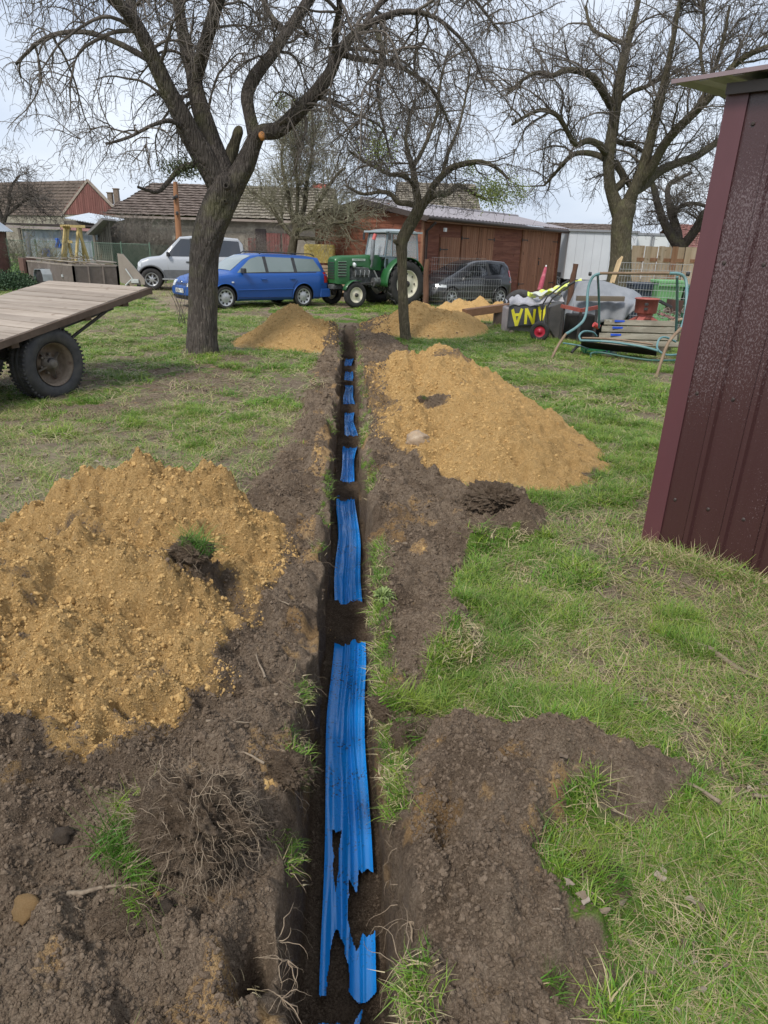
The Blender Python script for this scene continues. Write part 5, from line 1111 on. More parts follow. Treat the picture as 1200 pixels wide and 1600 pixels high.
for px in (33, 100, 148): MB().box((D(px, 380, Yc).x, Yc+.02, zt/2), (.1, .1, zt)).build('post', M_oldwood, cn, world=True)
b = MB(); b.tube([D(47, 403, 31), D(43, 372, 31), D(41, 362, 31)], [.10, .09, .09], 10); tag(b.build('drain_pipe', mat('grey_pipe', (.20, .21, .23), (.15, .16, .17), 4, .5)), 'dark grey pipe leaning upright in front of the pale sheet wall', 'pipe')
wr = thing('metal_roofed_shed', (D(100, 380, 36).x, 36, 0), 'low shed with a white metal roof in front of the red gable', 'shed')
A_, B_ = D(100, 341, 36.5), D(160, 352, 35.0); b = MB(); P = [[(A_.lerp(B_, i/30)+Vector((0, 3*k, .35*k+(.03 if i % 2 else 0)))) for i in range(31)] for k in (0, 1)]; b.grid(P, False); b.build('roof', mat('white_metal_sheet', (.62, .66, .70), (.50, .54, .58), 1.5, .4), wr, world=True, solid=.03)
b = MB(); b.box(((A_.x+B_.x)/2, 37.3, 1.25), (B_.x-A_.x-.3, 2.4, 2.5)); b.build('wall', M_oldwood, wr, world=True)
lt = thing('wooden_lean_to', (D(160, 380, 33.6).x, 33.6, 0), 'small grey wooden lean-to with a sloping roof left of the bare shrubs', 'shed')
a_, c_ = D(147, 366, 33.6), D(171, 343, 33.6); MB().beam(a_, c_, 1.6, .10, up=(0, 0, 1)).build('roof', mat('felt_roof', (.22, .21, .20), (.16, .15, .14), 3, .8), lt, world=True)
xa, xb = D(152, 380, 33.6).x, D(176, 380, 33.6).x
for i in range(8): u = (i+.5)/8; h = 1.6+.9*u; MB().box((xa+(xb-xa)*u, 33.5, h/2), ((xb-xa)/8-.02, .04, h)).build('plank', M_oldwood, lt, world=True, fix=False)
bs = thing('brick_shed', (D(0, 380, 26).x, 26, 0), 'brick shed with a grey metal roof cut off by the left edge', 'shed')
xr = D(14, 380, 28.8).x; zr, ze = D(2, 338, 26).z, D(14, 362, 26).z
MB().box((xr-2.2, 27.5, ze/2), (4.2, 2.6, ze)).build('wall', mat('dark_brick', (.15, .07, .055), (.22, .11, .085), 6, .9, bump=.02, bsc=20), bs, world=True)
b = MB(); P = [[(xr+.2-k*.7, 25.9+i*.09+k*.0, ze+(zr-ze)*k+(.02 if i % 2 else 0)) for i in range(34)] for k in (0, 1)]; P2 = [[(x_-4, y_, z_) for x_, y_, z_ in P[1]]]; b.grid([P[0], P[1]]+P2, False); b.build('roof', mat('blue_grey_sheet', (.36, .40, .44), (.30, .33, .37), 2, .5), bs, world=True, solid=.02)
# utility pole
Yp = 34.5
pl = thing('wooden_pole', (D(278, 400, Yp).x, Yp, 0), 'orange-brown wooden pole with insulators rising behind the silver off-roader', 'pole')
b = MB(); b.tube([(pl.location.x, Yp, 0), tuple(D(279, 362, Yp)), tuple(D(275, 308, Yp)), tuple(D(274, 284, Yp))], [.15, .14, .12, .10], 12); b.build('shaft', mat('orange_wood', (.36, .17, .085), (.27, .13, .06), 3, .8, stretch=(2, 2, .3)), pl, world=True)
for a_, c_ in ((277, 336), (272, 312), (276, 310)): c = D(a_, c_, Yp-.22); k = MB(); k.lathe([(.02, 0), (.09, .02), (.05, .06), (.09, .10), (.03, .16), (.001, .17)], 12, 'Z', c); k.build('insulator', M_iron, pl, world=True)
# ------------------------------------------------------------------ plank fence on the right
Yf = 26.0
fc = thing('plank_fence', (D(975, 430, Yf).x, Yf, 0), 'tall fence of pale overlapping vertical planks behind the green bin', 'fence')
M_fp = mat_planks('pale_fence_boards', (.46, .31, .19), (.60, .44, .29), (.70, .55, .40), 4, 'Z', (.12, .06, .03)); M_fo = mat_planks('orange_fence_boards', (.26, .12, .06), (.34, .17, .09), (.42, .24, .14), 4, 'Z')
fx0 = D(974, 400, Yf).x; zt = D(1030, 385, Yf).z; pw = .245; nfb = 19
for i in range(nfb):
    x = fx0+pw*(i+.5)*.97; fr_ = i % 2; m_ = M_fo if i in (7, ) else M_fp
    MB().box((x, Yf-(.06 if fr_ else 0), zt/2+random.uniform(-.01, .01)), (pw*(.98 if fr_ == 0 else .86), .026, zt)).build('plank', m_, fc, world=True, fix=False)
for z_ in (.5, zt-.45): MB().box((fx0+pw*nfb/2, Yf-.025, z_), (pw*nfb, .04, .12)).build('rail', M_fo, fc, world=True)
# ------------------------------------------------------------------ corrugated metal shed, right foreground
A = G(1003, 850); B = G(1177, 908); wd = (B-A); wd.z = 0; wdn = wd.normalized(); 
sh = thing('metal_shed', (A.x, A.y, 0), 'dark maroon corrugated metal shed wetted with raindrops at the right edge', 'shed', rz=math.atan2(wdn.y, wdn.x)); sh.rotation_euler = (0, R(.6), math.atan2(wdn.y, wdn.x))
def mat_shed():
    m, t, b = newmat('wet_maroon_sheet'); co = t.coord(); z = t.n('ShaderNodeSeparateXYZ', {0: co}).outputs['Z']
    sp = t.noise(t.mapping(co, (1, 1, .55)), 130, 4, .75); big = t.noise(t.mapping(co, (1, 1, .25)), 2.6, 4, .6); st = t.noise(t.mapping(co, (26, 26, .7)), 1.0, 4, .7)
    band = t.math('MULTIPLY', t.n('ShaderNodeMapRange', {'Value': z, 'From Min': .75, 'From Max': 1.15}).outputs[0], t.n('ShaderNodeMapRange', {'Value': z, 'From Min': 2.45, 'From Max': 2.0}).outputs[0])
    band = t.math('ADD', t.math('MULTIPLY', band, .9), .10)
    th = t.math('ADD', t.math('MULTIPLY', big, .30), t.math('MULTIPLY', band, .16))
    dr = t.n('ShaderNodeMapRange', {'Value': t.math('ADD', sp, th), 'From Min': .83, 'From Max': .89}).outputs[0]
    base = t.mix(t.math('MULTIPLY', st, .5), (.052, .020, .021), (.078, .038, .039))
    col = t.mix(t.math('MULTIPLY', dr, .5), base, (.24, .19, .20))
    setp(t, b, col=col, rough=t.math('ADD', .20, t.math('MULTIPLY', dr, .3)), spec=.6, nrm=t.bump(sp, .003, .6)); return m
M_shed = mat_shed(); Hs = D(1135, 135, 4.1).z-.02
def ribs(x0, x1, z0, z1, y=0.0, axis=0):
    xs = []; x = x0
    while x < x1: xs += [(x, 0), (x+.150, 0), (x+.163, -.022), (x+.187, -.022), (x+.200, 0)]; x += .200
    xs = [(a, c) for a, c in xs if a <= x1]; zs = np.linspace(z0, z1, 12)
    if axis == 0: return [[(a, y+c, z_) for a, c in xs] for z_ in zs]
    return [[(y-c*-1, a, z_) for a, c in xs] for z_ in zs]
x = .0
for k in range(3):
    b = MB(); b.grid(ribs(x+.09, x+1.0901, .0, Hs-.01*k, -.0025*(k % 2)), False); b.build('wall_sheet', M_shed, sh, solid=.002); x += 1.0
MB().box((1.55, .9, Hs/2), (2.9, 1.75, Hs-.06)).build('inner_wall', M_dk, sh)
b = MB(); b.add([(-.004, -.012, 0), (.105, -.012, 0), (.105, -.012, Hs), (-.004, -.012, Hs), (-.004, .10, 0), (-.004, .10, Hs), (.0, -.0, 0), (.0, -.0, Hs)], [(0, 1, 2, 3), (4, 0, 3, 5)]); b.build('corner_trim', mat('maroon_trim', (.115, .042, .049), (.095, .036, .042), 3, .35, stretch=(1, 1, .3)), sh, solid=.003)
b = MB(); b.grid(ribs(.08, 1.9, 0, Hs, .0, 1), False); b.build('wall_sheet', M_shed, sh, solid=.002)
P = []
for k in range(6):
    row = []; yy = -.10+2.2*k/5
    for i in range(81): xx = -.24+3.3*i/80; row.append((xx, yy, Hs+.025+.10*k/5+(.018 if i % 4 in (1, 2) else 0)+.02*xx))
    P.append(row)
b = MB(); b.grid(P, False); b.build('roof_sheet', mat('grey_roof_sheet', (.42, .40, .42), (.34, .32, .34), 2, .4, metal=.3), sh, solid=.006)
b = MB(); b.beam((-.26, -.11, Hs+.030), (3.1, -.11, Hs+.095), .012, .020); b.build('roof_edge', mat('maroon_grey_trim', (.26, .19, .20), (.22, .16, .17), 3, .4), sh)
b = MB(); b.beam((0, -.035, Hs-.02), (3.0, -.035, Hs-.02), .02, .05); b.build('eave_trim', M_dk, sh)
for zz in (.35, 1.0, 1.7, 2.35):
    b = MB()
    for i in range(14): b.lathe([(.010, 0), (.010, -.004), (.006, -.008), (.001, -.008)], 8, 'Y', (.12+i*.2+.03, -.002, zz), smooth=False)
    tag(b.build('screw_heads', M_dk, sh, fix=False), kind='stuff')
# dry grass at its foot
def foot_straw():
    P, q_ = [], 260; u = rng.random(q_); x = A.x+wd.x*u*1.1-.05+rng.normal(0, .04, q_)-.03; y = A.y+wd.y*u*1.1-.05-np.abs(rng.normal(0, .07, q_)); z = field_z(x, y)
    scatter('dry_grass_tuft', np.stack([x, y, z-.01], 1), np.stack([rng.uniform(.8, 1.5, q_)]*3, 1), np.stack([rng.normal(0, .35, q_), rng.normal(0, .35, q_), rng.uniform(0, 6.28, q_)], 1), rng.integers(0, 7, q_), [c.copy() for c in GC_straw+GC_litter], 'long dry straw-coloured grass at the foot of the metal shed')
foot_straw()
# ------------------------------------------------------------------ vehicles
M_tyre = mat('tyre_rubber', (.022, .021, .021), (.040, .037, .034), 12, .8, bump=.002, bsc=60)
M_blk = mat('black_plastic', (.025, .025, .027), (.04, .04, .04), 10, .6)
M_rub = mat('wheel_well', (.012, .011, .011), (.02, .018, .016), 5, .95)
M_alu = mat('silver_rim', (.52, .53, .54), (.42, .43, .44), 8, .35, metal=.4)
M_cream = mat('cream_rim', (.70, .66, .52), (.62, .57, .43), 6, .5)
M_glass = mat_glass('car_glass', (.035, .045, .045)); M_glassd = mat_glass('dark_glass', (.012, .014, .018))
M_glassl = mat_glass('pale_glass', (.16, .20, .19))
M_lens = mat('clear_lens', (.70, .72, .72), (.55, .58, .60), 12, .12, coat=.8); M_redl = mat('red_lens', (.45, .015, .02), (.30, .01, .015), 10, .2, coat=.8); M_ora = mat('orange_lens', (.8, .25, .03), None, 10, .2)
M_plate = mat('plate_white', (.72, .72, .70), (.65, .65, .63), 6, .4); M_chrome = mat('chrome', (.62, .63, .64), (.5, .5, .5), 8, .15, metal=.9)
def lin(pts): 
    xs, ys = zip(*pts); return lambda x: float(np.interp(x, xs, ys))
def wheel(parent, x, y, r, w, rim_r, side, style='cover', rimm=None, rz=0.0, lug=False):
    c = (x, y, r); M = Matrix.Rotation(0 if side < 0 else math.pi, 4, 'Z') @ Matrix.Rotation(rz*side*-1 if side < 0 else rz, 4, 'Z')
    h = w/2; b = MB(); b.lathe([(rim_r, h*.8), (rim_r+.02, h), (r*.90, h*1.0), (r*.975, h*.8), (r, h*.45), (r, -h*.45), (r*.975, -h*.8), (r*.90, -h), (rim_r+.02, -h), (rim_r, -h*.8)], 32, 'Y', c, M=M); ty = b.build('tyre', M_tyre, parent)
    # outer face is local -y
    b = MB(); b.lathe([(rim_r+.004, -h*.9), (rim_r*.94, -h*.93), (rim_r*.90, -h*.60), (rim_r*.62, -h*.58), (rim_r*.30, -h*.82), (rim_r*.16, -h*.86), (.001, -h*.86)], 32, 'Y', c, M=M); b.build('rim', rimm or M_alu, ty)
    if style in ('cover', 'spoke'):
        n = 9 if style == 'cover' else 7; b = MB()
        for k in range(n):
            a = 2*math.pi*k/n
            if style == 'cover': rr = rim_r*.76; pts = [(math.cos(a+da)*rr*q_, math.sin(a+da)*rr*q_) for da, q_ in ((-.14, .84), (.14, .84), (.17, 1.14), (-.17, 1.14))]
            else: pts = [(math.cos(a+da)*rim_r*q_, math.sin(a+da)*rim_r*q_) for da, q_ in ((-.08, .34), (.08, .34), (.30, .88), (-.30, .88))]
            V = [M @ Vector((p[0], -h*.76 if style == 'cover' else -h*.90, p[1]))+Vector(c) for p in pts]; b.add(V, [(0, 1, 2, 3)])
        b.build('rim_openings', M_rub, ty, fix=False)
    if lug:
        b = MB()
        for k in range(20):
            for s_ in (-1, 1):
                a = 2*math.pi*(k+(.5 if s_ > 0 else 0))/20; V = []
                for rr in (r*.985, r+.035):
                    for da, yy in ((0, s_*h*.05), (.10, s_*h*.05), (.26, s_*h*.98), (.15, s_*h*.98)): V.append(M @ Vector((math.cos(a+da)*rr, yy, math.sin(a+da)*rr))+Vector(c))
                b.add(V, [(3, 2, 1, 0), (4, 5, 6, 7), (0, 1, 5, 4), (1, 2, 6, 5), (2, 3, 7, 6), (3, 0, 4, 7)])
        b.build('tread_lugs', M_tyre, ty)
    return ty
def make_car(name, label, cat, loc, heading, sp, paint):
    """x forward, y left, z up"""
    t = thing(name, loc, label, cat, rz=heading); sc = sp.get('scale', 1)
    t.scale = (sc,)*3
    zt, zb, zs, hw, hr = [lin(sp[k]) for k in ('zt', 'zb', 'zs', 'hw', 'hr')]; x0, x1 = sp['zt'][0][0], sp['zt'][-1][0]
    xs = sorted(set([p[0] for k in ('zt', 'zb', 'zs', 'hw', 'hr') for p in sp[k]]+list(np.linspace(x0, x1, 40))))
    def ring(x):
        H, Bt, S, W, Rr = zt(x), zb(x), zs(x), hw(x), hr(x); H = max(H, Bt+.012); e = min(.05, (H-Bt)*.4)
        h_ = [(0, S), (W-.10, S), (W-.03, S+.06), (W-.004, S+(Bt-S)*.35), (W, S+(Bt-S)*.60), (W-.012, Bt-.09), (W-.045, Bt-.02), (W-.065, Bt)]
        a, c = (W-.065, Bt), (Rr, H-e)
        h_ += [(a[0]+(c[0]-a[0])*g, a[1]+(c[1]-a[1])*g) for g in (.33, .66, 1)]+[(Rr*.93, H-e*.35), (Rr*.6, H-.004), (0, H)]
        return h_
    P = []
    for x in xs:
        h_ = ring(x); P.append([(x, -a, c) for a, c in h_]+[(x, a, c) for a, c in h_[-2:0:-1]])
    n = len(P[0]); V = [p for row in P for p in row]; F = [(i*n+j, i*n+(j+1) % n, (i+1)*n+(j+1) % n, (i+1)*n+j) for i in range(len(P)-1) for j in range(n)]+[tuple(range(n)), tuple(reversed([(len(P)-1)*n+j for j in range(n)]))]
    bb = MB(); bb.add(V, F, True); body = bb.build('body', paint, t); body.data.materials.append(M_rub)
    wx, wr, ra = sp['wx'], sp['wr'], sp['ra']; cu = MB()
    for x in wx:
        for s_ in (-1, 1):
            yc = s_*(sp['W']-.08); k = MB(); k.prism([(x+ra*math.cos(a), wr+ra*math.sin(a)) for a in np.linspace(0, 2*math.pi, 28, endpoint=False)], yc-.17, yc+.17); cu.add(k.v, k.f)
    co_ = cu.build('cutter', paint, t); co_.data.materials.append(M_rub); co_.data.polygons.foreach_set('material_index', [1]*len(co_.data.polygons))
    md = body.modifiers.new('arches', 'BOOLEAN'); md.operation = 'DIFFERENCE'; md.object = co_; md.solver = 'EXACT'
    bpy.context.view_layer.update(); dg = bpy.context.evaluated_depsgraph_get(); nm = bpy.data.meshes.new_from_object(body.evaluated_get(dg)); body.modifiers.clear(); body.data = nm; bpy.data.objects.remove(co_)
    nm.name = 'body'
    for p in nm.polygons: p.use_smooth = p.material_index == 0
    em = body.modifiers.new('edge', 'EDGE_SPLIT'); em.split_angle = R(38)
    def sy(x, z):
        H, Bt, S, W, Rr = zt(x), zb(x), zs(x), hw(x), hr(x); H = max(H, Bt+.012); e = min(.05, (H-Bt)*.4)
        pr = [(S, W-.10), (S+.06, W-.03), (S+(Bt-S)*.35, W-.004), (S+(Bt-S)*.6, W), (Bt-.09, W-.012), (Bt-.02, W-.045), (Bt, W-.065), (H-e, Rr)]
        return float(np.interp(z, [p[0] for p in pr], [p[1] for p in pr]))
    def patch(nm_, bot, top, m, s_, off, par=t, n=8, k=5, th=.0):
        fb, ft = lin(bot), lin(top); rows_ = []
        for j in range(k):
            v = j/(k-1); row = []
            for i in range(n+1):
                u = i/n; xb = bot[0][0]+(bot[-1][0]-bot[0][0])*u; xt = top[0][0]+(top[-1][0]-top[0][0])*u; zb_, zt_ = fb(xb), ft(xt); x = xb+(xt-xb)*v; z = zb_+(zt_-zb_)*v; row.append((x, s_*(sy(x, z)+off), z))
            rows_.append(row)
        b = MB(); b.grid(rows_); o = b.build(nm_, m, par)
        return o
    def seam(pts, s_):
        b = MB(); b.tube([(x, s_*(sy(x, z)+.002), z) for x, z in pts], .0055, 4, False); b.build('door_seam', M_rub, t, fix=False)
    for s_ in (-1, 1):
        for i, (bot, top) in enumerate(sp['windows']): patch('side_window', bot, top, sp.get('glass', M_glass), s_, .006)
        fm = sp.get('frame', M_blk)
        for bot, top in sp.get('pillars', []): patch('window_frame', bot, top, fm, s_, .004, n=10, k=4)
        for pts in sp['seams']: seam(pts, s_)
        for x, z in sp['handles']:
            b = MB(); b.box((x, s_*(sy(x, z)+.018), z), (.17, .03, .035), ch=.008); b.build('door_handle', sp.get('hm', paint), t)
        if 'strip' in sp:
            (xa, za), (xb_, zb_) = sp['strip']; b = MB(); b.tube([(x, s_*(sy(x, za+(zb_-za)*(x-xa)/(xb_-xa))+.004), za+(zb_-za)*(x-xa)/(xb_-xa)) for x in np.linspace(xa, xb_, 14)], .014, 5); b.build('side_strip', sp.get('sm', paint), t)
        if 'clad' in sp:
            for bot, top in sp['clad']: patch('cladding', bot, top, sp['cm'], s_, .012, n=12)
        mx_, mz = sp['mirror']; b = MB(); b.box((mx_, s_*(sy(mx_, mz)+.13), mz+.03), (.10, .20, .13), ch=.02); b.beam((mx_, s_*(sy(mx_, mz)-.02), mz-.02), (mx_, s_*(sy(mx_, mz)+.08), mz), .04, .03); b.build('wing_mirror', sp.get('mm', paint), t, bevel=.01)
        for x in wx:
            wheel(t, x, s_*(sp['W']-sp['tw']/2-.01), wr, sp['tw'], sp['rim'], s_, sp['wstyle'], sp.get('rimm'))
            b = MB(); pts = [(x+math.cos(a)*(ra+.012), s_*(sy(x+math.cos(a)*ra, wr+math.sin(a)*ra)+.004), wr+math.sin(a)*(ra+.012)) for a in np.linspace(-.25, math.pi+.25, 22)]; b.tube(pts, .016 if sp.get('flare') is None else .03, 6); b.build('arch_lip', sp.get('flare', paint), t)
        (hx0, hx1, hz0, hz1) = sp['hl_side']; patch('headlight', [(hx0, hz0), (hx1, hz0+.01)], [(hx0, hz1-.02), (hx1, hz1)], M_lens, s_, .01, n=4, k=3)
        (hx0, hx1, hz0, hz1) = sp['tl_side']; patch('tail_light', [(hx0, hz0), (hx1, hz0)], [(hx0, hz1), (hx1, hz1)], M_redl, s_, .01, n=4, k=3)
    def top_patch(nm_, xa, xb_, m, mg, off, wmul=.9, n=8, k=8):
        rows_ = []
        for j in range(k+1):
            x = xa+(xb_-xa)*j/k; row = []; H = zt(x); dx = .02; sl_ = (zt(x+dx)-zt(x-dx))/(2*dx); nx, nz_ = -sl_, 1.0; L = math.hypot(nx, nz_); nx /= L; nz_ /= L
            for i in range(n+1):
                u = -1+2*i/n; Rr = hr(x)*wmul-mg; yy = u*Rr; z = H-.016*abs(u)**3; row.append((x+nx*off, yy, z+nz_*off))
            rows_.append(row)
        b = MB(); b.grid(rows_); return b.build(nm_, m, t)
    if 'ws' in sp: top_patch('windscreen', *sp['ws'], sp.get('wsglass', M_glassl), .02, .012)
    if 'rw' in sp: top_patch('rear_window', *sp['rw'], sp.get('glass', M_glass), .04, .012)
    # front face: curved patches that follow the nose
    def nose_x(y, z):      # forward-most surface at this y,z
        for x in np.arange(x1+.05, x1-1.2, -.01):
            if x <= x1 and zs(x) <= z <= max(zt(x), zb(x)+.012)-.01 and abs(y) <= sy(x, z)-.0: return x
        return x1-1.2
    def front(nm_, ya, yb, za, zb_, m, off=.012, n=6, k=3, par=t):
        rows_ = [[(nose_x(ya+(yb-ya)*i/n, za+(zb_-za)*j/k)+off, ya+(yb-ya)*i/n, za+(zb_-za)*j/k) for i in range(n+1)] for j in range(k+1)]
        b = MB(); b.grid(rows_); return b.build(nm_, m, par)
    t['_x1'] = 0; del t['_x1']
    return t, front, sy, nose_x, zt, hr
# --- blue estate car
FW = G(352, 483); RW = G(468, 481.5); fd = Vector((-math.cos(R(39)), -math.sin(R(39)), 0)); hd = math.atan2(fd.y, fd.x)
lf = Vector((-fd.y, fd.x, 0)); mid_ = Vector((FW.x, FW.y, 0))-fd*1.27+ -lf*0
# the side facing the camera is the car's left side
Wc = .865; side_cam = 1 if lf.y < 0 else -1
cpos = mid_ - lf*side_cam*(Wc-.10)
bl = dict(W=Wc, zt=[(-2.20, .62), (-2.17, .95), (-2.02, 1.22), (-1.90, 1.385), (-1.6, 1.425), (-.9, 1.455), (-.1, 1.46), (.25, 1.42), (.55, 1.30), (1.02, .985), (1.10, .955), (1.6, .90), (1.95, .815), (2.10, .73), (2.19, .60)],
  zb=[(-2.20, .60), (-2.17, .90), (-1.9, .965), (-.5, .945), (.5, .925), (1.10, .90), (1.6, .85), (1.95, .77), (2.10, .69), (2.19, .57)], zs=[(-2.20, .40), (-2.1, .27), (-1.8, .22), (1.8, .20), (2.1, .22), (2.19, .33)],
  hw=[(-2.20, .70), (-2.1, .79), (-1.8, .845), (-1.0, .865), (1.0, .865), (1.6, .845), (1.95, .79), (2.1, .72), (2.19, .58)], hr=[(-2.20, .62), (-2.0, .60), (-1.5, .58), (0, .575), (.5, .60), (1.02, .70), (1.5, .70), (2.0, .62), (2.19, .50)],
  wx=(1.27, -1.24), wr=.305, ra=.36, tw=.19, rim=.215, wstyle='cover',
  windows=[([(-.02, .975), (.86, .955)], [(-.02, 1.375), (.10, 1.385), (.34, 1.33), (.42, 1.285)]), ([(-.95, .985), (-.12, .978)], [(-.95, 1.36), (-.12, 1.378)]), ([(-1.93, 1.0), (-1.06, .988)], [(-1.72, 1.335), (-1.06, 1.355)])],
  pillars=[([(-2.0, .966), (.95, .940)], [(-2.0, .986), (.95, .960)]), ([(-.12, .965), (-.02, .965)], [(-.12, 1.385), (-.02, 1.385)]), ([(-1.06, .97), (-.95, .97)], [(-1.06, 1.37), (-.95, 1.37)])],
  seams=[[(.98, .90), (.98, .52), (.90, .30)], [(-.07, .96), (-.07, .30)], [(.90, .30), (-.07, .29), (-.85, .29)], [(-1.0, .96), (-1.02, .74), (-.90, .62), (-.85, .50), (-.85, .29)], [(-1.86, .62), (-2.12, .62)]],
  handles=[(.08, .79), (-.86, .80)], strip=((.93, .50), (-.88, .52)), mirror=(.72, .985), mm=M_blk, hl_side=(1.88, 2.06, .62, .76), tl_side=(-2.15, -1.98, .68, .98), ws=(.30, .98), rw=(-2.13, -1.93), glass=M_glassl)
M_blue = mat_paint('blue_paint', (.001, .070, .31), .34, amt=.10, coat=.15)
car, front, sy, nosex, zt_, hr_ = make_car('estate_car', 'bright blue estate car with silver wheel covers parked behind the big tree', 'car', (cpos.x, cpos.y, 0), hd, bl, M_blue)
front('grille', -.34, .34, .60, .72, M_blk); 
for i in range(4): front('grille_bar', -.34, .34, .615+i*.028, .623+i*.028, M_blue, .022, k=1)
for s_ in (-1, 1): front('headlight', s_*.38, s_*.60, .58, .73, M_lens, .018)
front('front_bumper', -.66, .66, .36, .54, M_blue, .035, 12); front('lower_grille', -.50, .50, .24, .34, M_blk, .03, 8)
pt_ = front('number_plate', -.26, .26, .41, .52, M_plate, .055, 4)
M_ink = mat('black_ink', (.02, .02, .02), None, 5, .6)
def letters(par, spec, m, nm='lettering'):     # spec: list of strokes; each a list of four 3D points
    b = MB(); [b.add(s_, [(0, 1, 2, 3)]) for s_ in spec]; return b.build(nm, m, par, fix=False)
nx_ = 2.19+.055+.022
def stroke2(p, q_, w): p, q_ = Vector(p), Vector(q_); d = (q_-p); n_ = Vector((0, d.z, -d.y)).normalized()*w/2; return [p-n_, q_-n_, q_+n_, p+n_]
GL_ = {'C': [((1, 1), (0, 1)), ((0, 1), (0, 0)), ((0, 0), (1, 0))], 'T': [((0, 1), (1, 1)), ((.5, 1), (.5, 0))], '2': [((0, 1), (1, 1)), ((1, 1), (1, .5)), ((1, .5), (0, .5)), ((0, .5), (0, 0)), ((0, 0), (1, 0))], '1': [((.5, 1), (.5, 0))], 'K': [((0, 0), (0, 1)), ((0, .5), (1, 1)), ((0, .5), (1, 0))], 'A': [((0, 0), (.5, 1)), ((.5, 1), (1, 0)), ((.25, .4), (.75, .4))], 'N': [((0, 0), (0, 1)), ((0, 1), (1, 0)), ((1, 0), (1, 1))]}
sp_ = []; yy = .225
for ch in 'CT 12CK':
    if ch != ' ':
        for a_, c_ in GL_[ch]: X_ = nosex(yy-.025, .465)+.062; sp_.append(stroke2((X_, yy-a_[0]*.045, .432+a_[1]*.066), (X_, yy-c_[0]*.045, .432+c_[1]*.066), .011))
    yy -= .068
letters(pt_, sp_, M_ink)
xb_ = nosex(0, .66)+.030; bd = MB(); bd.lathe([(.052, -.004), (.062, -.004), (.062, .006), (.052, .006)], 20, 'Y', (xb_, 0, .66), M=Matrix.Rotation(math.pi/2, 4, 'Z'))
for a_, c_ in (((-.022, .045), (0, .008)), ((0, .008), (.022, .045)), ((-.046, .018), (-.022, -.045)), ((-.022, -.045), (0, -.004)), ((0, -.004), (.022, -.045)), ((.022, -.045), (.046, .018))): bd.add(stroke2((xb_, a_[0], .66+a_[1]), (xb_, c_[0], .66+c_[1]), .010), [(0, 1, 2, 3)])
bd.build('badge', M_chrome, car, fix=False)
for s_ in (-1, 1):
    b = MB(); b.tube([(.05, s_*.56, 1.455), (-.05, s_*.56, 1.50), (-1.65, s_*.57, 1.475), (-1.78, s_*.57, 1.42)], .016, 6); b.build('roof_rail', M_blk, car)
    b = MB(); b.box((1.05, s_*.872, .71), (.07, .02, .035), ch=.006); b.build('side_repeater', M_lens, car)
    b = MB(); b.box((-2.02, s_*.815, .40), (.36, .05, .24), ch=.02); b.build('rear_bumper', M_blue, car)
# --- silver off-roader behind
FS, h_ = G(239, 452), 0; Ys_ = 26.2
fs = D(239, 452, Ys_); sd2 = Vector((-.965, -.26, 0)).normalized(); hd2 = math.atan2(sd2.y, sd2.x); lf2 = Vector((-sd2.y, sd2.x, 0)); s2 = 1 if lf2.y < 0 else -1
cp2 = Vector((fs.x, fs.y, 0))-sd2*1.26*1.04-lf2*s2*.78
M_silver = mat_paint('silver_paint', (.40, .425, .46), .3, (.25, .22, .18), .3); M_cladg = mat('grey_cladding', (.10, .105, .115), (.15, .155, .16), 5, .5)
su = dict(W=.88, scale=1.04, zt=[(-2.25, .80), (-2.22, 1.15), (-2.12, 1.62), (-1.95, 1.80), (-1.2, 1.84), (-.2, 1.84), (.25, 1.80), (.95, 1.20), (1.05, 1.15), (1.6, 1.10), (2.0, 1.02), (2.16, .92), (2.24, .70)],
  zb=[(-2.25, .75), (-2.2, 1.10), (-1.5, 1.14), (.5, 1.13), (1.05, 1.11), (1.6, 1.06), (2.0, .97), (2.16, .86), (2.24, .66)], zs=[(-2.25, .52), (-2.1, .40), (-1.8, .36), (1.8, .36), (2.1, .40), (2.24, .48)],
  hw=[(-2.25, .76), (-2.1, .84), (-1.6, .88), (1.6, .88), (2.0, .84), (2.24, .70)], hr=[(-2.25, .68), (-2.0, .66), (-1, .65), (.2, .65), (.95, .72), (1.6, .74), (2.0, .70), (2.24, .60)],
  wx=(1.38, -1.32), wr=.375, ra=.45, tw=.25, rim=.22, wstyle='spoke',
  windows=[([(-.12, 1.16), (.80, 1.15)], [(-.12, 1.73), (.16, 1.73), (.22, 1.72)]), ([(-.98, 1.17), (-.22, 1.165)], [(-.98, 1.73), (-.22, 1.74)]), ([(-2.05, 1.19), (-1.08, 1.175)], [(-1.96, 1.70), (-1.08, 1.73)])],
  pillars=[([(-.22, 1.15), (-.12, 1.15)], [(-.22, 1.75), (-.12, 1.75)])], seams=[[(1.0, 1.08), (1.0, .45)], [(-.17, 1.13), (-.17, .42)], [(1.0, .44), (-.17, .42)], [(-1.02, 1.13), (-1.0, .42)]],
  handles=[(-.02, .98), (-.9, .98)], hm=M_blk, clad=[([(.93, .42), (-.86, .42)][::-1], [(.93, .70), (-.86, .72)][::-1])], cm=M_cladg, mirror=(.72, 1.20), mm=M_blk, hl_side=(1.98, 2.15, .78, .94), tl_side=(-2.22, -2.06, .80, 1.10), ws=(.30, .92), rw=(-2.20, -2.05), flare=M_cladg, glass=M_glassd)
def sq(v): return v*.91 if v < 1.2 else 1.2*.91+(v-1.2)*.62
def remap(o):
    if isinstance(o, tuple) and len(o) == 2 and all(isinstance(z_, (int, float)) for z_ in o): return (sq(o[0]), o[1])
    return type(o)(remap(z_) for z_ in o)
for k_ in ('zt', 'zb', 'zs', 'hw', 'hr', 'windows', 'pillars', 'seams', 'handles', 'clad', 'mirror'): su[k_] = remap(su[k_])
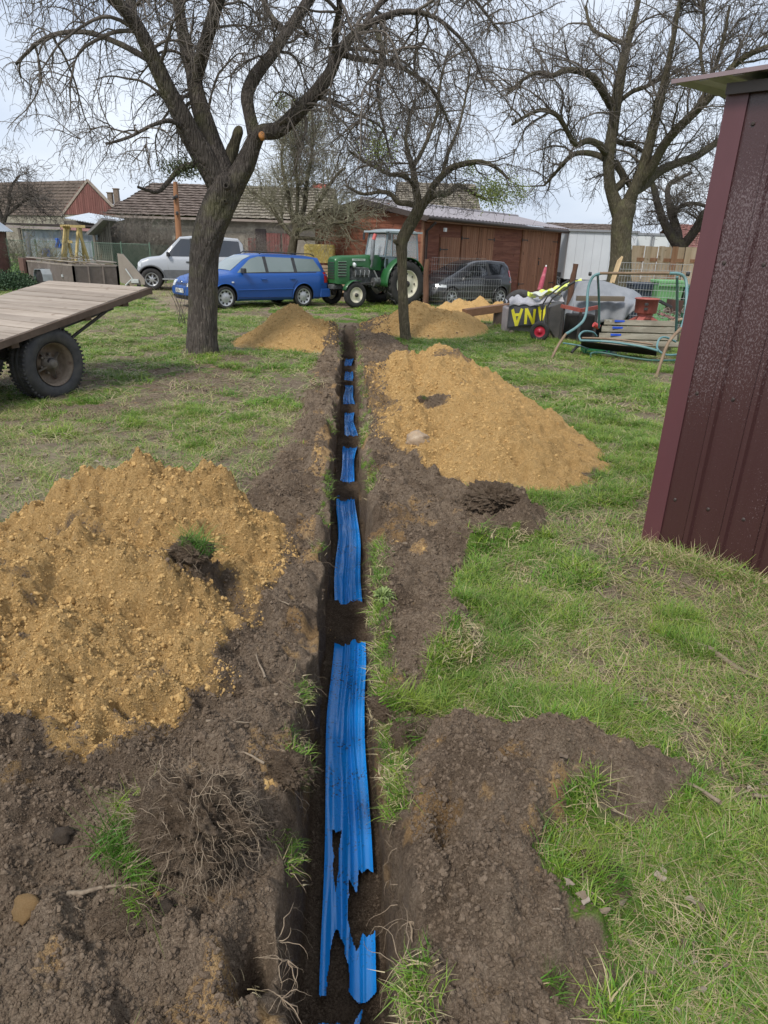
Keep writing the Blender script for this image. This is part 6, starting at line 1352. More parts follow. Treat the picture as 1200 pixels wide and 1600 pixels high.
su['wx'] = (1.26, -1.20); su['ws'] = (sq(.30), sq(.92)); su['rw'] = (sq(-2.20), sq(-2.05)); su['hl_side'] = (1.58, 1.68, .78, .94); su['tl_side'] = (-2.02, -1.88, .80, 1.10)
suv, front2, sy2, nx2, _, _ = make_car('off_road_car', 'silver off-road car with grey lower cladding half hidden by the thick tree trunk', 'car', (cp2.x, cp2.y, 0), hd2, su, M_silver)
for bot, top in (([(-.12, 1.16), (.80, 1.15)], [(-.12, 1.73), (.22, 1.72)]),): pass
front2('grille', -.40, .40, .74, .90, M_blk); front2('front_bumper', -.78, .78, .48, .68, M_cladg, .05, 12)
for s_ in (-1, 1): front2('headlight', s_*.45, s_*.68, .74, .90, M_lens, .02)
b = MB(); b.beam((.9, s2*.93, .40), (-.9, s2*.93, .40), .10, .04); b.build('side_step', M_alu, suv)
# --- small black hatchback behind the mesh panels
fk = Vector((1.90, 23.1, 0)); kd = Vector((-.83, -.56, 0)).normalized(); hk = math.atan2(kd.y, kd.x); lk = Vector((-kd.y, kd.x, 0)); sk = 1 if lk.y < 0 else -1
cpk = fk-kd*1.05-lk*sk*.70
M_black = mat_paint('black_paint', (.012, .013, .017), .22, (.12, .10, .09), .18)
kk = dict(W=.83, scale=.97, zt=[(-1.72, .66), (-1.70, 1.0), (-1.58, 1.32), (-1.42, 1.44), (-.8, 1.475), (-.2, 1.45), (.15, 1.36), (1.0, .965), (1.25, .86), (1.5, .74), (1.66, .60), (1.72, .50)],
  zb=[(-1.72, .62), (-1.65, .95), (-1.0, .98), (0, .92), (1.0, .83), (1.25, .78), (1.5, .68), (1.72, .46)], zs=[(-1.72, .36), (-1.5, .24), (1.5, .22), (1.72, .30)],
  hw=[(-1.72, .68), (-1.55, .78), (-1.1, .83), (.9, .83), (1.3, .79), (1.6, .68), (1.72, .55)], hr=[(-1.72, .58), (-1.5, .56), (-.5, .55), (.1, .57), (1.0, .66), (1.4, .62), (1.72, .48)],
  wx=(1.05, -1.12), wr=.295, ra=.345, tw=.18, rim=.20, wstyle='spoke',
  windows=[([(-.52, .99), (.62, .93)], [(-.52, 1.36), (-.12, 1.345), (-.02, 1.32)]), ([(-1.38, 1.04), (-.64, 1.005)], [(-1.28, 1.34), (-.64, 1.365)])], pillars=[([(-.64, .98), (-.52, .98)], [(-.64, 1.38), (-.52, 1.375)])],
  seams=[[(.72, .86), (.70, .30)], [(-.62, .98), (-.66, .30)], [(.70, .30), (-.66, .29)]], handles=[(-.45, .80)], strip=((.68, .50), (-.70, .52)), mirror=(.42, .99), hl_side=(1.28, 1.58, .60, .70), tl_side=(-1.66, -1.52, .75, 1.15), ws=(.20, .95), rw=(-1.66, -1.45), glass=M_glassd, wsglass=M_glassd)
blk, front3, *_ = make_car('small_hatchback', 'small black hatchback behind the wire mesh panels by the garage doors', 'car', (cpk.x, cpk.y, 0), hk, kk, M_black)
front3('front_bumper', -.6, .6, .30, .42, M_black, .03, 10)
# --- dark blue off-roader glimpsed at the right end of the garage, and the white van behind it
so_ = dict(su); so_['glass'] = M_glassl; so_['clad'] = []; so_['scale'] = 1.0
p_ = D(895, 430, 38.5)
dk, *_ = make_car('dark_off_roader', 'dark blue car partly hidden behind the right end of the wooden garage', 'car', (p_.x, p_.y, 0), R(200), so_, mat_paint('navy_paint', (.015, .022, .045), .25))
def box_vehicle():
    Yt = 33.0; xL, xC = D(885, 400, Yt).x, D(992, 400, Yt).x; xR = D(1027, 400, Yt+1.2).x; z1 = D(940, 362, Yt).z; z0 = .62
    t = thing('box_truck', ((xL+xC)/2, Yt, 0), 'white box truck body parked behind the spreading tree trunk', 'truck'); M_w = mat('white_panel', (.62, .65, .68), (.55, .58, .61), .8, .4)
    n = 8; pw = (xC-xL)/n
    MB().box(((xL+xC)/2, Yt+1.25, (z0+z1)/2), (xC-xL-.02, 2.4, z1-z0-.04)).build('box_body', M_w, t, world=True)
    for i in range(n): MB().box((xL+pw*(i+.5), Yt+.03, (z0+z1)/2), (pw-.008, .03, z1-z0)).build('side_panel', M_w, t, world=True)
    MB().box(((xL+xC)/2, Yt+1.2, z1+.03), (xC-xL+.1, 2.55, .08)).build('roof_rim', mat('grey_rim', (.30, .31, .33), (.25, .26, .28), 2, .5), t, world=True)
    b = MB(); b.box((xC+.9, Yt+1.6, (z0+z1)/2), (1.6, 2.0, z1-z0-.05)); b.build('rear_body', M_w, t, world=True)
    for k in range(2): b = MB(); b.box((xC+.50+k*.74, Yt+.56, (z0+z1)/2), (.70, .06, z1-z0-.2)); dd = b.build('rear_door', mat('white_door', (.70, .72, .72), (.62, .64, .64), 1, .4), t, world=True); 
    for dx in (.80, .92): MB().tube([(xC+dx, Yt+.50, z0+.1), (xC+dx, Yt+.50, z1-.1)], .025, 6).build('lock_rod', mat('grey_rim', (.3, .3, .3)), t, world=True)
    MB().box((xC+.88, Yt+.55, z1-.03), (1.75, .10, .10)).build('door_frame', mat('grey_rim', (.3, .3, .3)), t, world=True)
    MB().box(((xL+xC)/2, Yt+1.2, .78), (xC-xL, .9, .2)).build('chassis', M_iron, t, world=True)
    for x in (xL+.8, xC-1.0):
        for yy in (.3, 2.1): b = MB(); b.lathe([(.2, .12), (.42, .13), (.46, .08), (.46, -.08), (.42, -.13), (.2, -.12), (.001, -.1)], 20, 'Y', (x, Yt+yy, .46)); b.build('wheel', M_tyre, t, world=True)
    # van
    Yv = 44; xa, xb2 = D(850, 400, Yv).x, D(889, 400, Yv).x; z1 = D(875, 373, Yv).z
    t = thing('white_van', ((xa+xb2)/2, Yv, 0), 'white van whose roof and windscreen show between garage and box truck', 'van')
    pr = [(-1.9, .45), (-1.9, z1-.15), (-1.7, z1), (1.5, z1), (1.9, z1-.35), (2.2, 1.35), (2.6, 1.1), (2.7, .45)]; b = MB(); b.prism(pr, -1.0, 1.0); o = b.build('body', mat('white_panel', (.6, .6, .6)), t, bevel=.06)
    t.rotation_euler = (0, 0, R(-70)); b = MB(); b.add([(1.92, -.8, z1-.40), (1.92, .8, z1-.40), (2.22, .85, 1.38), (2.22, -.85, 1.38)], [(0, 1, 2, 3)]); b.build('windscreen', M_glassd, t, solid=.04)
    for x in (-1.2, 1.9):
        for y in (-.95, .95): b = MB(); b.lathe([(.2, .1), (.32, .1), (.35, .06), (.35, -.06), (.32, -.1), (.2, -.1), (.001, -.1)], 18, 'Y', (x, y, .35)); b.build('wheel', M_tyre, t)
box_vehicle()
# --- tractor
def tractor():
    p = G(555, 481); hdv = Vector((-.80, -.60, 0)); h = math.atan2(hdv.y, hdv.x); l = Vector((-hdv.y, hdv.x, 0)); s = 1 if l.y < 0 else -1
    k = 1.03; c = Vector((p.x, p.y, 0))-hdv*1.78*k-l*s*.66*k      # origin under the rear axle
    t = thing('tractor', (c.x, c.y, 0), 'green vintage tractor with a grey cab and cream wheel rims parked before the garage', 'tractor', rz=h); t.scale = (k,)*3
    Gm = mat_paint('tractor_green', (.010, .105, .024), .38, (.10, .09, .06), .25, coat=.3); Cb = mat_paint('cab_grey_blue', (.155, .205, .235), .45, (.16, .15, .13), .3); Er = mat('engine_grime', (.045, .048, .05), (.09, .09, .088), 14, .6, c3=(.15, .16, .16))
    FX = 1.78
    # bonnet: rounded section lofted along x
    def loft(nm, secs, m, n=12):
        V, F = [], []
        for x, w_, z0, z1, rr in secs:
            pts = [(-w_, z0)]+[(-w_+rr-rr*math.cos(a), z1-rr+rr*math.sin(a)) for a in np.linspace(0, math.pi/2, 5)]+[(w_-rr+rr*math.sin(a), z1-rr+rr*math.cos(a)) for a in np.linspace(0, math.pi/2, 5)]+[(w_, z0)]
            V += [(x, y, z) for y, z in pts]
        n = 12
        F = [(i*n+j, i*n+(j+1) % n, (i+1)*n+(j+1) % n, (i+1)*n+j) for i in range(len(secs)-1) for j in range(n)]+[tuple(range(n)), tuple(reversed(range((len(secs)-1)*n, len(secs)*n)))]
        b = MB(); b.add(V, F, True); o = b.build(nm, m, t); e = o.modifiers.new('e', 'EDGE_SPLIT'); e.split_angle = R(40); return o
    bo = loft('bonnet', [(.62, .30, 1.02, 1.46, .12), (.9, .29, 1.04, 1.46, .12), (1.3, .27, 1.13, 1.44, .12), (1.75, .25, 1.14, 1.42, .12), (2.02, .24, 1.14, 1.40, .11)], Gm)
    gr = loft('radiator_cowl', [(1.72, .255, .66, 1.425, .12), (1.98, .25, .64, 1.41, .12), (2.14, .24, .64, 1.38, .12), (2.19, .20, .66, 1.33, .10)], Gm)
    for s_ in (-1, 1):
        for i in range(6): MB().box((1.98, s_*.254, .86+i*.075), (.26, .02, .035)).build('louvre', M_iron, gr)
        for i in range(6): MB().box((1.98, s_*.262, .885+i*.075), (.28, .018, .010)).build('louvre_trim', mat('pale_green', (.35, .5, .38), None, 5, .5), gr)
        MB().box((1.42, s_*.279, 1.315), (.46, .012, .055)).build('name_plate', mat('pale_plate', (.62, .66, .62), (.5, .55, .5), 20, .5), bo)
        b = MB(); 
        for i in range(9): xx = 1.23+i*.044; b.add([(xx, s_*.287, 1.297), (xx+.024, s_*.287, 1.297), (xx+.024, s_*.287, 1.333), (xx, s_*.287, 1.333)], [(0, 1, 2, 3)])
        b.build('lettering', mat('dark_green_ink', (.05, .16, .07), None, 5, .6), bo, fix=False)
        b = MB(); b.lathe([(.001, -.06), (.05, -.05), (.075, 0), (.07, .02), (.001, .035)], 16, 'Y', (1.62, s_*.34, 1.17), M=Matrix.Rotation(-math.pi/2, 4, 'Z')); b.build('headlamp', M_lens, t); 
    for i in range(7): MB().box((2.2, 0, .80+i*.07), (.02, .34, .03)).build('grille_bar', M_iron, gr)
    # engine and gearbox
    b = MB(); b.box((1.25, 0, .86), (.85, .40, .50), ch=.03); b.box((.55, 0, .80), (.8, .36, .44), ch=.04); b.box((1.3, .24, 1.0), (.5, .10, .22), ch=.02); b.box((1.3, -.24, 1.0), (.5, .10, .22), ch=.02); b.box((1.25, 0, 1.14), (.7, .3, .14)); b.tube([(.4, 0, .62), (.1, 0, .62)], .22, 14); b.build('engine', Er, t)
    for s_ in (-1, 1):
        for i in range(4): MB().tube([(1.05+i*.16, s_*.22, 1.08), (1.05+i*.16, s_*.31, 1.0), (1.05+i*.16, s_*.27, .84)], .018, 6).build('engine_pipe', mat('grey_pipe2', (.25, .26, .26), (.16, .16, .16), 12, .4), t)
        MB().tube([(.95, s_*.36, .70), (.62, s_*.36, .70)], .13, 14).build('air_tank' if s_ > 0 else 'battery_drum', Er, t)
        MB().tube([(1.62, s_*.40, .62), (.60, s_*.34, .72), (.42, s_*.34, .92)], .02, 6).build('steering_link', M_iron, t)
        MB().beam((.92, s_*.36, 1.02), (.66, s_*.40, .55), .05, .03).build('side_strut', mat('strut_grey', (.28, .29, .28), None, 5, .5), t)
    MB().box((FX, 0, .50), (.16, 1.05, .12), ch=.02).build('front_axle', M_iron, t); MB().box((2.05, 0, .56), (.35, .28, .12), ch=.02).build('front_weight', Er, t)
    for s_ in (-1, 1):
        MB().box((FX, s_*.52, .44), (.12, .12, .34), ch=.02).build('axle_stub', M_iron, t)
        wheel(t, FX, s_*.64, .36, .17, .215, s_, 'plain', M_cream)
        b = MB(); b.lathe([(.001, -.13), (.05, -.12), (.06, -.06)], 12, 'Y', (FX, s_*.64, .36), M=Matrix.Rotation(0 if s_ < 0 else math.pi, 4, 'Z')); b.build('hub', M_iron, t)
        P = [[(FX+math.cos(a)*.405, s_*(.55+.19*j), .36+math.sin(a)*.405) for j in range(2)] for a in np.linspace(.35, 2.0, 9)]; b = MB(); b.grid(P); b.build('front_mudguard', Gm, t, solid=.012)
        ty = wheel(t, 0, s_*.68, .66, .32, .40, s_, 'plain', M_cream, lug=True)
        b = MB(); b.lathe([(.001, -.16), (.09, -.15), (.11, -.09), (.22, -.08)], 16, 'Y', (0, s_*.68, .66), M=Matrix.Rotation(0 if s_ < 0 else math.pi, 4, 'Z')); b.build('hub', M_iron, ty)
        b = MB(); 
        for q_ in range(8): a = q_*math.pi/4; b.lathe([(.018, -.112), (.018, -.10)], 8, 'Y', (math.cos(a)*.29, s_*.68, .66+math.sin(a)*.29), M=Matrix.Rotation(0 if s_ < 0 else math.pi, 4, 'Z')); b.add([(math.cos(a)*.29+dx, s_*(.68+.112), .66+math.sin(a)*.29+dz) for dx, dz in ((-.025, -.025), (.025, -.025), (.025, .025), (-.025, .025))], [(0, 1, 2, 3)])
        b.build('wheel_bolts', M_iron, ty, fix=False)
        P = [[(math.cos(a)*.75, s_*(.44+.13*j), .66+math.sin(a)*.75) for j in range(4)] for a in np.linspace(-.1, 2.75, 18)]; b = MB(); b.grid(P); b.build('rear_mudguard', Gm, t, solid=.015)
        P = [[(math.cos(a)*rr, s_*.44, .66+math.sin(a)*rr) for rr in (.45, .75)] for a in np.linspace(-.1, 2.75, 18)]; b = MB(); b.grid(P, False); b.build('mudguard_side', Gm, t, solid=.012)
    # cab
    W_ = .50; zt1 = 2.17
    poly = [(.56, .80), (.50, .50), (.14, .50), (.02, .85), (-.10, 1.30), (.10, 1.42), (.62, 1.42), (.66, 1.18)]
    for s_ in (-1, 1):
        MB().prism(poly, s_*W_, s_*(W_+.02)).build('cab_side', Cb, t)
        MB().box((.575, s_*(W_+.028), 1.22), (.08, .012, .30)).build('side_vent_window', M_glassd, t)
        for a_, c_ in (((.64, 1.40), (.52, 2.10)), ((.40, 1.40), (.36, 2.10)), ((-.12, 1.30), (-.14, 2.10)), ((-.62, 1.32), (-.56, 2.10))): MB().beam((a_[0], s_*W_, a_[1]), (c_[0], s_*(W_-.03), c_[1]), .04, .045).build('cab_pillar', Cb, t)
        MB().beam((.55, s_*(W_-.02), 2.08), (-.58, s_*(W_-.02), 2.08), .04, .05).build('cab_rail', Cb, t)
        MB().beam((.60, s_*W_, 1.42), (-.62, s_*W_, 1.36), .04, .05).build('cab_rail', Cb, t)
        for q_ in ([(.60, 1.44), (.42, 1.44), (.38, 2.05), (.50, 2.05)], [(.35, 1.44), (-.08, 1.42), (-.10, 2.05), (.32, 2.05)], [(-.17, 1.42), (-.57, 1.40), (-.53, 2.05), (-.18, 2.05)]):
            b = MB(); b.add([(x, s_*(W_-.005), z) for x, z in q_], [(0, 1, 2, 3)]); b.build('side_window', M_cabg, t, solid=.006)
        MB().beam((-.62, s_*.48, 1.35), (-.62, s_*.48, .9), .04, .04).build('cab_pillar', Cb, t)
        b = MB(); b.box((.60, s_*.66, 1.98), (.03, .10, .20), ch=.01); b.tube([(.56, s_*.50, 2.08), (.60, s_*.62, 2.10), (.60, s_*.66, 2.05)], .01, 5); b.build('cab_mirror', M_blk, t)
    b = MB(); b.add([(.655, -.44, 1.45), (.655, .44, 1.45), (.535, .42, 2.05), (.535, -.42, 2.05)], [(0, 1, 2, 3)]); b.build('windscreen', M_cabg, t, solid=.006)
    b = MB(); b.add([(-.63, -.44, 1.40), (-.63, .44, 1.40), (-.58, .42, 2.05), (-.58, -.42, 2.05)], [(0, 1, 2, 3)]); b.build('rear_window', M_cabg, t, solid=.006)
    MB().beam((.655, -.5, 1.43), (.655, .5, 1.43), .05, .05).build('cab_rail', Cb, t)
    P = []
    for i in range(9):
        x = -.70+1.36*i/8; P.append([(x, y, 2.115+.085*(1-(abs(y)/.56)**4)*(1-abs((i-4)/4)**4)) for y in np.linspace(-.56, .56, 13)])
    b = MB(); b.grid(P); b.box((-.02, 0, 2.11), (1.38, 1.13, .05)); b.build('cab_roof', mat_paint('cab_roof_paint', (.33, .39, .41), .4, (.2, .18, .15), .3), t)
    MB().box((-.18, 0, 1.02), (.36, .42, .10), ch=.02).build('seat', M_blk, t); MB().box((-.34, 0, 1.25), (.08, .40, .36), ch=.02).build('seat_back', M_blk, t)
    b = MB(); b.lathe([(.19, -.012), (.205, 0), (.19, .012)], 20, 'Z', (.28, 0, 1.42), M=Matrix.Rotation(.5, 4, 'Y')); b.tube([(.28, 0, 1.42), (.5, 0, 1.2)], .02, 6); b.build('steering_wheel', M_blk, t)
    ex = .98; b = MB(); b.tube([(ex, s*.22, 1.05), (ex, s*.33, 1.20), (ex, s*.33, 1.30), (ex, s*.33, 1.34), (ex-.03, s*.33, 1.84), (ex-.04, s*.33, 1.88)], [.03, .03, .035, .062, .062, .035], 14); b.build('exhaust', mat('exhaust_grey', (.20, .22, .24), (.12, .12, .12), 10, .6), t)
    b = MB(); b.tube([(ex-.04, s*.33, 1.87), (ex-.10, s*.33, 2.03)], [.055, .05], 12); b.build('exhaust_cap', mat('faded_red', (.55, .12, .11), (.45, .09, .08), 8, .6), t)
    return t
M_cabg = newmat('cab_glass'); _m, _t, _b = M_cabg; setp(_t, _b, col=(.55, .62, .64), rough=.05, trans=.0, alpha=.32, spec=.8); M_cabg = _m
tractor()
# --- lumber and bale between car and tractor
lu = thing('lumber_stack', (D(498, 460, 26).x, 26, 0), 'stack of long timber boards on bearers behind the blue car', 'timber'); M_lum = mat_planks('raw_lumber', (.30, .19, .12), (.40, .28, .18), (.50, .38, .27), 4, 'X')
random.seed(8)
x0, x1 = D(478, 440, 26).x, D(545, 440, 26).x
for r_ in range(9):
    for c_ in range(3):
        if r_ in (3, ): continue
        MB().box(((x0+x1)/2+random.uniform(-.15, .15), 26+c_*.3, .18+r_*.105), (x1-x0, .26, .085 if r_ > 1 else .07)).build('plank', M_lum, lu, world=True, fix=False)
for x in (x0+.4, (x0+x1)/2, x1-.3): MB().box((x, 26.3, .06), (.1, 1.0, .12)).build('bearer', M_lum, lu, world=True)
b = MB(); c = D(500, 402, 26.4); b.box((c.x, c.y, 1.45), (1.1, .6, .62), ch=.06); bo_ = b.build('straw_bale', mat('straw', (.52, .42, .12), (.38, .28, .08), 9, .95, bump=.03, bsc=30, c3=(.6, .5, .2))); tag(bo_, 'yellow straw bale lying on the stacked timber', 'straw bale')
# ------------------------------------------------------------------ flatbed trailer, left foreground
def flatbed():
    N0 = G(95, 622); N0 = Vector((N0.x, N0.y, 0)); d = Vector((.42, .9, 0)).normalized(); n = Vector((d.y, -d.x, 0)); N1 = N0+n*.03
    def E(px, py): t_ = wall_t(px, py, N1, d); p = N1+d*t_; r_ = ray(px, py); s = p.y/r_.y; return t_, EYE+r_.z*s
    ta, za = E(2, 537); tb, zb_ = E(233, 453); sl = (zb_-za)/(tb-ta)
    P2 = N1+d*tb; r_ = ray(78, 434); # far corner: P2 - n*w on that ray
    det = -n.x*(-r_.y)+r_.x*(-n.y)*1.0
    w_ = (P2.x*r_.y-P2.y*r_.x)/(n.x*r_.y-n.y*r_.x); w_ = max(1.6, min(2.3, w_))
    t = thing('flatbed_trailer', (N0.x, N0.y, 0), 'farm trailer with a tilted grey plank deck and one big tyre at the left edge', 'trailer', rz=math.atan2(d.y, d.x))
    # local x along deck, y to the left of d (away from camera side is +y)
    Mw = mat_planks('weathered_deck_boards', (.215, .175, .137), (.31, .255, .205), (.40, .34, .28), 3.5, 'Y', (.15, .10, .07)); Mrim = mat('deck_rim_wood', (.085, .055, .038), (.13, .09, .065), 9, .85)
    za += .035; zb_ += .035; x0 = ta-2.6; x1 = tb; th = math.atan(sl); z_at = lambda x: za+(x-ta)*sl
    npk = int((x1-x0)/.172); pw = (x1-x0)/npk; random.seed(12)
    Rt = Matrix.Rotation(-th, 4, 'Y')
    for i in range(npk):
        xc = x0+pw*(i+.5); c = (xc, w_/2-.02, z_at(xc)-.02+random.uniform(-.003, .004)); b = MB(); b.box((0, 0, 0), (pw-.009, w_, .04), M=Rt @ Matrix.Rotation(random.uniform(-.0035, .0035), 4, 'Z')); o = b.build('plank', Mw, t, fix=False, bevel=.003); o.location = c
    for yy in (0.0, w_-.03): MB().beam((x0-.02, yy-.03, z_at(x0)-.045), (x1+.02, yy-.03, z_at(x1)-.045), .04, .07).build('side_rail', Mrim, t)
    MB().beam((x1+.02, -.04, z_at(x1)-.05), (x1+.02, w_, z_at(x1)-.05), .05, .08).build('end_rail', Mrim, t)
    for yy in (.42, w_-.42): MB().beam((x0, yy, z_at(x0)-.16), (x1-.25, yy, z_at(x1-.25)-.15), .10, .17).build('chassis_beam', M_iron, t)
    for xx in (x0+.6, -.45, .55, 1.15): MB().box((xx, w_/2, z_at(xx)-.10), (.09, w_-.04, .09)).build('cross_beam', Mrim, t)
    for yy in (.15, w_-.15): b = MB(); b.beam((1.15, yy, z_at(1.15)-.1), (.35, yy+.2, .5), .03, .03); b.build('brace', M_iron, t)
    MB().tube([(0, .05, .40), (0, w_-.1, .40)], .05, 10).build('axle', M_iron, t)
    b = MB(); b.prism([(-.5, z_at(-.5)-.2), (.55, z_at(.55)-.2), (.2, .36), (-.2, .36)], .38, .46); b.prism([(-.5, z_at(-.5)-.2), (.55, z_at(.55)-.2), (.2, .36), (-.2, .36)], w_-.46, w_-.38); b.build('spring_box', M_iron, t)
    # wheels
    def tw_(yc, side, r=.415):
        r = r; w = .30; rim = .235; c = (0, yc, r-.02); M = Matrix.Rotation(0 if side < 0 else math.pi, 4, 'Z'); h = w/2; b = MB(); S = 72
        prof = [(rim, -h*.60), (rim+.012, -h*.86), (rim+.035, -h*.97), (rim+.09, -h*1.06), (rim+.13, -h*1.0), (r-.018, -h*.86), (r-.002, -h*.72), (r, -h*.30), (r-.010, -h*.25), (r-.010, -h*.20), (r, -h*.15), (r, h*.15), (r-.010, h*.20), (r-.010, h*.25), (r, h*.30), (r-.002, h*.72), (r-.018, h*.86), (rim+.09, h*1.06), (rim, h*.8)]
        b.lathe(prof, S, 'Y', c, M=M); ty = b.build('tyre', M_tyre2, t)
        b = MB()
        for k in range(52):
            a = 2*math.pi*k/52
            for s_ in (-1, 1):
                V = [M @ Vector((math.cos(a+da)*rr, s_*yy, math.sin(a+da)*rr))+Vector(c) for rr in (r-.012, r+.012) for da, yy in ((-.022, h*.40), (.030, h*.40), (.040, h*.86), (-.012, h*.86))]
                b.add(V, [(3, 2, 1, 0), (4, 5, 6, 7), (0, 1, 5, 4), (1, 2, 6, 5), (2, 3, 7, 6), (3, 0, 4, 7)])
        o = b.build('tread_blocks', M_tyre2, ty); tag(o, kind='stuff')
        b = MB(); b.lathe([(rim+.006, -h*.93), (rim+.006, -h*.80), (rim-.008, -h*.78), (rim-.018, -h*.2), (rim-.03, h*.25), (rim*.50, h*.30), (rim*.46, h*.05), (rim*.30, h*.0), (.001, 0)], 40, 'Y', c, M=M); rm = b.build('rim', M_rust, ty)
        b = MB(); b.lathe([(.085, 0), (.08, -h*.35), (.055, -h*.42), (.052, -h*.8), (.03, -h*.86), (.001, -h*.86)], 20, 'Y', c, M=M)
        b.build('hub', M_hub, rm)
        for k in range(6): a = k*math.pi/3+.3; bb = MB(); bb.lathe([(.016, h*.1), (.016, -h*.22), (.001, -h*.24)], 6, 'Y', Vector(c)+M @ Vector((math.cos(a)*.105, 0, math.sin(a)*.105)), M=M, smooth=False); bb.build('bolt', M_hub, rm)
        for k in range(4): a = k*math.pi/2+.5; MB().beam(Vector(c)+M @ Vector((math.cos(a)*.06, -h*.3, math.sin(a)*.06)), Vector(c)+M @ Vector((math.cos(a)*.2, h*.1, math.sin(a)*.2)), .03, .02).build('rib', M_hub, rm)
        return ty
    tw_(.14, -1, .402); tw_(w_-.30, 1, .36)
M_tyre2 = mat('worn_tyre_rubber', (.028, .027, .028), (.048, .046, .046), 9, .7, bump=.002, bsc=70, c3=(.07, .065, .06))
M_rust = mat('rusty_rim', (.14, .105, .075), (.21, .16, .115), 7, .75, c3=(.10, .06, .04)); M_hub = mat('greasy_hub', (.10, .085, .07), (.17, .14, .11), 12, .6)
flatbed()
# ------------------------------------------------------------------ box trailer behind it
def box_trailer():
    Mb = mat('taupe_sheet_metal', (.165, .135, .115), (.125, .10, .085), 2.5, .6, c3=(.20, .17, .15)); Ya = 22.0
    a = D(47, 440, 25.5); b_ = D(118, 445, 22.5); c = D(186, 447, 23.4)       # bottom corners: far left, near corner, far right
    zt = D(118, 416, 22.5).z; zb_ = .30; A_, B_, C_ = [Vector((p.x, p.y, 0)) for p in (a, b_, c)]
    t = thing('box_trailer', B_, 'brown sheet-metal box trailer loaded with branches behind the flatbed deck', 'trailer')
    Dd = A_+C_-B_
    def side(P, Q, nm='side_panel', n=4):
        L = (Q-P); 
        for i in range(n):
            p, q_ = P+L*((i+.01)/n), P+L*((i+.99)/n); MB().beam(Vector((p.x, p.y, (zb_+zt)/2)), Vector((q_.x, q_.y, (zb_+zt)/2)), .03, zt-zb_).build(nm, Mb, t, world=True)
        for i in range(n+1):
            p = P+L*(i/n); MB().box((p.x, p.y, (zb_+zt)/2), (.06, .07, zt-zb_+.02)).build('stanchion', Mb, t, world=True)
        MB().beam((P.x, P.y, zt+.02), (Q.x, Q.y, zt+.02), .05, .05).build('top_rail', mat('bare_steel', (.34, .29, .25), (.26, .22, .18), 6, .5), t, world=True)
        MB().tube([(P.x, P.y, zt+.14), (Q.x, Q.y, zt+.12)], .018, 6).build('tie_bar', mat('bare_steel', (.34, .29, .25)), t, world=True)
    side(A_, B_, n=4); side(B_, C_, n=3); side(A_, Dd, n=2); side(Dd, C_, n=4)
    b = MB(); b.add([(p.x, p.y, z_) for z_ in (zb_, zb_+.04) for p in (A_, B_, C_, Dd)], [(0, 1, 2, 3), (4, 5, 6, 7), (0, 1, 5, 4), (1, 2, 6, 5), (2, 3, 7, 6), (3, 0, 4, 7)]); b.build('floor', Mb, t, world=True)
    u = (B_-A_).normalized(); v = Vector((u.y, -u.x, 0)); v = v if v.y < 0 else -v
    m = D(75, 446, 23.6); m = Vector((m.x, m.y, 0))
    mc = A_.lerp(B_, .45)+v*.16; M = Matrix.Rotation(math.atan2(u.y, u.x), 4, 'Z')
    k = MB(); k.lathe([(.2, .1), (.34, .11), (.37, .06), (.37, -.06), (.34, -.11), (.2, -.10), (.05, -.06), (.001, -.06)], 22, 'Y', (mc.x, mc.y, .37), M=M); k.build('wheel', M_tyre, t, world=True)
    k = MB(); P = [[tuple(M @ Vector((x_, y_, 0))+Vector((mc.x, mc.y, z_))) for y_ in (-.16, .18)] for x_, z_ in ((-.46, .35), (-.42, .55), (-.28, .70), (.28, .72), (.42, .56), (.46, .35))]; k.grid(P, False); k.build('mudguard', mat('grey_mudguard', (.33, .36, .37), (.26, .28, .29), 5, .5), t, world=True, solid=.02)
    for f_, z_ in ((.18, .66), (.78, .62)): p = A_.lerp(B_, f_)+v*.035; MB().box((p.x, p.y, zb_+(zt-zb_)*.45), (.09, .03, .08), rz=math.atan2(u.y, u.x)).build('reflector', M_lens, t, world=True)
    p = A_+v*-.1-u*.28; MB().box((p.x, p.y, .75), (.5, .45, .5), rz=math.atan2(u.y, u.x)).build('tool_box', mat('rusty_box', (.12, .065, .05), (.16, .09, .07), 6, .8), t, world=True)
    random.seed(31); k = MB()
    for i in range(46):
        s_, r_ = random.random(), random.random(); p = A_.lerp(B_, .05+.9*s_).lerp(Dd.lerp(C_, .05+.9*s_), .1+.8*r_)+Vector((0, 0, zb_+.35+random.random()*.5)); pt, rr = wig(p, (random.gauss(0, 1), random.gauss(0, .5), .15), random.uniform(.3, 1.0), random.choice((.010, .014, .022)), 6, .1, .3); k.tube(pt, rr, 5)
    o = k.build('branch_load', mat('cut_branches', (.16, .13, .085), (.26, .21, .12), 8, .85), fix=False); tag(o, 'pile of cut branches heaped inside the brown box trailer', 'branches', kind='stuff')
    # tailgate standing up at the right end
    Yt = 22.2; pts = [(183, 396), (192, 397), (226, 437), (226, 445), (192, 443), (188, 441)]
    W_ = [D(x, y, Yt) for x, y in pts]; tg = thing('raised_tailgate', (W_[0].x, Yt, 0), 'beige steel plate standing on edge behind the flatbed deck, with a white latch', 'metal plate')
    k = MB(); n = len(W_); k.add([tuple(p) for p in W_]+[(p.x, p.y+.05, p.z) for p in W_], [tuple(range(n)), tuple(reversed(range(n, 2*n)))]+[(i, (i+1) % n, (i+1) % n+n, i+n) for i in range(n)]); k.build('plate', mat('beige_plate', (.30, .255, .215), (.25, .21, .175), 3, .6), tg, world=True)
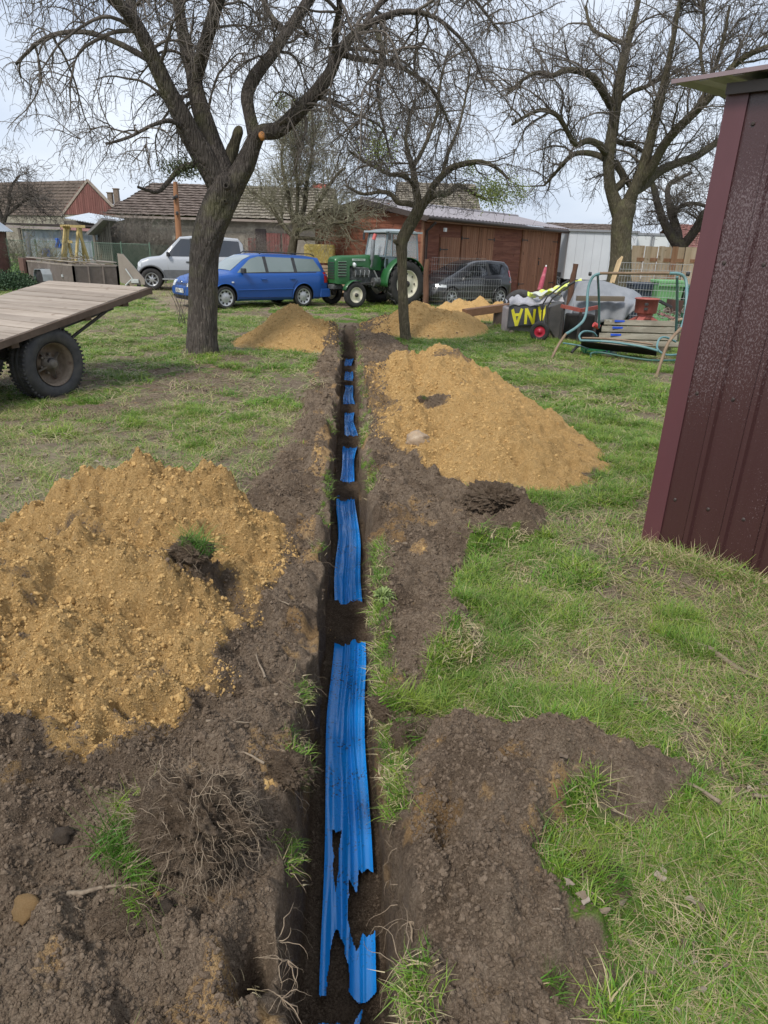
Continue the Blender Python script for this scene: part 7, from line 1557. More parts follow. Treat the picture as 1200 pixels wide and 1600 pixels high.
    q0, q1, q2 = D(196, 420, Yt-.05), D(207, 435, Yt-.05), D(196, 446, Yt-.1); k = MB(); k.tube([q0, q1, q2], .025, 6); k.box(D(211, 439, Yt-.05), (.22, .05, .12)); k.build('latch', mat('pale_latch', (.55, .57, .55), (.4, .4, .38), 8, .5), tg, world=True)
    k = MB(); k.box((W_[3].x-.2, Yt+.05, W_[3].z/2), (.1, .08, W_[3].z)); k.box((W_[5].x+.2, Yt+.05, W_[5].z/2), (.1, .08, W_[5].z)); k.build('foot', M_iron, tg, world=True)
box_trailer()
def yellow_swing():
    Y = 30.0; m = mat('yellow_wood', (.52, .40, .17), (.42, .31, .12), 6, .7); p = lambda a, c, y=Y: D(a, c, y)
    t = thing('wooden_swing_frame', (p(110, 402).x, Y, 0), 'yellow wooden A-frame of a garden swing behind the box trailer', 'swing frame')
    for k, (a, c, y0, y1) in enumerate((((102, 354), (89, 401), Y, Y-.4), ((100, 354), (118, 402), Y, Y+.5), ((122, 356), (112, 401), Y+.3, Y-.3), ((121, 354), (144, 399), Y+.2, Y+.7), ((107, 354), (92, 399), Y+.1, Y-.2), ((126, 356), (130, 401), Y+.3, Y+.9))): MB().beam(p(*a, y0), Vector((p(*c, y1).x, y1, .0)), .09, .09).build('leg', m, t, world=True)
    MB().beam(p(94, 353), p(133, 354, Y+.3), .10, .10).build('top_beam', m, t, world=True); MB().beam(p(97, 377), p(113, 378), .05, .10).build('cross_bar', m, t, world=True)
    for i in range(4): MB().beam(p(98+i*3, 352, Y-.3), p(101+i*3, 358, Y+.3), .05, .05).build('rafter', m, t, world=True)
    MB().beam(Vector((p(90, 401).x, Y-.3, .35)), Vector((p(120, 402).x, Y-.3, .35)), .06, .06).build('foot_bar', m, t, world=True)
    bp = mat('blue_tarp', (.03, .10, .38), (.05, .16, .5), 5, .5)
    for k, (px0, py0, px1, py1) in enumerate(((83, 372, 95, 388), (62, 388, 80, 402))):
        A_, C_ = p(px0, py0, 30.6), p(px1, py1, 30.6); P = [[(A_.x+(C_.x-A_.x)*i/5+.1*random.random(), 30.6+.15*math.sin(i*2+j), A_.z+(C_.z-A_.z)*j/4+.08*math.sin(i*3)) for i in range(6)] for j in range(5)]
        b = MB(); b.grid(P); o = b.build('blue_sheet', bp, solid=.01, subsurf=1); tag(o, ('crumpled blue plastic sheet hanging by the yellow swing frame', 'crumpled blue plastic sheet lying lower left of the yellow swing frame')[k], 'plastic sheet')
yellow_swing()
# evergreen low bushes at the left edge
def leafy(name, label, px, py, Y, rx, rz_, n, m, seed, sz_=.06):
    g = np.random.default_rng(seed); p = D(px, py, Y); t = thing(name, (p.x, p.y, 0), label, 'bush'); d = g.normal(0, 1, (n, 3)); d /= np.linalg.norm(d, axis=1, keepdims=True); d[:, 2] = np.abs(d[:, 2])
    q_ = d*(g.random(n)**.4)[:, None]*np.array([rx, rx*.6, rz_])*(1+.25*fbm(d[:, 0]*2, d[:, 1]*2+d[:, 2], 1.5, 3))[:, None]; a = d+g.normal(0, .7, (n, 3)); a /= np.linalg.norm(a, axis=1, keepdims=True); s = np.cross(a, g.normal(0, 1, (n, 3))); s /= np.linalg.norm(s, axis=1, keepdims=True)
    Vv = np.stack([q_, q_+a*sz_*.6+s*sz_*.35, q_+a*sz_*1.3, q_+a*sz_*.6-s*sz_*.35], 1).reshape(-1, 3); tag(link_mesh('foliage', rawmesh('foliage', Vv, np.arange(4*n).reshape(n, 4), False), m, t), kind='stuff')
leafy('evergreen_bush', 'low dark evergreen bush on the lawn at the left edge', 12, 440, 24.0, 1.25, .62, 5200, mat('dark_needles', (.03, .065, .028), (.055, .10, .045), 5, .7), 1)
leafy('green_bush', 'light green leafy bush beside the left end of the box trailer', 34, 425, 27.0, .55, .75, 1500, mat('light_leaves', (.10, .18, .05), (.16, .25, .08), 5, .6), 2)
# wire fence in front of the shrubs
def chain_fence():
    Y = 31.5; x0, x1 = D(-30, 400, Y).x, D(235, 400, Y).x; H = 1.55; t = thing('wire_fence', (x0, Y, 0), 'thin green wire fence running behind the box trailer to the silver car', 'fence'); m = mat('green_wire', (.10, .17, .12), (.14, .20, .15), 8, .5); gb = MB(); n = 90; st = (x1-x0)/n
    for i in range(n):
        for s_ in (0, 1): a = x0+i*st; gb.beam((a+s_*H*0+0, Y, 0 if s_ else H), (a+H*.8, Y, H if s_ else 0), .008, .008)
    tag(gb.build('wire_mesh', m, t, world=True, fix=False), kind='stuff')
    for i in range(7): x = x0+(x1-x0)*i/6; MB().tube([(x, Y, 0), (x, Y, H+.08)], .03, 6).build('post', m, t, world=True)
    MB().tube([(x0, Y, H), (x1, Y, H)], .012, 5).build('top_wire', m, t, world=True)
chain_fence()
# ------------------------------------------------------------------ mesh panels by the black car
def mesh_panel(name, label, A, B, z0, z1, nx, nz, r, m, group=None):
    t = thing(name, A, label, 'mesh panel', group); L = B-A; b = MB()
    for i in range(nx+1): p = A+L*(i/nx); b.tube([(p.x, p.y, z0), (p.x, p.y, z1)], r, 4, False)
    tag(b.build('upright_wires', m, t, world=True, fix=False), kind='stuff'); b = MB()
    for j in range(nz+1): z = z0+(z1-z0)*j/nz; b.tube([(A.x, A.y-.01, z), (B.x, B.y-.01, z)], r*1.2, 4, False)
    tag(b.build('cross_wires', m, t, world=True, fix=False), kind='stuff'); return t
M_wire = mat('galvanised_wire', (.42, .43, .43), (.32, .33, .33), 9, .45, metal=.2)
a = D(672, 470, 20.6); c = D(777, 468, 21.4); g0 = lambda v: Vector((v.x, v.y, 0)); z1 = D(675, 402, 20.6).z
mesh_panel('wire_mesh_panel', 'tall galvanised wire mesh panel standing in front of the black hatchback', g0(a), g0(a).lerp(g0(c), .78), .05, z1, 24, 8, .0019, M_wire)
mesh_panel('wire_mesh_panel', 'lower wire mesh panel leaning behind the taller one by the black hatchback', g0(a).lerp(g0(c), .15)+Vector((0, .12, 0)), g0(c)+Vector((.1, .15, 0)), .02, z1*.62, 24, 5, .0019, M_wire)
def rough_post(label, px, py0, Y, r, m, tip, group=None, lean=0.0):
    p = D(px, 440, Y); zt = D(px, py0, Y).z; P = [(p.x, p.y, -.1), (p.x+.01, p.y, zt*.35), (p.x-.01+lean*.5, p.y, zt*.7), (p.x+lean, p.y, zt)]; Vv, Fh, *_ = thick_mesh(P, [r, r*1.05, r*.95, r*tip], 12, px, .25, 16); c_ = np.array([p.x, p.y, 0])
    o = link_mesh('wooden_post', rawmesh('wooden_post', Vv-c_, Fh), m); o.location = c_; return tag(o, label, 'post', group)
M_rough = mat('rough_brown_wood', (.15, .075, .045), (.10, .05, .03), 7, .9, bump=.02, bsc=20, stretch=(1, 1, .3))
rough_post('rough bark-covered post between tractor wheel and wire mesh panel', 666, 405, 20.3, .085, M_rough, .8)
rough_post('brown splintered post sticking up between wheelbarrow and grey tarpaulin', 893, 412, 15.6, .06, M_rough, .9, lean=.05)
# pale boards leaning on the trunk
b = MB(); b.beam(D(955, 445, 19.5), D(969, 404, 20.2), .05, .20, up=(0, 1, 0)); tag(b.build('pale_board', mat('fresh_board', (.55, .40, .22), (.47, .33, .17), 4, .7)), 'pale new board leaning against the spreading tree trunk', 'board')
# ------------------------------------------------------------------ junk heap on the right
def junk():
    # long beam lying over the sand
    p0, p1 = D(726, 489, 16.8), D(800, 479, 17.6); b = MB(); b.beam(p0, p1, .20, .17); tag(b.build('timber_beam', mat('beam_wood', (.30, .16, .085), (.22, .115, .06), 5, .75, stretch=(.3, 2, 2)), bevel=.006), 'thick brown timber beam lying between the sand heap and the printed banner', 'beam')
    b = MB(); c = (p0+p1)/2; 
    for q_ in (p0.lerp(p1, .12), p0.lerp(p1, .72)): b = MB(); b.box((q_.x, q_.y+.02, (q_.z-.09)/2), (.22, .22, q_.z-.09), ch=.02); tag(b.build('support_block', mat('dark_block', (.10, .075, .06), (.15, .11, .09), 6, .9)), 'dark block under the %s end of the timber beam' % ('left' if q_.x < c.x else 'right'), 'block')
    # masonry block pile with banner over it
    Y = 15.9; bl_, br_ = D(787, 520, Y), D(878, 512, Y); zt = D(830, 478, Y).z; w_ = br_.x-bl_.x
    M_conc = mat('pale_concrete', (.40, .36, .36), (.32, .28, .28), 5, .9, bump=.01, bsc=20)
    b = MB(); b.box(((bl_.x+br_.x)/2, Y+.35, zt*.46), (w_*.96, .62, zt*.92), ch=.03); tag(b.build('rubble_block', M_conc, bevel=.01), 'low pale block hidden under the black and yellow banner', 'block')
    bn = thing('printed_banner', (bl_.x, Y, 0), 'crumpled black banner with big yellow upside-down letters draped over the block', 'banner')
    def bs(u, v):      # u along 0..1, v 0 top .. 1 bottom on front face
        x = bl_.x+.06+w_*.92*u; f_ = .035*math.sin(u*11+v*2)+.02*math.sin(u*23+1.5*v); z = zt*(1.02-.02*u)+.10*u-(zt*.86-.12*u)*v+.02*math.sin(u*9); return Vector((x, Y-.06-.05*v+f_, z))
    b = MB(); b.grid([[bs(i/40, j/12) for i in range(41)] for j in range(13)]); b.build('cloth', mat('black_banner', (.055, .055, .062), (.085, .085, .09), 5, .55), bn, world=True, solid=.006)
    b = MB(); b.grid([[bs(i/40, 0)+Vector((0, .62*j/8, .05*math.sin(j*.9+i*.25)+.08*math.sin(i*.5)*math.sin(j*.6)+.05)) if j else bs(i/40, 0)+Vector((0, -.01, .01)) for i in range(41)] for j in range(9)]); b.build('folded_cloth', mat('grey_cloth', (.38, .37, .40), (.52, .51, .53), 2.6, .6), bn, world=True, solid=.008)
    b = MB(); b.grid([[bs(i/40*.55, -.03+.15*j/4*(1-.5*abs(math.sin(i*.21+.5))))+Vector((0, -.03, .01)) for i in range(41)] for j in range(5)]); b.build('cloth_fold', mat('grey_cloth', (.4, .4, .4)), bn, world=True, solid=.006)
    Ym = mat('yellow_print', (.80, .72, .03), (.70, .62, .02), 6, .5)
    def glyph(strokes, u0, u1, v0, v1, wd):
        b = MB()
        for (a, c) in strokes:
            N_ = 7; L = []
            for k in range(N_+1):
                t_ = k/N_; uu, vv = a[0]+(c[0]-a[0])*t_, a[1]+(c[1]-a[1])*t_; L.append((u0+(u1-u0)*uu, v0+(v1-v0)*vv))
            du, dv = (L[-1][0]-L[0][0])*w_, (L[-1][1]-L[0][1])*zt*.86; ln = math.hypot(du, dv); nu, nv = -dv/ln*wd/2/w_, du/ln*wd/2/(zt*.86)
            b.grid([[bs(p[0]+s_*nu, p[1]+s_*nv)+Vector((0, -.012, 0)) for p in L] for s_ in (-1, 1)])
        b.build('letter', Ym, bn, world=True)
    Ad = [((0, 0), (.5, 1)), ((1, 0), (.5, 1)), ((.2, .35), (.8, .35))]; Nd = [((0, 1), (0, 0)), ((0, 0), (1, 1)), ((1, 1), (1, 0))]
    glyph(Ad, .07, .24, .22, .95, .065); glyph(Nd, .32, .47, .20, .90, .065); glyph(Ad, .55, .70, .10, .80, .06); glyph([((0, 0), (.2, 1))], .76, .84, .05, .7, .06)
    # hi-vis bundle on top
    p = D(868, 467, Y+.2); hv = MB(); hv.grid([[p+Vector((-.62+1.15*i/20, -.22+.4*j/8, .06+.34*(i/20)**1.5+.05*math.sin(i*1.1+j)+.05*math.sin(j*1.7))) for i in range(21)] for j in range(9)])
    tag(hv.build('safety_vest', mat('neon_yellow', (.66, .74, .10), (.60, .62, .55), 3.2, .6, lo=.48, hi=.55), solid=.015, subsurf=1), 'crumpled neon yellow and white safety vest lying on top of the banner', 'vest')
    # tyres behind
    for px, py, Yy, r, lb in ((812, 478, 18.0, .42, 'grey worn tyre standing behind the timber beam'), (866, 470, 18.6, .36, 'dark tyre behind the closed pink parasol')):
        c = D(px, py, Yy); b = MB(); b.lathe([(r*.55, .10), (r*.62, .12), (r*.9, .12), (r, .06), (r, -.06), (r*.9, -.12), (r*.62, -.12), (r*.55, -.10), (r*.53, 0), (r*.55, .10)], 28, 'Y', (c.x, c.y, r), M=Matrix.Rotation(R(-12 if r > .4 else 20), 4, 'Z')); tag(b.build('old_tyre', M_tyre2), lb, 'tyre')
    # closed parasol
    a, c = D(843, 455, 17.2), D(853, 417, 17.6); pr = thing('closed_parasol', (a.x, a.y, 0), 'closed pink parasol leaning in front of the right garage door', 'parasol'); b = MB(); dv = (c-a); b.tube([a+dv*.02, a+dv*.06, a+dv*.5, a+dv*.95, a+dv*1.0], [.045, .065, .055, .035, .015], 9); b.build('canopy', mat('pink_cloth', (.42, .07, .10), (.34, .05, .08), 4, .7, c3=(.50, .16, .18)), pr, world=True); b = MB(); b.tube([Vector((a.x-.12, a.y, 0)), a, a+dv*1.06], .018, 6); b.build('pole', M_plate, pr, world=True); b = MB(); b.box((a.x-.12, a.y, .05), (.4, .4, .1), ch=.03); b.build('foot', M_iron, pr, world=True)
    # wheelbarrow tipped on its nose
    Yw = 14.75; W = lambda px, py, y=Yw: D(px, py, y); wc = W(839, 516); wb = thing('wheelbarrow', (wc.x, wc.y, 0), 'wheelbarrow stood up on its nose with a red-rimmed wheel', 'wheelbarrow')
    M = Matrix.Rotation(R(-14), 4, 'Z'); r = .20; b = MB(); b.lathe([(r*.55, .03), (r*.66, .052), (r*.9, .05), (r, .02), (r, -.02), (r*.9, -.05), (r*.66, -.052), (r*.55, -.03)], 30, 'Y', (wc.x, wc.y-.28, r+.0), M=M); tyb = b.build('tyre', M_tyre, wb, world=True)
    b = MB(); b.lathe([(r*.60, -.035), (r*.54, -.02), (r*.2, -.03), (r*.12, -.06), (.001, -.06)], 24, 'Y', (0, 0, 0), M=M); rm = b.build('rim', mat('red_rim', (.50, .015, .045), (.42, .012, .035), 6, .4), tyb, fix=False); rm.location = Vector((wc.x, wc.y-.28, r))-wb.location
    Mt = mat('dark_tray', (.060, .055, .052), (.085, .078, .072), 4, .6, c3=(.11, .095, .085))
    q_ = [W(858, 480), W(880, 472), W(880, 500), W(876, 541), W(857, 512)]; b = MB(); n = 5; inn = [p+Vector((.02, .46, 0)) for p in q_]; b.add([tuple(p) for p in q_]+[tuple(p) for p in inn], [tuple(range(n)), tuple(reversed(range(n, 2*n)))]+[(i, (i+1) % n, (i+1) % n+n, i+n) for i in range(n)]); b.build('tray', Mt, wb, world=True, bevel=.015)
    for dy in (0, .5):
        o_ = Vector((0, dy-.06, 0)); b = MB(); b.tube([W(845, 520)+o_, W(853, 505)+o_, W(855, 478)+o_, W(862, 466)+o_, W(880, 452)+o_, W(895, 441)+o_], .017, 8); b.build('handle_tube', M_iron, wb, world=True)
        b = MB(); b.tube([W(886, 446)+o_, W(897, 440)+o_], .024, 8); b.build('grip', M_blk, wb, world=True)
        b = MB(); b.tube([W(839, 516)+o_, W(850, 510)+o_], .015, 6); b.build('wheel_fork', M_iron, wb, world=True)
    # table frame with grey tarpaulin
    Yt = 15.2; tb = thing('tarpaulin_heap', (D(940, 500, Yt).x, Yt, 0), 'heap covered with a grey tarpaulin weighted by a dark plank', 'tarpaulin')
    top = [(884, 478), (896, 452), (903, 440), (925, 437), (948, 441), (966, 447), (985, 452), (1000, 460), (1004, 466)]
    bot = [(880, 520), (888, 520), (898, 512), (920, 508), (945, 503), (960, 502), (975, 500), (990, 486), (1003, 470)]
    T_ = [D(x, y, Yt+.5) for x, y in top]; B_ = [D(x, y, Yt-.05) for x, y in bot]; Mid = [D(t_[0]+(b_[0]-t_[0])*.4, t_[1]+(b_[1]-t_[1])*.52, Yt-.02) for t_, b_ in zip(top, bot)]; Bk = [p+Vector((0, 1.0, -.1)) for p in T_]; Bk2 = [p+Vector((0, 1.15, -.5)) for p in T_]
    def dens(L): a, r_ = resample(L, [1]*len(L), 41); return a
    rw = [dens(x) for x in (Bk2, Bk, T_, Mid, B_)]; P = []
    for k in range(4):
        for s_ in range(6): P.append(rw[k]+(rw[k+1]-rw[k])*(s_/6))
    P.append(rw[4]); P = np.array(P); uu, vv = np.meshgrid(np.linspace(0, 9, 41), np.linspace(0, 4, P.shape[0])); P[..., 1] += .10*fbm(uu, vv*.4, .9, 3, .5, 4)+.05*np.sin(uu*3.4+.5*vv)*np.linspace(0, 1, P.shape[0])[:, None]; P[..., 2] += .035*fbm(uu, vv, 1.1, 3, .5, 8)
    b = MB(); b.grid([[tuple(q) for q in row] for row in P]); b.build('sheet', mat('grey_tarp', (.20, .21, .225), (.26, .27, .285), 1.6, .5, c3=(.20, .205, .22)), tb, world=True, solid=.008)
    MB().box((D(940, 500, Yt).x, Yt+.6, .35), (1.3, .8, .7), ch=.04).build('covered_load', M_rub, tb, world=True)
    b = MB(); b.beam(D(901, 466, Yt-.12), D(975, 467, Yt-.12), .10, .10); tag(b.build('weighting_plank', mat('old_dark_plank', (.13, .105, .075), (.19, .155, .115), 6, .85, stretch=(.3, 2, 2))), 'dark weathered plank lying across the grey tarpaulin', 'plank')
    fr = thing('red_steel_frame', (D(905, 500, 14.6).x, 14.6, 0), 'red steel stand beside the wheelbarrow in front of the tarpaulin', 'stand'); Mr = mat('red_oxide', (.26, .055, .04), (.34, .09, .065), 5, .6)
    MB().beam(D(877, 478, 14.6), D(908, 485, 14.3), .05, .07).build('top_bar', Mr, fr, world=True); MB().beam(D(908, 485, 14.3), D(935, 480, 14.7), .05, .07).build('top_bar', Mr, fr, world=True)
    for px in (880, 908, 933): p = D(px, 484, 14.5); MB().box((p.x, p.y, p.z/2), (.05, .05, p.z)).build('leg', M_iron, fr, world=True)
    MB().box((D(910, 500, 14.8).x, 15.0, .28), (.55, .4, .5), ch=.02).build('shade_fill_box', M_rub, fr, world=True)  # near-black box added to stand for the dark empty space under the bars
    # swing frame of bent tubes
    Mt_ = mat('teal_paint', (.085, .19, .20), (.12, .245, .255), 5, .5, c3=(.17, .27, .27)); Mb = mat('bare_brown_tube', (.27, .19, .12), (.20, .13, .08), 6, .6)
    L1 = G(862, 560); L2 = G(1025, 590); Yl, Yr = L1.y, L2.y; sw = thing('garden_swing_frame', ((L1.x+L2.x)/2, (Yl+Yr)/2, 0), 'old teal tubular garden swing frame with a brown top bar and curved legs', 'swing frame'); ra = .024
    ym = (Yl+.75, Yr+.95)
    def T(nm, pts, r, m, n=9):
        A_, _ = resample([Vector(p) for p in pts], [1]*len(pts), max(12, len(pts)*4)); b = MB(); b.tube([Vector(q) for q in A_], r, n); return b.build(nm, m, sw, world=True)
    T('leg_tube', [L1, D(872, 540, Yl+.12), D(884, 522, Yl+.25)], ra, Mb); T('leg_tube', [D(884, 522, Yl+.25), D(900, 512, Yl+.35), D(912, 500, Yl+.5), D(917, 482, Yl+.6), D(918, 460, Yl+.7), D(921, 443, ym[0]), D(928, 431, ym[0]), D(940, 427, ym[0])], ra, Mt_)
    T('top_tube', [D(938, 427, ym[0]), D(1000, 427, (ym[0]+ym[1])/2), D(1048, 427, ym[1])], ra, Mb); T('leg_tube', [D(1046, 427, ym[1]), D(1062, 428, ym[1]), D(1071, 436, ym[1]), D(1073, 455, Yr+.85), D(1071, 490, Yr+.6), D(1064, 515, Yr+.35)], ra, Mt_)
    T('leg_tube', [D(1064, 513, Yr+.35), D(1050, 528, Yr+.2), D(1040, 545, Yr+.12), L2], ra, Mb)
    for (a, c, y0, y1) in (((934, 430), (936, 512), ym[0], ym[0]+.7), ((1058, 432), (1056, 520), ym[1], ym[1]+.8)): T('back_leg', [D(*a, y0), D((a[0]+c[0])/2+1, (a[1]+c[1])/2, (y0+y1)/2), D(*c, y1)], ra*.9, Mt_)
    for px, py in ((922, 428), (1075, 428)): p = D(px, py, ym[0] if px < 1000 else ym[1]); b = MB(); b.lathe([(.001, -.03), (.035, -.02), (.035, .02), (.001, .03)], 10, 'Y', p, M=Matrix.Rotation(math.pi/2, 4, 'Z')); b.build('end_cap', M_blk, sw, world=True)
    T('hanger_chain', [D(934, 432, ym[0]-.02), D(934, 452, ym[0]-.02)], .008, M_iron)
    # swing seat under-frame
    se = thing('swing_seat_frame', (D(980, 545, 12.3).x, 12.3, 0), 'teal tubular seat frame with rounded arms lying below the swing', 'seat frame')
    def S(nm, pts, r, m): A_, _ = resample([Vector(p) for p in pts], [1]*len(pts), max(12, len(pts)*5)); b = MB(); b.tube([Vector(q) for q in A_], r, 8); b.build(nm, m, se, world=True)
    Mg = mat('dark_green_tube', (.035, .10, .085), (.05, .13, .11), 5, .5)
    S('front_tube', [D(907, 532, 12.3), D(950, 534, 12.2), D(1000, 541, 11.9), D(1028, 548, 11.7)], .020, Mt_); S('front_tube', [D(909, 528, 12.5), D(960, 530, 12.4), D(1020, 538, 12.1)], .018, Mb)
    S('arm_loop', [D(908, 533, 12.3), D(905, 525, 12.4), D(912, 518, 12.5), D(926, 519, 12.7), D(932, 525, 12.8)], .018, Mt_); S('arm_loop', [D(1056, 534, 12.2), D(1040, 527, 12.1), D(1030, 530, 12.0), D(1027, 545, 11.8), D(1040, 554, 11.8), D(1058, 554, 11.9)], .018, Mt_)
    S('base_tube', [D(924, 560, 12.2), D(924, 552, 12.2), D(940, 551, 12.2), D(980, 558, 12.0), D(1020, 563, 11.8), D(1060, 563, 11.9)], .018, Mg); S('base_tube', [D(893, 551, 12.6), D(903, 541, 12.7), D(915, 537, 12.9)], .024, M_iron); S('side_tube', [D(880, 536, 12.9), D(905, 540, 12.6), D(920, 545, 12.5)], .014, Mt_)
    b = MB(); P = [[D(908+x*1.18, 533+x*.13+j*3.2, 12.3+j*.15-x*.005).lerp(D(908+x*1.18, 533+x*.13+j*3.2, 12.3), .0) for x in range(0, 101, 10)] for j in range(4)]; b.grid(P, False); b.build('seat_web', M_rub, se, world=True, solid=.01)
    # weathered plank bench leaning behind
    Mw = mat_planks('mossy_grey_boards', (.13, .115, .085), (.20, .18, .135), (.28, .26, .20), 5, 'X', (.32, .32, .28)); pb = thing('plank_pallet', (D(995, 520, 13.2).x, 13.2, 0), 'old grey plank seat with blue paint marks stored behind the swing', 'plank seat'); Mbl = mat('blue_paint_mark', (.02, .08, .50), (.03, .11, .6), 6, .6)
    random.seed(3)
    for k, (y0, y1, xl, xr, dp) in enumerate(((500, 509, 944, 1056, 13.7), (510, 520, 940, 1056, 13.35), (521, 531, 936, 1058, 13.0), (532, 541, 938, 1060, 12.75))):
        a, c = D(xl, (y0+y1)/2-1, dp), D(xr, (y0+y1)/2+2, dp-.3); hh = (y1-y0)/ppm(dp)*1.0
        b = MB(); b.beam(a, c, .045, hh, up=(0, .5, 1)); pk = b.build('plank', Mw, pb, world=True, bevel=.008)
        if k < 3: q_ = a.lerp(c, .19); b = MB(); b.beam(q_+Vector((-.07, -.035, hh*.3)), q_+Vector((.12, -.035, hh*.3)), .02, .035); b.build('paint_mark', Mbl, pb, world=True)
    for px in (952, 1045): MB().beam(D(px, 503, 13.85), D(px, 545, 12.85), .07, .05).build('bearer', Mw, pb, world=True)
    for px in (955, 1040):
        q_ = D(px, 530, 13.1); MB().box((q_.x, q_.y+.1, q_.z/2), (.1, .3, q_.z)).build('block', M_oldwood, pb, world=True)
    # red machine
    c = D(1008, 490, 14.3); k_ = thing('red_grinder', (c.x, c.y, 0), 'red cylindrical farm machine with splayed red feet behind the plank seat', 'machine'); rr = 18/ppm(14.3); zt, zb_ = D(1008, 466, 14.3).z, D(1008, 489, 14.3).z; M_rm = mat('faded_red_paint', (.27, .060, .050), (.36, .11, .09), 4, .55, c3=(.30, .08, .065))
    b = MB(); b.lathe([(.001, zb_), (rr*.9, zb_), (rr*.94, zb_+.01), (rr*.98, zt-.02), (rr*1.08, zt-.02), (rr*1.08, zt), (rr*1.0, zt+.005), (rr*.95, zt-.03), (.001, zt-.04)], 26, 'Z', (c.x, c.y, 0)); b.build('drum', M_rm, k_, world=True)
    b = MB(); b.lathe([(rr*.7, zb_), (rr*.62, zb_-.06), (rr*.75, zb_-.12), (.001, zb_-.12)], 20, 'Z', (c.x, c.y, 0)); b.build('neck', M_rm, k_, world=True)
    for a_ in range(4): an = a_*math.pi/2-.6; MB().beam((c.x+math.cos(an)*rr*.4, c.y+math.sin(an)*rr*.4, zb_-.06), (c.x+math.cos(an)*rr*1.9, c.y+math.sin(an)*rr*1.4, zb_-.24), .14, .05).build('foot', M_rm, k_, world=True)
    for i in range(2): MB().box((c.x-rr*.35, c.y-rr*.96, zt-.10-i*.09), (.07, .04, .05), ch=.008).build('hasp', M_iron, k_, world=True)
    for i in range(3): MB().box((c.x+.3, c.y+.2, (zb_-.24)*(i+.5)/3), (.9, .5, (zb_-.24)/3-.01)).build('support_crate', M_oldwood, k_, world=True)
    # bins
    def bin_(nm, lb, px0, px1, py0, Y, m, h=1.05):
        xa, xb = D(px0, 450, Y).x, D(px1, 450, Y).x; w = xb-xa; zt = D((px0+px1)/2, py0, Y).z; t = thing(nm, ((xa+xb)/2, Y, 0), lb, 'bin'); b = MB(); cx_ = 0
        V = [(-w*.42, -.2, .08), (w*.42, -.2, .08), (w*.42, .25, .08), (-w*.42, .25, .08), (-w*.5, -.3, zt-.1), (w*.5, -.3, zt-.1), (w*.5, .3, zt-.1), (-w*.5, .3, zt-.1)]; b.add(V, [(3, 2, 1, 0), (4, 5, 6, 7), (0, 1, 5, 4), (1, 2, 6, 5), (2, 3, 7, 6), (3, 0, 4, 7)]); b.build('body', m, t, bevel=.03)
        b = MB(); b.box((0, -.02, zt-.05), (w*1.08, .68, .07), ch=.025); b.box((0, -.33, zt-.12), (w*1.04, .04, .08), ch=.01); b.build('lid', m, t); MB().tube([(-w*.4, .36, zt-.10), (w*.4, .36, zt-.10)], .02, 6).build('handle', m, t)
        for s_ in (-1, 1): b = MB(); b.lathe([(.001, -.02), (.09, -.03), (.09, .03), (.001, .02)], 14, 'Y', (s_*w*.4, .25, .1), M=Matrix.Rotation(math.pi/2, 4, 'Z')); b.build('wheel', M_blk, t)
    bin_('wheelie_bin', 'light green wheelie bin standing behind the wire mesh', 1022, 1062, 436, 18.2, mat('green_plastic', (.16, .36, .15), (.13, .30, .12), 4, .45)); bin_('wheelie_bin', 'dark navy bin left of the light green bin', 984, 1020, 440, 18.6, mat('navy_plastic', (.02, .027, .05), (.03, .04, .06), 4, .45)); bin_('wheelie_bin', 'dark green bin right of the light green bin beside the metal shed', 1064, 1090, 444, 18.4, mat('dark_green_plastic', (.03, .10, .06), (.02, .07, .04), 4, .45))
    A_, C_ = g0(D(962, 470, 17.0)), g0(D(1072, 470, 16.4)); mesh_panel('wire_mesh_panel', 'galvanised wire mesh panel in front of the bins and plank fence', A_, C_, .1, D(1000, 411, 16.8).z, 24, 10, .0036, M_wire)
    # scrap
    sc_ = [((1030, 470), (1048, 480), 14.6, .16, .05, M_blk, 'scrap_sheet', 'bent dark rubber sheet leaning on the red machine'), ((1032, 490), (1062, 501), 14.0, .05, .05, mat('rose_bar', (.42, .22, .20), (.33, .16, .15), 5, .6), 'metal_bar', 'rose-coloured bar lying in the scrap right of the red machine'), ((1038, 505), (1066, 498), 13.9, .10, .03, mat('raw_scrap_board', (.40, .30, .20), (.30, .22, .14), 5, .7), 'scrap_board', 'short light board in the scrap beside the swing leg'), ((1044, 478), (1062, 480), 15.2, .3, .28, mat('dark_rust_box', (.055, .025, .02), (.08, .04, .03), 5, .8), 'rusty_box', 'dark rusty box in front of the green bin')]
    for a, c, Y, w, h, m, nm, lb in sc_: b = MB(); b.beam(D(*a, Y), D(*c, Y), w, h); tag(b.build(nm, m, bevel=.004), lb, nm.replace('_', ' '))
    random.seed(17); b = MB()
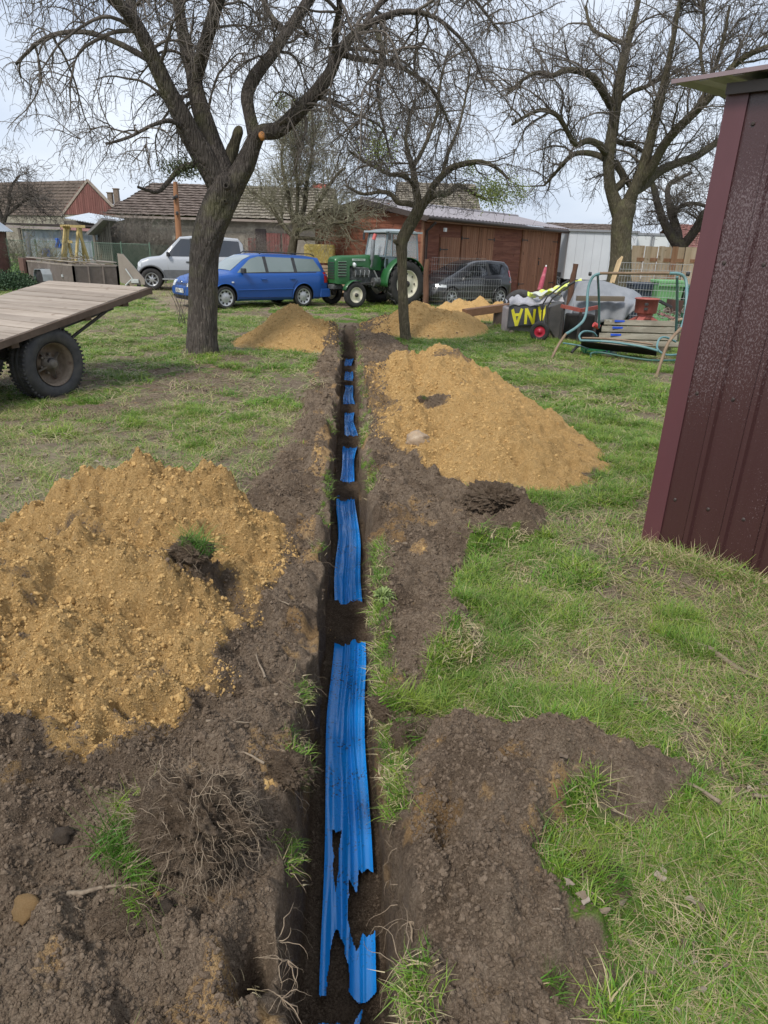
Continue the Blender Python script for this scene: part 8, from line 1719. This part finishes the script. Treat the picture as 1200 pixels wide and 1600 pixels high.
    for i in range(26):
        p = D(random.uniform(1028, 1068), random.uniform(484, 500), random.uniform(13.8, 14.8)); pt, rr_ = wig(p, (random.gauss(0, 1), random.gauss(0, 1), .5), random.uniform(.15, .4), .012, 6, .2, .5); b.tube(pt, rr_, 5)
    tag(b.build('scrap_tangle', mat('rusty_scrap', (.10, .075, .06), (.17, .13, .10), 12, .7, c3=(.30, .27, .24)), fix=False), 'tangle of rusty wire and scrap right of the red machine', 'scrap metal', kind='stuff')
    for px, py, Y, m, lb in ((918, 545, 12.9, mat('green_crate', (.03, .22, .09), (.02, .15, .06), 4, .5), 'green plastic crate under the swing seat frame'), (950, 547, 12.9, mat('navy_crate', (.02, .045, .09), (.03, .06, .11), 4, .5), 'dark blue plastic crate under the swing seat frame')):
        p = g0(D(px+12, py, Y)); z_ = 0; t = thing('plastic_crate', p, lb, 'crate'); L, Wd, Hh = .42, .28, .17
        for k in range(3):
            for s_ in (-1, 1): MB().box((0, s_*Wd/2, .03+k*.06), (L, .015, .035)).build('slat', m, t); MB().box((s_*L/2, 0, .03+k*.06), (.015, Wd, .035)).build('slat', m, t)
        for sx in (-1, 1):
            for sy_ in (-1, 1): MB().box((sx*L/2, sy_*Wd/2, Hh/2), (.03, .03, Hh)).build('corner_post', m, t)
        MB().box((0, 0, .01), (L, Wd, .015)).build('floor', m, t)
    p = D(931, 507, 13.6); b = MB(); b.tube([p+Vector((-.04, 0, 0)), p+Vector((.07, .02, -.05))], .05, 10); tag(b.build('red_can', mat('red_plastic', (.6, .08, .07), (.5, .06, .05), 5, .4)), 'small red can lying beside the left back leg of the swing', 'can')
    # brick rubble
    random.seed(9)
    for k, (px, py, s_) in enumerate(((793, 517, .09), (800, 521, .06), (812, 519, .05), (777, 523, .05))):
        p = G(px, py); o = lump_obj('rubble_piece', mat('rubble', (.40, .30, .26), (.30, .2, .17), 8, .9, bump=.01), k+70, 1); COL.objects.link(o); o.location = (p.x, p.y, s_*.5); o.scale = (s_*1.4, s_, s_*.7); tag(o, ('largest rubble chunk below the left end of the banner', 'middle-sized rubble chunk below the first yellow letter', 'small rubble chunk below the second yellow letter', 'small rubble chunk left of the banner in the grass')[k], 'rubble')
junk()
